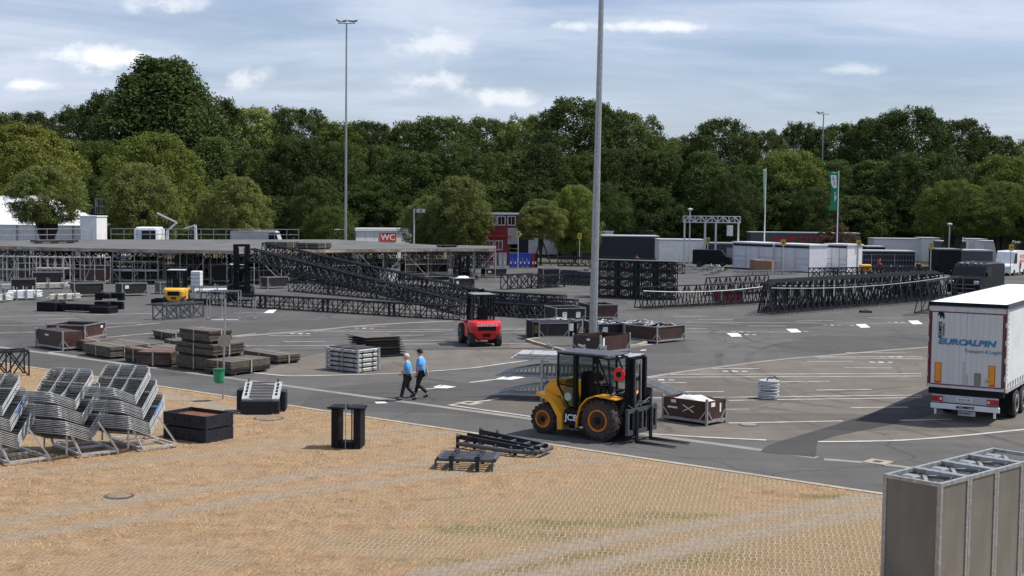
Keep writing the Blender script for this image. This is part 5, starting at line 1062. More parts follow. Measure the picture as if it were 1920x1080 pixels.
# lattice clutter on the far right yard behind the trusses
rs = random.Random(5)
for i, (px, py) in enumerate(((1300,513),(1330,516),(1345,510),(1668,512),(1700,514),(1730,512))):
    p = P(px, py); s = MB()
    for k in range(14): c = Vector((rs.uniform(-1,1), rs.uniform(-.5,.5), rs.uniform(.05,.6))); t = rs.uniform(0,3.14); s.bar(c, c+Vector((math.cos(t)*1.2, math.sin(t)*.5, rs.uniform(-.1,.5))), .05)
    tag(s.build('fitting_pile', (GALV, BLK2, LGREY)[i % 3], None, loc=p), 'low pile of loose metal fittings '+['left of','under','right below','behind the truss row left of','behind the truss row under','behind the truss row right of'][i]+(' the truss gate' if i < 3 else ' the dark banner truck'), 'fittings', 'loose fitting piles')
# ================================================================ people
SKIN = mat('skin', (.50, .30, .22), .6, 0, .05, 10); HAIRW = mat('white hair', (.55, .54, .52), .9, 0, .2, 20); HAIRD = mat('dark hair', (.035, .025, .02), .8); SHIRT = mat('light blue shirt', (.10, .34, .66), .8, 0, .15, 5, bump=.3, bscale=9)
TROU = mat('black trousers', (.012, .012, .014), .8, 0, .3, 8); SHOE = mat('black shoe leather', (.01, .01, .01), .4)
def skin(name, chain, m, parent, sub=2, loc=None):
    """chain: dict name -> (pos, radius, parent name)"""
    names = list(chain); idx = {n: i for i, n in enumerate(names)}; vs = [chain[n][0] for n in names]; es = [(idx[n], idx[chain[n][2]]) for n in names if chain[n][2]]
    me = bpy.data.meshes.new(name); me.from_pydata(vs, es, []); me.materials.append(m); o = bpy.data.objects.new(name, me); col.objects.link(o); o.parent = parent
    md = o.modifiers.new('skin', 'SKIN'); md.use_smooth_shade = True
    for i, n in enumerate(names): r = chain[n][1]; d = me.skin_vertices[0].data[i]; d.radius = r if isinstance(r, tuple) else (r, r); d.use_root = (i == 0)
    s = o.modifiers.new('sub', 'SUBSURF'); s.levels = s.render_levels = sub
    return o
def person(label, loc, rz, pose, shirt, trouser, hair, cap=None, group=None, heavy=1.0, sit=False, H=1.75, tall=True):
    k = H/1.75; o = thing('person', label, 'person', loc, rz, group); J = pose
    V = lambda t: tuple(c*k for c in t)
    B = {'pelvis': (V(J['pelvis']), .12*heavy*k, None)}
    def a(n, p, r, par): B[n] = (V(p), r*k if not isinstance(r, tuple) else tuple(x*k for x in r), par)
    pv = Vector(J['pelvis']); ch = Vector(J['chest']); nk = Vector(J['neck']); hd = Vector(J['head'])
    a('waist', pv.lerp(ch, .45), (.125*heavy, .11*heavy), 'pelvis'); a('chest', ch, (.15*heavy, .12*heavy), 'waist'); a('neck', nk, .058, 'chest'); a('jaw', hd+Vector((.012, 0, -.075)), .07, 'neck'); a('head', hd, .092, 'jaw'); a('crown', hd+Vector((-.01, 0, .07)), .07, 'head'); a('nose', hd+Vector((.098, 0, -.03)), .014, 'head')
    for s, q in (('L', 1), ('R', -1)):
        sh, el, wr, hp, kn, an = [Vector(J[s+n]) for n in ('sh', 'el', 'wr', 'hp', 'kn', 'an')]
        a(s+'sh', sh, .062, 'chest'); a(s+'el', el, .044, s+'sh'); a(s+'wr', wr, .03, s+'el'); hdv = (wr-el).normalized(); pm = wr+hdv*.07; a(s+'palm', pm, (.035, .02), s+'wr')
        side = Vector((0, 1, 0)).cross(hdv).normalized()
        for f in range(4): tip = pm+hdv*(.075+.01*(1 if f in (1, 2) else -.5))+side*(f-1.5)*.02+Vector((0, -q*.02, 0)); a('%sf%d' % (s, f), tip, .009, s+'palm')
        a(s+'thumb', wr+hdv*.06+side*.05, .011, s+'wr')
        a(s+'hp', hp, .09*heavy, 'pelvis'); a(s+'kn', kn, .058, s+'hp'); a(s+'an', an, .04, s+'kn'); toe = Vector(J[s+'to']); a(s+'to', toe, .034, s+'an')
    body = skin('body', B, SKIN, o)
    sk = {n: B[n] for n in ('pelvis', 'waist', 'chest')}; S = {}
    pass

    for n in sk: S[n] = (V(pv-Vector((0,0,.0 if sit else .17))) if n == 'pelvis' else B[n][0], tuple(x+(.055 if n == 'pelvis' else .04)*k for x in (B[n][1] if isinstance(B[n][1], tuple) else (B[n][1], B[n][1]))), B[n][2])
    S['collar'] = (V(ch.lerp(nk, .72)), (.085*k, .075*k), 'chest')
    for s in 'LR': S[s+'sh'] = (B[s+'sh'][0], .092*k, 'chest'); S[s+'slv'] = (V(Vector(J[s+'sh']).lerp(Vector(J[s+'el']), .95)), .078*k, s+'sh')
    skin('shirt', S, shirt, o)
    T = {'pelvis': (V(pv-Vector((0,0,.02))), (.115*heavy*k, .105*heavy*k), None)}
    for s in 'LR': T[s+'hp'] = (B[s+'hp'][0], .105*heavy*k, 'pelvis'); T[s+'kn'] = (B[s+'kn'][0], .078*k, s+'hp'); T[s+'cuff'] = (V(Vector(J[s+'an'])+Vector((0,0,.02))), .066*k, s+'kn')
    skin('trousers', T, trouser, o)
    for s in 'LR':
        an = Vector(V(J[s+'an'])); to = Vector(V(J[s+'to'])); d = (to-an); d.z = 0; d.normalize(); M = MB(); skin('shoe', {'heel': (tuple(an+Vector((0,0,-.045*k))-d*.03), .05*k, None), 'mid': (tuple(to+Vector((0,0,.0))-d*.05), .045*k, 'heel'), 'tip': (tuple(to+d*.05+Vector((0,0,-.005))), .038*k, 'mid')}, SHOE, o, 1)
    h = Vector(V(hd)); M = MB()
    if cap: M.lathe([(.1*k,0),(.104*k,.03*k),(.09*k,.075*k),(.04*k,.1*k)], tuple(h+Vector((-.005,0,.02*k))), n=16); M.cbox(tuple(h+Vector((.12*k,0,.035*k))), (.1*k,.13*k,.012*k)); M.build('cap', cap, o, smooth=False)
    M = MB(); M.lathe([(.092*k,-.05*k),(.101*k,-.01*k),(.10*k,.03*k),(.085*k,.07*k),(.05*k,.096*k),(.01*k,.106*k)], (0,0,0), n=16); M.v = [(x*1.08-.022*k, y*.93, z) if x < .05*k or z > .03*k else (x*.8-.022*k, y*.8, z) for x, y, z in M.v]; M.build('hair', hair, o, smooth=True, loc=tuple(h+Vector((0,0,.012*k))))
    return o
W1 = dict(pelvis=(0,0,.95), chest=(.02,0,1.32), neck=(.03,0,1.49), head=(.07,0,1.63), Lsh=(.02,.19,1.40), Lel=(-.04,.25,1.13), Lwr=(.16,.22,1.02), Rsh=(.02,-.19,1.40), Rel=(-.07,-.24,1.13), Rwr=(.13,-.22,1.06),
          Lhp=(0,.095,.90), Lkn=(.14,.10,.50), Lan=(.22,.10,.09), Lto=(.36,.11,.045), Rhp=(0,-.095,.90), Rkn=(.02,-.10,.48), Ran=(-.30,-.10,.15), Rto=(-.19,-.11,.05))
W2 = dict(W1, Lel=(.02,.26,1.12), Lwr=(.12,.24,.87), Rel=(-.12,-.26,1.14), Rwr=(-.17,-.25,.88), Lkn=(.10,.10,.50), Lan=(-.26,.10,.18), Lto=(-.15,.11,.06), Rkn=(.12,-.10,.49), Ran=(.24,-.10,.09), Rto=(.38,-.11,.045), head=(.06,0,1.64))
pa = P(764,751); person('older man with white hair in a light blue polo shirt walking left', (pa.x, pa.y, 0), R(176), W1, SHIRT, TROU, HAIRW, heavy=1.28, group='two men in light blue shirts', H=1.74)
pb = P(789,745.5); q = person('man with a dark cap and light blue shirt walking left beside the white haired man', (pb.x, pb.y, 0), R(172), W2, SHIRT, TROU, HAIRD, cap=BLK, heavy=1.30, group='two men in light blue shirts', H=1.82)
SITP = dict(pelvis=(0,0,.0), chest=(-.03,0,.38), neck=(-.02,0,.55), head=(.02,0,.70), Lsh=(-.02,.19,.46), Lel=(.12,.24,.22), Lwr=(.36,.16,.28), Rsh=(-.02,-.19,.46), Rel=(.12,-.24,.22), Rwr=(.36,-.16,.28), Lhp=(0,.1,-.02), Lkn=(.42,.13,.04), Lan=(.50,.13,-.36), Lto=(.62,.14,-.42), Rhp=(0,-.1,-.02), Rkn=(.42,-.13,.04), Ran=(.50,-.13,-.36), Rto=(.62,-.14,-.42))
HIV = mat('hi vis yellow cloth', (.55, .62, .04), .8); HIO = mat('hi vis orange cloth', (.75, .22, .03), .8); REDC = mat('red cloth', (.45, .03, .03), .8)
for px, py, m, lb, rz in ((794,511,HIV,'person in a yellow hi vis vest under the stage deck',R(20)),(864,509,HIO,'person in an orange vest at the right end of the stage',R(160)),(1911,516,REDC,'person in a red top at the far right edge',R(200)),(1648,512,REDC,'person in a red top near the dark banner truck',R(10)),(1722,520,TROU,'person in dark clothes between fence and number sign',R(80)),(1193,507,REDC,'person in a red jacket behind the tall truss block',R(60))):
    p = P(px, py); person(lb, p, rz, W2 if px % 2 else W1, m, TROU, HAIRD, group='workers far off on the yard')

# ================================================================ wheels
def wheel(o, c, r, w, rim, tyre=TYRE, side=1, lugs=0, axis='Y', hub=True, rimfrac=.55, deep=.05):
    """c centre, side = direction (+1/-1 along local y) of the visible face"""
    s = MB(); s.lathe([(r*rimfrac, -w/2), (r*.86, -w/2), (r*.96, -w*.36), (r*.985, 0), (r*.96, w*.36), (r*.86, w/2), (r*rimfrac, w/2)], c, 'Y', 36); cx, cy, cz = c
    if lugs:
        for i in range(lugs):
            for g in (-1, 1):
                t = 2*math.pi*(i+(0 if g > 0 else .5))/lugs; pts = []
                for u, yy in ((0, .02), (.16, .25), (.36, .5)): a = t-u*1.0; pts.append(Vector((cx+math.cos(a)*r*(1.0 if yy < .4 else .93), cy+g*yy*w, cz+math.sin(a)*r*(1.0 if yy < .4 else .93))))
                for p, q in zip(pts[:-1], pts[1:]): s.bar(p, q, r*.085, r*.085)
                a = t-.36; s.bar(pts[-1], (cx+math.cos(a-.05)*r*.76, cy+g*w*.5, cz+math.sin(a-.05)*r*.76), r*.08, r*.05)
    ty = s.build('wheel', tyre, o)
    s = MB(); y = side*w*.5; R_ = r*rimfrac
    s.lathe([(R_*1.02, y-side*.0), (R_*1.02, y+side*.015), (R_*.88, y+side*.01), (R_*.80, y-side*deep), (R_*.42, y-side*deep*1.3), (R_*.40, y-side*deep*.4)], c, 'Y', 30); rm = s.build('rim', rim, ty)
    if hub:
        s = MB(); s.lathe([(R_*.36, y-side*deep), (R_*.36, y+side*.01), (R_*.2, y+side*.03)], c, 'Y', 16)
        for i in range(8): t = i*math.pi/4; s.lathe([(.022, y-side*deep), (.022, y-side*deep+side*.03)], (cx+math.cos(t)*R_*.5, cy, cz+math.sin(t)*R_*.5), 'Y', 6)
        s.build('hub', BLK, ty)
    return ty
# ================================================================ yellow rough terrain forklift
def jcb():
    heading = R(-36); pr = P(1127, 826); r1, r2 = .64, .48
    # local x forward, y left (away from camera), origin below the near front wheel, shifted to the vehicle centre line
    c, s_ = math.cos(heading), math.sin(heading); tw = .72
    org = Vector((pr.x-s_*tw, pr.y+c*tw, 0))+Vector((c, s_, 0))*(-2.08)
    o = thing('rough_terrain_forklift', 'yellow and black rough terrain forklift with enclosed cab driving on the grey road', 'forklift', org, heading)
    wheel(o, (0, -tw+.02, r2), r2, .38, ORG, TYRE, -1, 16, rimfrac=.56); wheel(o, (0, tw-.02, r2), r2, .38, ORG, TYRE, 1, 16, rimfrac=.56)
    wheel(o, (2.08, -tw, r1), r1, .46, ORG, TYREB, -1, 18, rimfrac=.52); wheel(o, (2.08, tw, r1), r1, .46, ORG, TYREB, 1, 18, rimfrac=.52)
    s = MB(); s.bar((0,-tw,r2),(0,tw,r2),.16); s.bar((2.08,-tw,r1),(2.08,tw,r1),.2); s.bbox(-.2,2.5,-.35,.35,.45,.85,.05); s.build('chassis', BLK, o)
    # engine body with rounded bonnet
    s = MB(); prof = [(-.16,.80),(-.22,.95),(-.22,1.34),(-.17,1.50),(-.05,1.60),(.20,1.64),(.56,1.64),(.62,1.1),(.62,.70)]
    s.prism(prof, -.46, .46); s.build('bonnet', YEL, o)
    s = MB(); s.prism([(-.08,1.60),(.0,1.68),(.2,1.73),(.52,1.73),(.52,1.645),(.2,1.645)], -.36, .36); s.build('bonnet_top', YEL, o)
    s = MB(); [s.box(-.24,-.222,-.34,.34,z,z+.035) for z in np.arange(.92,1.25,.07)]; [s.bar((x,-.47,.95),(x,-.47,1.2),.02) for x in np.arange(-.1,.4,.06)]; s.build('grille', BLK, o)
    # rear mudguards: a bent strap over the wheel, then down before it
    for g in (-1, 1):
        s = MB(); y0, y1 = (.50*g, .93*g) if g > 0 else (.93*g, .50*g)
        P_ = [(-.62,1.22),(-.60,1.34),(.10,1.24),(.34,1.10),(.72,.42),(.74,.28),(.64,.28),(.60,.40),(.26,1.00),(.06,1.13)]
        s.prism([(-.24,1.22),(-.23,1.32),(.12,1.26),(.06,1.15)], y0, y1); s.prism([(.06,1.15),(.12,1.26),(.40,1.12),(.29,1.02)], y0, y1); s.prism([(.29,1.02),(.40,1.12),(.74,.68),(.56,.62)], y0, y1); s.prism([(.56,.62),(.74,.68),(.76,.22),(.58,.22)], y0, y1); s.build('rear_mudguard', YEL, o)
        s = MB(); arc = []; 
        for t in (178,150,122,98,80): a = R(t); arc.append((2.08+math.cos(a)*(r1+.10), r1+math.sin(a)*(r1+.12)))
        arc = [(arc[0][0]-.04, .35)]+arc+[(2.72,1.34)]
        for p, q in zip(arc[:-1], arc[1:]): s.bar((p[0], g*tw, p[1]), (q[0], g*tw, q[1]), .5, .035)
        s.build('front_mudguard', YEL, o)
    # side skirt with white lettering
    for g in (-1, 1):
        s = MB(); s.bbox(.78,1.42,min(g*.88,g*.5),max(g*.88,g*.5),.38,.86,.03); s.build('side_tank', BLK, o); s = MB(); s.bbox(.86,1.40,min(g*.95,g*.885),max(g*.95,g*.885),.26,.31,.01); s.build('step', DGREY, o)
    text_mesh('lettering', 'JCB', .27, PAPER, o, (1.08, -.889, .62), (R(90), 0, 0), sx=1.15, offset=.006)
    # cab frame
    Y = .56; z0, z1 = 1.02, 2.56; A = BLK; s = MB(); w = .075
    for g in (-1, 1):
        y = g*Y; s.bar((.34,y,1.60),(.34,y,z1),.05); s.bar((.34,y,1.60),(1.00,y,1.55),.05); s.bar((1.00,y,.9),(1.00,y,z1),w*1.5); s.bar((1.08,y,.45),(1.08,y,z1),.05)
        s.bar((1.86,y,1.0),(1.80,y,z1),w*.8); s.bar((1.80,y,z1),(2.30,y,1.55),w*.6); s.bar((2.30,y,1.55),(2.36,y,1.25),w*.6); s.bar((.34,y,z1),(1.86,y,z1),w); s.bar((1.08,y,1.02),(1.9,y,1.02),w); s.bar((1.86,y,z1-.02),(2.18,y,z1-.06),.05)
        s.bar((.34,y,1.58),(.78,y,.9),.05); s.bar((2.2,y,z1-.08),(2.34,y,1.3),.05)
    for x, z in ((.34,z1),(.34,1.6),(1.84,z1),(2.32,1.5),(2.2,z1-.06)): s.bar((x,-Y,z),(x,Y,z),.06)
    s.build('cab_frame', A, o); s = MB(); s.bbox(.28,2.22,-Y-.04,Y+.04,z1+.02,z1+.08,.03); s.build('cab_roof', DGREY, o)
    s = MB(); s.box(.55,.98,-Y-.01,-Y+.0,.92,1.52); s.box(.55,.98,Y,Y+.01,.92,1.52); s.build('olive_panel', mat('olive panel', (.11,.09,.025), .5), o); s = MB(); s.lathe([(.001,-Y-.03),(.13,-Y-.03),(.13,-Y-.012),(.001,-Y-.012)], (.74,0,1.22), 'Y', 24); s.build('round_cap', mat('pale green disc', (.35,.45,.40)), o)
    for g in (-1, 1):
        y = g*Y; e = .006
        s = MB(); s.box(.37,.93,y-e,y+e,1.63,z1-.05); s.box(1.11,1.80,y-e,y+e,1.06,z1-.05); s.build('side_window', GLS, o)
    s = MB(); s.add([(2.34,-Y+.05,1.3),(2.34,Y-.05,1.3),(2.2,Y-.05,z1-.1),(2.2,-Y+.05,z1-.1)], [(0,1,2,3)]); s.add([(.33,-Y+.05,1.65),(.33,Y-.05,1.65),(.33,Y-.05,z1-.05),(.33,-Y+.05,z1-.05)], [(0,1,2,3)]); s.build('windscreen', GLS, o)
    s = MB(); s.bbox(1.08,2.3,-Y+.05,Y-.05,.86,1.0,.02); s.bbox(1.0,1.14,-.28,.28,1.0,2.0,.04); s.bbox(1.1,1.55,-.28,.28,1.25,1.40,.04); s.build('seat', BLK, o)
    s = MB(); s.bar((2.15,0,1.0),(1.85,0,1.62),.07); s.lathe([(.13,-.012),(.17,-.012),(.17,.012),(.13,.012)], (1.84,0,1.66), 'Z', 20); s.bbox(2.05,2.3,-.5,.5,1.0,1.36,.04); s.build('steering_console', BLK, o)
    # mast, carriage, forks
    s = MB()
    for g in (-1, 1):
        for x, y, zt in ((2.86,.42,2.62),(2.97,.34,2.58)): s.bar((x,g*y,.28),(x,g*y,zt),.10,.09); s.bar((x-.05,g*y+g*.05,.28),(x-.05,g*y+g*.05,zt),.03,.1)
    for z in (.35,1.15,1.9,2.56): s.bar((2.86,-.42,z),(2.86,.42,z),.08,.1)
    s.build('mast', BLK, o); s = MB(); [s.tube((2.84,g*.24,.4),(2.84,g*.24,2.35),.03,8) for g in (-1,1)]; s.tube((2.84,0,.4),(2.84,0,2.0),.045,8); s.build('lift_cylinders', DGREY, o)
    s = MB(); [s.bar((2.93,g*.18,.6),(2.93,g*.18,2.5),.035) for g in (-1,1)]; s.build('lift_chains', GALV, o)
    s = MB(); [s.bar((2.4,g*.5,.75),(2.86,g*.46,1.7),.07) for g in (-1,1)]; [s.bbox(2.3,2.8,min(g*.2,g*.5),max(g*.2,g*.5),.3,.7,.03) for g in (-1,1)]; s.build('tilt_cylinders', BLK, o)
    s = MB(); X = 3.08
    for z, h in ((.34,.14),(1.0,.12)): s.bar((X,-.86,z),(X,.86,z),.08,h)
    for y in (-.83,-.42,.0,.42,.83): s.bar((X,y,.28),(X,y,1.08),.09,.09)
    [s.bar((X-.03,g*.5,1.06),(X-.03,g*.5,1.62),.06,.2) for g in (1,)]; s.bar((X,-.35,1.16),(X,.5,1.2),.05); s.bar((X,-.8,1.2),(X,-.5,1.05),.03); s.path([(X,-.4,1.1),(X+.05,-.2,1.3),(X,.1,1.2),(X+.05,.4,1.33),(X,.6,1.12)], .02, 5); s.build('carriage', DGREY, o)
    for y in (-.42,.42):
        s = MB(); s.bar((X+.09,y,.06),(X+.09,y,1.02),.13,.05); s.prism([(X+.06,.03),(X+1.45,.045),(X+1.45,.06),(X+.06,.09)], y-.06, y+.06); s.build('fork', BLK, o)
    s = MB(); s.lathe([(.06,-.03),(.20,-.03),(.22,0),(.20,.03),(.06,.03)], (2.62,-.60,2.08), 'Y', 24); s.build('hose_reel', RED, o); s = MB(); s.lathe([(.03,-.05),(.09,-.05),(.09,.05),(.03,.05)], (2.62,-.60,2.08), 'Y', 16); s.bar((2.62,-.58,2.08),(2.84,-.42,2.08),.05); s.build('reel_hub', BLK, o)
    s = MB(); s.bar((2.3,-Y,1.62),(2.45,-Y-.16,1.62),.025); s.bbox(2.42,2.47,-Y-.28,-Y-.10,1.50,1.72,.02); s.build('mirror', BLK, o)
    s = MB(); [s.bbox(2.3,2.4,g*.5-.08,g*.5+.08,1.42,1.52,.02) for g in (-1,1)]; s.build('work_light', GALVB, o)
    seat = Vector((c*1.42, s_*1.42, 0))+org; person('driver in dark clothes and white cap seated in the yellow forklift cab', (seat.x, seat.y, 1.48), heading, SITP, TROU, TROU, HAIRD, cap=WHITE, H=1.7)
jcb()
# ================================================================ red forklift and other forklifts
def forklift(loc, rz, paint, label, W=1.55, tyre=TYRE, mastH=2.75, txt=None, forkz=.08, rimm=None, scale=1, cab=True, mast_only=False, bigmast=0):
    o = thing('counterbalance_forklift', label, 'forklift', loc, rz); o.scale = (scale,)*3; h = W/2; rimm = rimm or LGREY
    wheel(o, (.42,-h+.17,.36), .36, .28, rimm, tyre, -1, 14); wheel(o, (.42,h-.17,.36), .36, .28, rimm, tyre, 1, 14); wheel(o, (2.15,-h+.08,.52), .52, .34, rimm, tyre, -1, 16); wheel(o, (2.15,h-.08,.52), .52, .34, rimm, tyre, 1, 16)
    # rounded counterweight: stacked outlines
    s = MB(); rings = [(.34,.10,.52),(.42,.02,.66),(.70,-.06,.90),(1.05,-.08,.97),(1.22,-.02,.97),(1.32,.12,.90)]; vs = []; n = 20
    for z, x0, wf in rings:
        for i in range(n):
            t = math.pi*(i/(n-1)-.5); e = .38; cx = abs(math.cos(t))**e; sy = math.copysign(abs(math.sin(t))**e, math.sin(t)); vs.append((.75+(x0-.75)*cx, h*wf*sy, z))
    fs = [(k*n+i, k*n+i+1, (k+1)*n+i+1, (k+1)*n+i) for k in range(len(rings)-1) for i in range(n-1)]+[tuple(range(n-1,-1,-1)), tuple(range((len(rings)-1)*n, len(rings)*n))]+[((k+1)*n, (k+1)*n+n-1, k*n+n-1, k*n) for k in range(len(rings)-1)]
    s.add(vs, fs); s.build('counterweight', paint, o, smooth=False)
    s = MB(); s.box(-.095,-.02,-h*.54,h*.54,.84 if paint is RED else .78,1.04 if paint is RED else 1.10); s.build('radiator_grille', BLK, o); s = MB(); [s.box(-.10,-.05,-h*.22,h*.22,z,z+.03) for z in (.52,.58,.64)]; s.build('exhaust_slot', BLK, o)
    for g in (-1, 1):
        s = MB(); s.prism([(.7,.55),(.7,1.1),(1.45,1.1),(1.6,1.22),(2.5,1.22),(2.62,1.1),(2.5,1.13),(1.75,1.13),(1.58,.95),(1.5,.45),(.9,.45)], min(g*h*.62,g*h*.98), max(g*h*.62,g*h*.98)); s.build('mudguard', paint, o)
    s = MB(); s.bbox(.7,2.3,-h*.6,h*.6,.35,1.12,.04); s.build('chassis', paint, o)
    if txt: text_mesh('lettering', txt, .21, PAPER, o, (-.115, 0, 1.13), (R(90), 0, R(-90)), sx=1.35, offset=.006)
    z1 = 2.55; c = h*(.62 if paint is RED else .74); s = MB()
    for g in (-1, 1):
        s.bar((.72,g*c,1.15),(.80,g*c,z1),.09); s.bar((1.55,g*c,1.15),(1.5,g*c,z1),.06); s.bar((2.28,g*c,1.15),(1.95,g*c,z1),.08); s.bar((.8,g*c,z1),(1.95,g*c,z1),.09)
    for x in (.8,1.1,1.4,1.7,1.95): s.bar((x,-c,z1),(x,c,z1),.06)
    s.bar((.74,-c,1.25),(.74,c,1.25),.1); s.build('cab_frame', BLK, o)
    if cab:
        s = MB(); s.add([(.74,-c,1.3),(.74,c,1.3),(.80,c,z1-.1),(.80,-c,z1-.1)], [(0,1,2,3)]); s.build('rear_window', GLS, o); s = MB(); [s.add([(.78,g*c,1.2),(2.2,g*c,1.2),(1.93,g*c,z1-.08),(.82,g*c,z1-.08)], [(0,1,2,3)]) for g in (-1,1)]; s.build('side_window', GLS, o)
        s = MB(); s.bbox(.74,2.0,-c-.03,c+.03,z1+.05,z1+.10,.02); s.build('cab_roof', MGREY if paint is RED else LGREY, o)
    s = MB(); s.bbox(.95,1.1,-.26,.26,1.2,1.95,.04); s.bbox(.95,1.5,-.26,.26,1.12,1.3,.04); s.build('seat', BLK, o)
    s = MB(); X = 2.75
    for g in (-1, 1): s.bar((X,g*.40,.12),(X,g*.40,mastH),.12,.1); s.bar((X+.12,g*.32,.12),(X+.12,g*.32,mastH-.05+bigmast),.10,.08)
    for z in (.3,1.2,mastH-.08): s.bar((X,-.4,z),(X,.4,z),.08)
    s.build('mast', BLK, o); s = MB(); [s.tube((X-.06,g*.2,.3),(X-.06,g*.2,mastH-.2),.035,8) for g in (-1,1)]; s.build('lift_cylinders', DGREY, o)
    zf = forkz; s = MB(); [s.bar((X+.22,-.6,zf+z),(X+.22,.6,zf+z),.07,.1) for z in (.1,.55)]; [s.bar((X+.22,y,zf+.05),(X+.22,y,zf+1.1),.05) for y in (-.5,-.17,.17,.5)]; s.build('carriage', BLK, o)
    for y in (-.35,.35): s = MB(); s.bar((X+.3,y,zf),(X+.3,y,zf+.6),.12,.05); s.prism([(X+.27,zf-.03),(X+1.5,zf-.015),(X+1.5,zf),(X+.27,zf+.03)], y-.06, y+.06); s.build('fork', BLK, o)
    return o
pr = P(912, 651); f1 = forklift((pr.x, pr.y+.1, 0), R(104), RED, 'red rough terrain forklift seen from behind on the open asphalt', W=1.72, txt='GERKEN', mastH=2.8, rimm=MGREY)
pd_ = Vector((pr.x, pr.y, 0))+Vector((math.cos(R(104))*1.25, math.sin(R(104))*1.25, 0)); person('driver in pale blue seated in the red forklift', (pd_.x, pd_.y+.1, 1.36), R(104), SITP, mat('grey blue cloth', (.16,.19,.26), .9), TROU, HAIRD, H=1.65)
AMB = mat('amber yellow paint', (.78,.42,.06), .4, 0, .1, 5); py_ = P(331, 574); f2 = forklift((py_.x, py_.y, 0), R(94), AMB, 'yellow counterbalance forklift seen from behind before the scaffolding', W=1.62, mastH=2.75, scale=.93)
f2.location.x -= .2
pk = P(453, 565); f3 = forklift((pk.x-math.cos(R(-72))*2.8, pk.y-math.sin(R(-72))*2.8, 0), R(-72), BLK2, 'tall black forklift lifting the ends of the sloping trusses', W=1.7, mastH=4.1, cab=True, forkz=2.2)
s = MB(); [s.bar((2.8,g*.42,.1),(2.8,g*.42,4.15),.34,.30) for g in (-1,1)]; [s.bar((2.8,-.5,z),(2.8,.5,z),.12) for z in (1.0,2.2,3.2,4.1)]; s.build('outer_mast', BLK, f3)
pk = P(862, 528); f4 = forklift((pk.x, pk.y, 0), R(-80), BLK, 'black forklift behind the crate with white covers', W=1.5, mastH=2.6, cab=False)
pk = P(1622, 520); s = P(1622,516); o = thing('yellow_generator', 'small yellow machine behind the truss row beside the fence', 'machine', s); b = MB(); b.bbox(-.6,.6,-.4,.4,.3,1.2,.1); b.build('body', YEL, o); b = MB(); [b.lathe([(.05,-.05),(.25,-.05),(.25,.05),(.05,.05)], (x,-.42,.25), 'Y', 12) for x in (-.4,.4)]; b.build('wheels', TYRE, o)
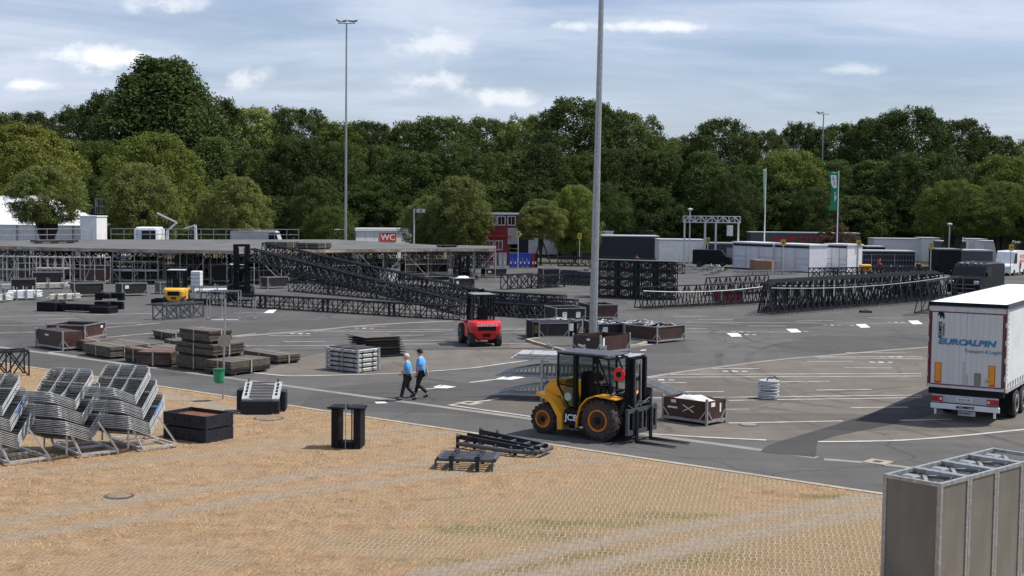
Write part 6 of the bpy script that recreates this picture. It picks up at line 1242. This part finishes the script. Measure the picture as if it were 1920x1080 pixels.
# ================================================================ white trailer
def trailer():
    Dl = 45.6; a = P(1739, 800); rl = PD(1739, 700, Dl); hd = R(90-31); o = thing('box_trailer', 'white curtain sided trailer with blue lettering on its rear doors', 'trailer', (rl.x, rl.y, 0), hd)
    # local x = forward (away), y = left; rear-left corner at origin, body spans y 0..-W
    L_, W, H, fl = 13.6, 2.55, 4.08, 1.16
    WS = mat('white trailer door', (.66,.65,.63), .5, 0, .07, .9, stretch=(1,5,.3), c2=(.58,.56,.53), thr=(.45,.75)); CUR = mat('white curtain tarp', (.66,.66,.66), .6, 0, .05, 1.2, bump=.35, bscale=1.3); ROOF = mat('white trailer roof', (.85,.85,.85), .6, 0, .03, .6); MAR = mat('maroon frame', (.14,.018,.03), .5)
    s = MB(); s.box(.03,L_,-W+.02,-.02,fl,H-.05); s.build('body', CUR, o); s = MB(); n = 17
    for i in range(n): x0 = .1+i*(L_-.2)/n; x1 = x0+(L_-.2)/n; s.add([(x0,.0,H),(x1,.0,H),(x1,-W,H),(x0,-W,H),(x0+(x1-x0)/2,-W/2,H+.035)], [(0,1,4),(1,2,4),(2,3,4),(3,0,4)])
    s.box(.0,L_,-W,.0,H-.05,H-.004); s.build('roof', ROOF, o)
    for g in (0, -W): s = MB(); s.bar((0,g,H-.07),(L_,g,H-.07),.07,.16); s.build('roof_rail', DGREY, o)
    s = MB(); s.bar((-.03,.02,H-.05),(-.03,-W-.02,H-.05),.08,.12); s.build('rear_header', BLK, o)
    for y0, y1 in ((-.09,-W/2-.006+.012), (-W/2-.006,-W+.09)): s = MB(); s.box(-.04,.0,y1,y0,fl+.12,H-.30); s.build('rear_door', WS, o)
    s = MB(); [s.box(-.0425,-.0402,-y-.004,-y+.004,fl+.13,H-.33) for y in np.arange(.3,W-.2,.19) if abs(y-W/2) > .05]; s.build('panel_seams', mat('door seam', (.42,.43,.45)), o)
    s = MB()
    for z0, z1 in ((H-.30,H-.14),(fl+.0,fl+.11)): s.box(-.035,.01,-W+.02,-.02,z0,z1)
    s.build('door_surround', mat('pale pinkish white frame', (.56,.53,.54), .5), o)
    s = MB(); 
    for z in (H-.325, fl+.115): s.box(-.046,-.0405,-W+.1,-.1,z-.02,z+.02)
    for y in (-.105,-W+.105): s.box(-.046,-.0405,y-.015,y+.015,fl+.136,H-.346)
    s.box(-.03,.03,-.075,.0,fl,H-.12); s.box(-.03,.03,-W,-W+.075,fl,H-.12); s.build('maroon_edge', MAR, o)
    s = MB(); s.box(-.045,-.0402,-W/2-.008,-W/2+.008,fl+.14,H-.35); s.tube((-.06,-W/2+.06,fl+.15),(-.06,-W/2+.06,fl+.95),.014,6); s.tube((-.06,-W/2-.06,fl+.15),(-.06,-W/2-.06,fl+.5),.014,6); s.build('door_bars', LGREY, o)
    for g in (0, -W):
        for z in (1.6,2.2,2.8,3.4): s = MB(); s.cbox((-.03,g,z),(.06,.05,.16)); s.build('hinge', GALVB, o)
    rot = (R(90), 0, R(-90))
    def T(t, size, m, y, z, **k): return text_mesh('lettering', t, size, m, o, (-.056, y, z), (R(90), 0, R(-90)), **k)
    TEAL = mat('blue lettering', (.03,.20,.36), .5); T('EURO', .27, TEAL, -.82, 2.74, sx=1.35, shear=.15, offset=.012); T('ALPIN', .27, TEAL, -1.72, 2.74, sx=1.35, shear=.2, offset=.012); T('Transport & Logistik', .155, mat('blue grey lettering', (.10,.18,.25)), -1.86, 2.47, sx=1.0)
    text_mesh('lettering', 'SCHMITZ', .135, BLK, o, (-.056, -.40, 3.14), (R(90), R(-90), R(-90)), offset=.006); text_mesh('lettering', 'CARGOBULL', .08, MAR, o, (-.056, -.51, 3.14), (R(90), R(-90), R(-90)), offset=.003)
    s = MB(); s.prism([(-.30,3.62),(-.33,3.74),(-.42,3.76),(-.50,3.72),(-.53,3.60),(-.52,3.52),(-.48,3.52),(-.47,3.60),(-.43,3.61),(-.42,3.53),(-.38,3.53),(-.37,3.64),(-.33,3.66),(-.32,3.60)], -.056, -.048, 'YZ'); s.build('emblem', BLK, o)
    for y in (-.36,-W+.42):
        s = MB(); s.box(-.052,-.046,y-.11,y+.11,fl+.16,fl+.86); pl = s.build('reflector_plate', RED, o); s = MB(); s.box(-.056,-.052,y-.085,y+.085,fl+.22,fl+.84); s.build('yellow_field', mat('amber reflector', (.75,.33,.01)), pl)
    s = MB(); s.box(-.054,-.047,-1.78,-1.56,fl+.15,fl+.58); s.build('vent_plate', mat('taupe plate', (.22,.20,.17)), o); s = MB(); s.box(-.054,-.047,-2.08,-1.90,fl+.2,fl+.44); s.build('pictogram_sign', mat('cream label', (.60,.52,.40)), o); s = MB(); s.bar((-.056,-2.05,fl+.25),(-.056,-1.95,fl+.38),.03,.004); s.bar((-.056,-2.05,fl+.36),(-.056,-1.93,fl+.30),.025,.004); s.build('pictogram', BLK, o)
    # underrun bar, lights, plates
    s = MB(); s.box(.0,.35,-W+.05,-.05,fl-.22,fl-.02); s.build('rear_beam', BLK, o); s = MB(); s.box(-.02,.03,-W+.18,-.18,fl-.50,fl-.24); s.build('light_bar', LGREY, o)
    for y in (-.36,-W+.36):
        s = MB(); s.bbox(-.06,-.022,y-.19,y+.19,fl-.47,fl-.29,.01); l = s.build('tail_light', mat('tail light red', (.40,.012,.015), .25), o); s = MB(); s.lathe([(.05,-.075),(.05,-.062),(.001,-.062)], (0,y+(.13 if y > -1 else -.13)*-1,fl-.38), 'X', 12); s.build('reversing_lamp', GALVB, l)
    s = MB(); s.box(-.035,-.021,-1.52,-1.0,fl-.43,fl-.31); pl = s.build('number_plate', WHITE, o); text_mesh('lettering', 'RH·RI 530', .1, BLK, pl, (-.04, -1.26, fl-.37), (R(90), 0, R(-90)))
    s = MB(); s.bbox(-.03,.05,-W+.14,-.14,fl-.72,fl-.54,.02); s.build('bumper_bar', WHITE, o); T('SCHMITZ', .12, BLK, -1.3, fl-.63, sx=1.2, offset=.004)
    for y in (-.3,-W+.3): s = MB(); s.bar((.02,y,fl-.72),(.02,y,fl-.92),.07,.05); s.build('bumper_foot', WHITE, o)
    s = MB(); s.box(.05,.06,-1.62,-1.05,fl-.92,fl-.76); pl = s.build('mud_sign', LGREY, o); text_mesh('lettering', 'SCHMITZ', .1, BLK2, pl, (.04, -1.28, fl-.84), (R(90), 0, R(-90)))
    # right side: curtain buckles, side rail, underride guard, wheels
    s = MB(); s.bar((.1,-W-.015,fl+.02),(L_,-W-.015,fl+.02),.05,.14); s.build('side_rail', LGREY, o)
    for i in range(30): x = .35+i*.44; s = MB(); s.bar((x,-W-.03,fl-.06),(x,-W-.03,fl+.28),.03,.045); s.build('curtain_buckle', GALV, o)
    s = MB(); s.bar((.02,-W,fl),(.02,-W,H-.1),.06); [s.path([(.1,-W-.02,z),(.14,-W-.05,z+.06),(.1,-W-.02,z+.12)], .012, 5) for z in np.arange(1.5,3.8,.17)]; s.build('corner_lacing', GALVB, o)
    s = MB(); s.box(.4,L_-.2,-1.7,-.85,fl-.30,fl-.04); s.build('chassis', BLK, o)
    for x in (2.3,3.6,4.9):
        for g in (-1, 1): wheel(o, (x, -W/2+g*(W/2-.2), .52), .52, .38, LGREY, TYRE, g, 0, rimfrac=.58, deep=.12)
        s = MB(); s.bar((x,-.3,.52),(x,-W+.3,.52),.14); s.build('axle', BLK, o)
    for x in (1.65,5.6): s = MB(); [s.box(x,x+.02,min(-W/2+g*.7,-W/2+g*1.24),max(-W/2+g*.7,-W/2+g*1.24),.25,1.05) for g in (-1,1)]; s.build('mud_flap', BLK, o)
trailer()
# ================================================================ black truck cab beyond the trailer
def truck():
    p = P(1783, 556); o = thing('black_van', 'big black van with roof lights and rack parked beyond the white trailer', 'van', (p.x-.3, p.y, 0), R(-128)); o.scale = (1.08,)*3; NV = mat('black truck paint', (.005,.006,.009), .45, 0, .2, 3, coat=.05, spec=.2)
    W = 2.5; s = MB(); s.prism([(0,.35),(.06,.9),(-.05,1.45),(-.75,1.62),(-1.35,2.35),(-1.6,2.52),(-5.6,2.52),(-5.7,2.3),(-5.7,.35)], 0, W); s.build('body', NV, o)
    s = MB(); s.prism([(-.80,1.66),(-.83,1.63),(-1.38,2.32),(-1.36,2.36)], .15, W-.15); s.build('windscreen', mat('dark windscreen', (.006,.008,.01), .1), o)
    s = MB(); [s.box(-2.6,-1.5,y,y+.014,1.55,2.3) for y in (-.015, W+.001)]; s.build('side_window', mat('dark windscreen', (.006,.008,.01), .1), o)
    s = MB(); [s.bar((-1.7,y,2.6),(-5.5,y,2.6),.06) for y in (.15,W-.15)]; [s.bar((x,.15,2.6),(x,W-.15,2.6),.06) for x in (-1.7,-2.9,-4.2,-5.5)]; s.build('roof_rack', MGREY, o)
    for z in (.7,1.0): s = MB(); s.bar((.08,.35,z),(.08,W-.35,z),.03,.05); s.build('grille_bar', MGREY, o)
    for y in (.28,W-.28): s = MB(); s.bbox(-.02,.07,y-.2,y+.2,1.05,1.3,.03); s.build('headlight', GALVB, o)
    for y in (.5,.95,1.55,2.0): s = MB(); s.bbox(-1.62,-1.5,y-.08,y+.08,2.53,2.63,.02); s.build('roof_light', GALVB, o)
    for y in (-.16,W+.16): s = MB(); s.bar((-1.0,y*.98+.0,1.75),(-1.0,y,1.75),.05); s.bbox(-1.05,-.9,y-.1,y+.1,1.6,2.0,.04); s.build('mirror', NV, o)
    for y in (.2,W-.2): wheel(o, (-1.0,y,.42), .42, .3, LGREY, TYRE, 1 if y > 1 else -1); wheel(o, (-4.6,y,.42), .42, .3, LGREY, TYRE, 1 if y > 1 else -1)
truck()
# ================================================================ silver panelled cabinets at the lower right
def cabinets():
    zt = 2.4; F_ = P(1765, 907, zt); Lp = P(1656, 888, zt); rz = math.atan2(F_.y-Lp.y, F_.x-Lp.x)+math.pi/2; dep = (F_-Lp).length; bw = 1.02
    TAU = mat('taupe panel', (.165,.157,.138), .45, 0, .14, 2.2, spec=.4, stretch=(1,1,.35)); gl = 'row of silver framed panel cabinets'
    for i in range(4):
        c = Vector((F_.x+math.cos(rz)*(bw+.015)*i, F_.y+math.sin(rz)*(bw+.015)*i, .05))
        o = thing('panel_cabinet', ['nearest silver framed cabinet with its dark shaded side panel in view','second silver framed cabinet from the front corner','third silver framed cabinet along the row','last silver framed cabinet cut off by the right edge'][i], 'cabinet', c, rz, gl); z0 = 0; w = .075; H = zt-.05
        s = MB(); [s.bar((x,y,0),(x,y,H),w) for x in (w/2,bw-w/2) for y in (w/2,dep-w/2)]; s.build('post', GALV, o)
        s = MB()
        for z in (.1, H-w/2): [s.bar((w,y,z),(bw-w,y,z),w*.9) for y in (w/2,dep-w/2)]; [s.bar((x,w,z),(x,dep-w,z),w*.9) for x in (w/2,bw-w/2)]
        s.build('rail', GALV, o)
        for bx in ((w,bw-w,.02,.035),(w,bw-w,dep-.035,dep-.02)): s = MB(); s.box(*bx,.14,H-w); s.build('panel', TAU, o)
        for x in ((.02,.035),) if i == 0 else (): s = MB(); s.box(x[0],x[1],w,dep-w,.14,H-w); s.build('panel', TAU, o)
        s = MB(); s.box(w,bw-w,w,dep-w,H-.34,H-.32); s.build('inner_shelf', DGREY, o)
        s = MB(); s.bar((w,dep*.25,H-.12),(bw-w,dep*.75,H-.12),.07,.05); s.bar((w,dep*.75,H-.16),(bw-w,dep*.25,H-.16),.07,.05); s.bar((bw*.5,w,H-.2),(bw*.5,dep-w,H-.2),.05,.05); s.build('cross_brace', GALV, o)
        s = MB(); s.bbox(bw*.30,bw*.55,dep*.62,dep*.86,H-.10,H-.03,.02); s.lathe([(.13,H-.2),(.13,H-.08),(.02,H-.05)], (bw*.42,dep*.74,0), n=14); s.build('fitting', MGREY, o); s = MB(); s.lathe([(.1,H-.24),(.1,H-.12),(.02,H-.11)], (bw*.62,dep*.3,0), n=14); s.path([(bw*.62,dep*.3,H-.12),(bw*.72,dep*.2,H-.06),(bw*.9,dep*.25,H-.04)], .015, 6); s.build('lock_pin', DGREY, o)
        s = MB(); [s.lathe([(.012,-.006),(.012,.0)], (x,-.001,z), 'Y', 8) for x in (w/2,bw-w/2) for z in (.4,.9,1.4,1.9,2.2)]; s.build('bolts', GALVB, o)
    c = Vector((F_.x, F_.y, 0)); o = thing('cabinet_plinth', 'low concrete plinth strip under the silver framed cabinets', 'plinth', c, rz); s = MB(); s.box(-.1,4*bw+.2,-.1,dep+.1,0,.048); s.build('slab', CONC, o)
cabinets()
# ================================================================ racks of nested crowd barrier frames
BARM = mat('zinc barrier tube', (.42,.43,.43), .45, .4, .25, 7); BARD = mat('dark zinc bars', (.10,.105,.105), .5, .3, .3, 7); BARB = mat('blue barrier tube', (.05,.16,.42), .5)  # inner bars coloured darker than the frame tubes round them
def barrier_meshes():
    L_, A_, B_ = 1.50, 1.18, 1.15; aA, aB = R(41), R(19); r = .013   # local x: across the V, y: along its length
    vA = Vector((math.cos(aA), 0, math.sin(aA))); vB = Vector((-math.cos(aB), 0, math.sin(aB)))
    f = MB(); y0, y1 = 0, L_
    def rect(v, Ln): 
        c = .16; pts = [v*.0+Vector((0,y0,0)), v*(Ln-c)+Vector((0,y0,0)), v*(Ln-c*.3)+Vector((0,y0+c*.3,0)), v*Ln+Vector((0,y0+c,0)), v*Ln+Vector((0,y1-c,0)), v*(Ln-c*.3)+Vector((0,y1-c*.3,0)), v*(Ln-c)+Vector((0,y1,0)), Vector((0,y1,0))]; f.path(pts, r, 6)
    rect(vA, A_); rect(vB, B_); f.tube((0,y0,0),(0,y1,0),r,6)
    for k in (1, 2): y = L_*k/3; f.bar(Vector((0,y,0)), vA*A_+Vector((0,y,0)), .03); 
    f.tube(vA*A_*.55+Vector((0,y0,0)), vA*A_*.55+Vector((0,y1,0)), .015, 6)
    g = MB()
    for k in range(1, 12): g.tube(vA*A_*k/12+Vector((0,.02,0)), vA*A_*k/12+Vector((0,L_-.02,0)), .010, 4, cap=False)
    for k in range(1, 7): g.tube(vB*B_*k/7+Vector((0,.02,0)), vB*B_*k/7+Vector((0,L_-.02,0)), .009, 4, cap=False)
    g2 = MB(); t = .35; g2.prism([(vA.x*.15,vA.z*.15),(vA.x*.42,vA.z*.42),(vB.x*.16,vB.z*.16)], L_*.33-.006, L_*.33+.006); g2.prism([(vA.x*.15,vA.z*.15),(vA.x*.42,vA.z*.42),(vB.x*.16,vB.z*.16)], L_*.66-.006, L_*.66+.006)
    b = MB(); b.tube(vA*.35+Vector((0,-.004,0)), vA*.85+Vector((0,-.004,0)), .028, 6)
    return f, g, g2, b
_f, _g, _g2, _b = barrier_meshes(); ME = {}
for n_, mb_, mt_ in (('frame', _f, BARM), ('bars', _g, BARD), ('gusset', _g2, BARM), ('blue_sleeve', _b, BARB)):
    t_ = mb_.build(n_, mt_); ME[n_] = t_.data; bpy.data.objects.remove(t_)
def brack(fp, rp, label, where, blues, n=(8, 7, 6)):
    F_ = P(*fp); Rp = P(*rp); loc = F_; u = Rp-F_; rz = math.atan2(u.y, u.x)            # local x: front to right along base
    o = thing('barrier_rack', label, 'rack', loc, rz, 'steel racks holding nested barriers'); a = u.length; dep = 2.05; s = MB()
    for y in (0, dep*.5, dep): s.bar((0,y,.14),(a,y,.14),.06)
    for x in (0, a): s.bar((x,0,.14),(x,dep,.14),.06)
    for k in range(5): x = a*k/4; s.bar((x,0,.0),(x,0,.14),.04); s.bar((x,dep,0),(x,dep,.14),.04)
    s.bar((0,0,.02),(a,0,.02),.03); s.build('base', GALVB, o); s = MB()
    for y in (.0, dep): s.bar((0,y,.16),(-.28,y+(.25 if y == 0 else -.1),.95),.05); s.bar((-.28,y+(.25 if y == 0 else -.1),.95),(-.30,y+(.25 if y == 0 else -.1),.14),.045); s.bar((a,y,.16),(a*.55,y+(.2 if y == 0 else -.1),.98),.05)
    s.build('support', GALVB, o)
    # barriers: V edge lies along local y-ish direction
    k = 0; base = Matrix.Translation(loc) @ Matrix.Rotation(rz, 4, 'Z')
    tot = sum(n); z = .42; offx = .44; offy = 1.75
    for gi, cnt in enumerate(n):
        for j in range(cnt):
            q = base @ Vector((offx+rnd.uniform(-.012,.012)-.004*j, .35+gi*.16+rnd.uniform(-.01,.01), z)); k += 1
            e = thing('barrier', ('%s nested barrier from the bottom on the rack %s' % (ORDN[k-1], where)), 'barrier', q, rz+R(32), 'barriers nested '+where)
            for nm in ('frame', 'bars', 'gusset'): c = bpy.data.objects.new(nm, ME[nm]); col.objects.link(c); c.parent = e
            if (gi, j) in blues: c = bpy.data.objects.new('blue_sleeve', ME['blue_sleeve']); col.objects.link(c); c.parent = e
            z += .050
        z += .07; offx -= .15
ORDN = 'first second third fourth fifth sixth seventh eighth ninth tenth eleventh twelfth thirteenth fourteenth fifteenth sixteenth seventeenth eighteenth nineteenth twentieth twenty-first twenty-second twenty-third twenty-fourth twenty-fifth twenty-sixth twenty-seventh twenty-eighth'.split()
brack((16,877),(93,867),'galvanised rack base at the left edge carrying nested barriers','at the left edge',{(2,7),(2,6),(1,7),(1,5)})
brack((151,862),(221,854),'galvanised rack base in the middle of three carrying nested barriers','in the middle of three',{(2,7)})
brack((266,850),(331,842),'galvanised rack base beside the black bins carrying nested barriers','beside the black bins',{(0,8),(0,7)})
# ================================================================ black bins stacked
for k, (z, lb) in enumerate(((0,'lower black steel tub of the stacked pair on the grass'),(.42,'upper open black steel tub of the stacked pair on the grass'))):
    loc, rz, a, b_ = corners((386,835),(302,823),(443,831), a=1.15, b=1.75); o = thing('steel_tub', lb, 'tub', (loc.x,loc.y,z+.03), rz, 'pair of stacked black tubs'); H = .40; s = MB()
    for bx in ((0,a,0,.03),(0,a,b_-.03,b_),(0,.03,.03,b_-.03),(a-.03,a,.03,b_-.03)): s.box(*bx,.02,H)
    s.box(.03,a-.03,.03,b_-.03,.02,.05); s.build('shell', BLK2, o); s = MB(); [s.bar((x,y,0),(x,y,H+.005),.09) for x in (.04,a-.04) for y in (.04,b_-.04)]; s.build('corner_post', BLK2, o); s = MB(); [s.box(-.004,.0,y,y+.09,.2,.28) for y in (b_*.35,b_*.7)]; s.build('hand_hole', BLK, o)
    s = MB(); s.box(.04,a-.04,.04,b_-.04,.055,.07) if k == 0 else s.box(.04,a-.04,.04,b_-.04,.28,.29); s.build('rust_floor', mat('rusty floor', (.14,.045,.02), .9, 0, .4, 4), o)
# dark bench like frame with pale rails
p = P(460, 779); o = thing('slotted_frame', 'dark steel base frame with pale side rails and cross bars by the kerb', 'steel frame', (p.x-.12, p.y, 0), R(4)); Wd = 1.20
s = MB(); s.bbox(-.05,Wd+.05,0,.35,.05,.50,.03); s.bbox(-.25,0,.55,1.15,.1,.8,.03); s.bbox(Wd,Wd+.22,.55,1.15,.1,.75,.03); s.build('body', BLK2, o)
for x in (-.02, Wd-.20): s = MB(); s.prism([(.1,.50),(.1,.56),(1.15,1.0),(1.15,.94)], x, x+.24, 'YZ'); rl_ = s.build('side_rail', GALVB, o); s = MB(); [s.cbox((x+.12,.35+.2*i,.685+.084*i),(.07,.12,.02),0,0,R(22)) for i in range(4)]; s.build('slot', BLK, rl_)
for i in range(6): y = .22+i*.18; s = MB(); s.bar((.22,y,.57+.42*(y-.1)/1.05),(Wd-.2,y,.57+.42*(y-.1)/1.05),.05,.04); s.build('cross_bar', MGREY, o)
for x in (.1, Wd-.1): s = MB(); s.lathe([(.02,0),(.03,.1),(.02,.14)], (x,1.12,.98), n=8); s.build('pin', DGREY, o)
# upright black portal frame
p = P(650, 843); o = thing('portal_frame', 'upright black rectangular portal frame standing alone on the dry grass', 'steel frame', (p.x, p.y, .03), R(-8)); s = MB()
for g in (-1, 1): s.bbox(g*.33-.11,g*.33+.11,-.12,.45,.05,1.17,.02)
s.build('upright', BLK, o); s = MB(); s.bbox(-.215,.215,-.08,.4,.0,.20,.02); s.build('foot_beam', BLK, o); s = MB(); s.bbox(-.52,-.04,-.16,.48,1.175,1.24,.02); s.bbox(.04,.50,-.16,.48,1.175,1.24,.02); s.cbox((-.5,-.1,1.2),(.14,.05,.04)); s.cbox((.52,-.1,1.2),(.14,.05,.04)); s.build('top_plate', BLK, o)
s = MB(); s.tube((0,-.14,.02),(0,-.14,1.3),.012,6); s.build('strap', STRAP, o); s = MB(); s.tube((.10,.2,.1),(.10,.2,1.15),.02,6); s.build('inner_rod', mat('rust red rod', (.16,.03,.02)), o)
# ladder like frame lying on the grass
A = P(858, 843); B = P(1012, 861); C = P(905, 812+8); d = (B-A); rz = math.atan2(d.y, d.x); L_ = d.length*.97; o = thing('ladder_frame', 'long dark steel ladder frame lying at the kerb with tapered end', 'steel frame', (A.x, A.y, .06), rz); s = MB()
Wd = 1.3; s.tube((0,0,.12),(L_*.72,0-.25,.12),.065,10); s.tube((L_*.72,-.25,.12),(L_*1.02,.10,.12),.065,10); s.tube((L_*1.02,.10,.12),(L_*1.0,.9,.12),.06,10); s.build('tube', DGREY, o)
for y0, y1 in ((.12,.0),(.55,.35),(1.25,.85)): s = MB(); s.bar((0,y0,.30),(L_*.96,y1,.16),.05,.14); s.build('rail', BLK2, o)
for t in (.08,.28,.48,.68,.86): s = MB(); s.tube((L_*t,.04-.2*t,.17),(L_*t+.12,1.2-.4*t,.2),.045,8); s.build('rung', DGREY, o)
for x, y in ((0,0),(.55,.05),(.05,1.25),(.65,1.2),(L_*.75,-.1),(L_*.94,.2)): s = MB(); s.bar((x,y,0),(x,y,.34 if x < 1 else .2),.05,.09); [s.bar((x+e,y,.32),(x+e,y,.42),.02) for e in (-.03,.03) if x < 1]; s.build('lug', BLK, o)
# low bundle of thick tubes on feet
p = P(817, 882); q = P(930, 886); L_ = (q-p).length; o = thing('tube_bundle', 'low dark grate of thick tubes on four feet lying on the dry grass', 'steel frame', (p.x,p.y,.04), math.atan2((q-p).y,(q-p).x)); 
for i in range(5):
    y = i*.24; e = .0 if i in (1,2,3) else .03; s = MB(); s.tube((.05+e,y,.28),(L_-.05-e,y,.28),.06,10); s.build('tube', DGREY, o)
s = MB(); [s.tube((x,0,.28),(x,.96,.28),.062,10) for x in (.06,L_-.06)]; s.build('end_tube', DGREY, o)
for x in (L_*.27,L_*.70): s = MB(); s.bar((x,-.1,.36),(x,1.0,.36),.14,.06); s.bar((x,-.12,.0),(x,-.12,.34),.1,.1); s.bar((x,1.0,.0),(x,1.0,.34),.08,.08); c_ = s.build('clamp', BLK2, o); s = MB(); [s.cbox((x,y,.40),(.05,.16,.015)) for y in (.1,.6)]; s.build('hook', BLK, c_)
for x in (.0, L_-.1): s = MB(); s.bar((x,-.06,0),(x,-.02,.28),.08,.05); s.build('foot', DGREY, o)
# green litter bin on a post with round sign seen from behind
p = P(418, 752); o = thing('litter_bin_post', 'slim grey post with green litter bin and blank round sign on the verge', 'litter bin', (p.x,p.y,.03), 0); sc = p.y; H = PD(420, 563, p.y).z; s = MB(); s.tube((0,0,0),(.09,0,H),.035,8); s.build('post', GALV, o)
s = MB(); s.lathe([(.02,.62),(.13,.64),(.19,.72),(.20,1.10),(.22,1.13),(.20,1.16),(.02,1.15)], (-.12,-.1,0), n=20); s.build('litter_bin', GREEN, o); s = MB(); s.lathe([(.21,1.11),(.225,1.12),(.225,1.16),(.21,1.16)], (-.12,-.1,0), n=20); s.build('bin_collar', mat('dark green rim', (.01,.10,.05)), o)
s = MB(); s.lathe([(.001,-.05),(.235,-.05),(.235,-.035),(.001,-.035)], (.06,0,2.16), 'Y', 28); s.build('round_sign', mat('sign back aluminium', (.30,.30,.29), .6, .2, .15, 8), o)
# ---- arched barrier stillage behind the yellow forklift
A = P(1015, 752); rz = R(-10); o = thing('arch_rack', 'two tier steel rack for arched railings behind the yellow forklift', 'rack', A, rz); s = MB()
for x in (0, 3.4):
    for y in (0, 1.4): s.bar((x,y,0),(x,y,1.55),.08)
s.build('post', GALV, o); s = MB(); [s.bar((0,y,z),(3.4,y,z),.07) for y in (0,1.4) for z in (.12,.82,1.42)]; [s.bar((x,0,z),(x,1.4,z),.07) for x in (0,3.4) for z in (.12,.82,1.42)]; s.build('beam', GALV, o)
def arch(z, k, lb):
    q = Matrix.Translation(A) @ Matrix.Rotation(rz, 4, 'Z') @ Vector((-1.75+.05*(k % 3), .10+.13*k, z)); e = thing('arched_railing', lb, 'railing', q, rz, 'arched silver railings in the rack'); L_ = 5.2; h = .42; s = MB(); n = 16
    top = [Vector((L_*i/n, 0, .04+h*math.sin(math.pi*min(1, i/n*1.0))**.8)) for i in range(n+1)]; s.path(top, .028, 6); s.tube((0,0,.03),(L_,0,.03),.028,6); s.build('frame', GALV, e); s = MB()
    for i in range(3, 31): x = L_*i/34; zt = .04+h*math.sin(math.pi*x/L_)**.8; s.bar((x,0,.03),(x,0,zt),.014)
    s.build('bars', GALV, e)
for k in range(5): arch(.15, k*2, ORDN[k]+' arched railing from the front on the lower tier')
for k in range(5): arch(.86, k*2, ORDN[k]+' arched railing from the front on the upper tier')
for k in range(3):
    q = Matrix.Translation(A) @ Matrix.Rotation(rz, 4, 'Z') @ Vector((-1.2+.12*k, .1, 1.48+k*.085)); e = thing('plank_panel', ['lowest','middle','topmost'][k]+' pale metal plank panel on top of the arch rack', 'plank', q, rz, 'pale plank panels on the rack'); s = MB(); [s.box(0,4.6,y,y+.3,0,.07) for y in (.0,.34,.68,1.02)]; s.build('planks', GALVB, e); s = MB(); [s.bar((x,0,.085),(x,1.3,.085),.05,.03) for x in (.5,2.3,4.1)]; s.build('cross_strip', GALV, e)
for x in (0.2,1.4,2.2): q = Matrix.Translation(A) @ Matrix.Rotation(rz, 4, 'Z') @ Vector((x, 1.45, 0)); tag(MB().bar((0,0,1.5),(0,0,1.98),.07).bar((-.25,0,1.98),(0,0,1.9),.08).build('hook_post', GALV, None, loc=q), 'short grey hook post rising above the plank panels, %s' % {0.2:'left',1.4:'middle',2.2:'right'}[x], 'post')
for k in range(4):
    q = P(1192, 741)+Vector((.1*k, .33*k, .55)); e = thing('sloping_bar', ORDN[k]+' silver channel sloping down to the right behind the forklift mast', 'channel', q, R(-12), 'silver channels leaning behind the mast', ry=R(19)); s = MB(); s.box(0,2.2,0,.1,0,.04); s.build('web', GALVB, e); s = MB(); s.box(0,2.2,0,.012,.041,.09); s.box(0,2.2,.088,.1,.041,.09); s.build('flange', GALVB, e)
# loose tapes along the kerb island etc
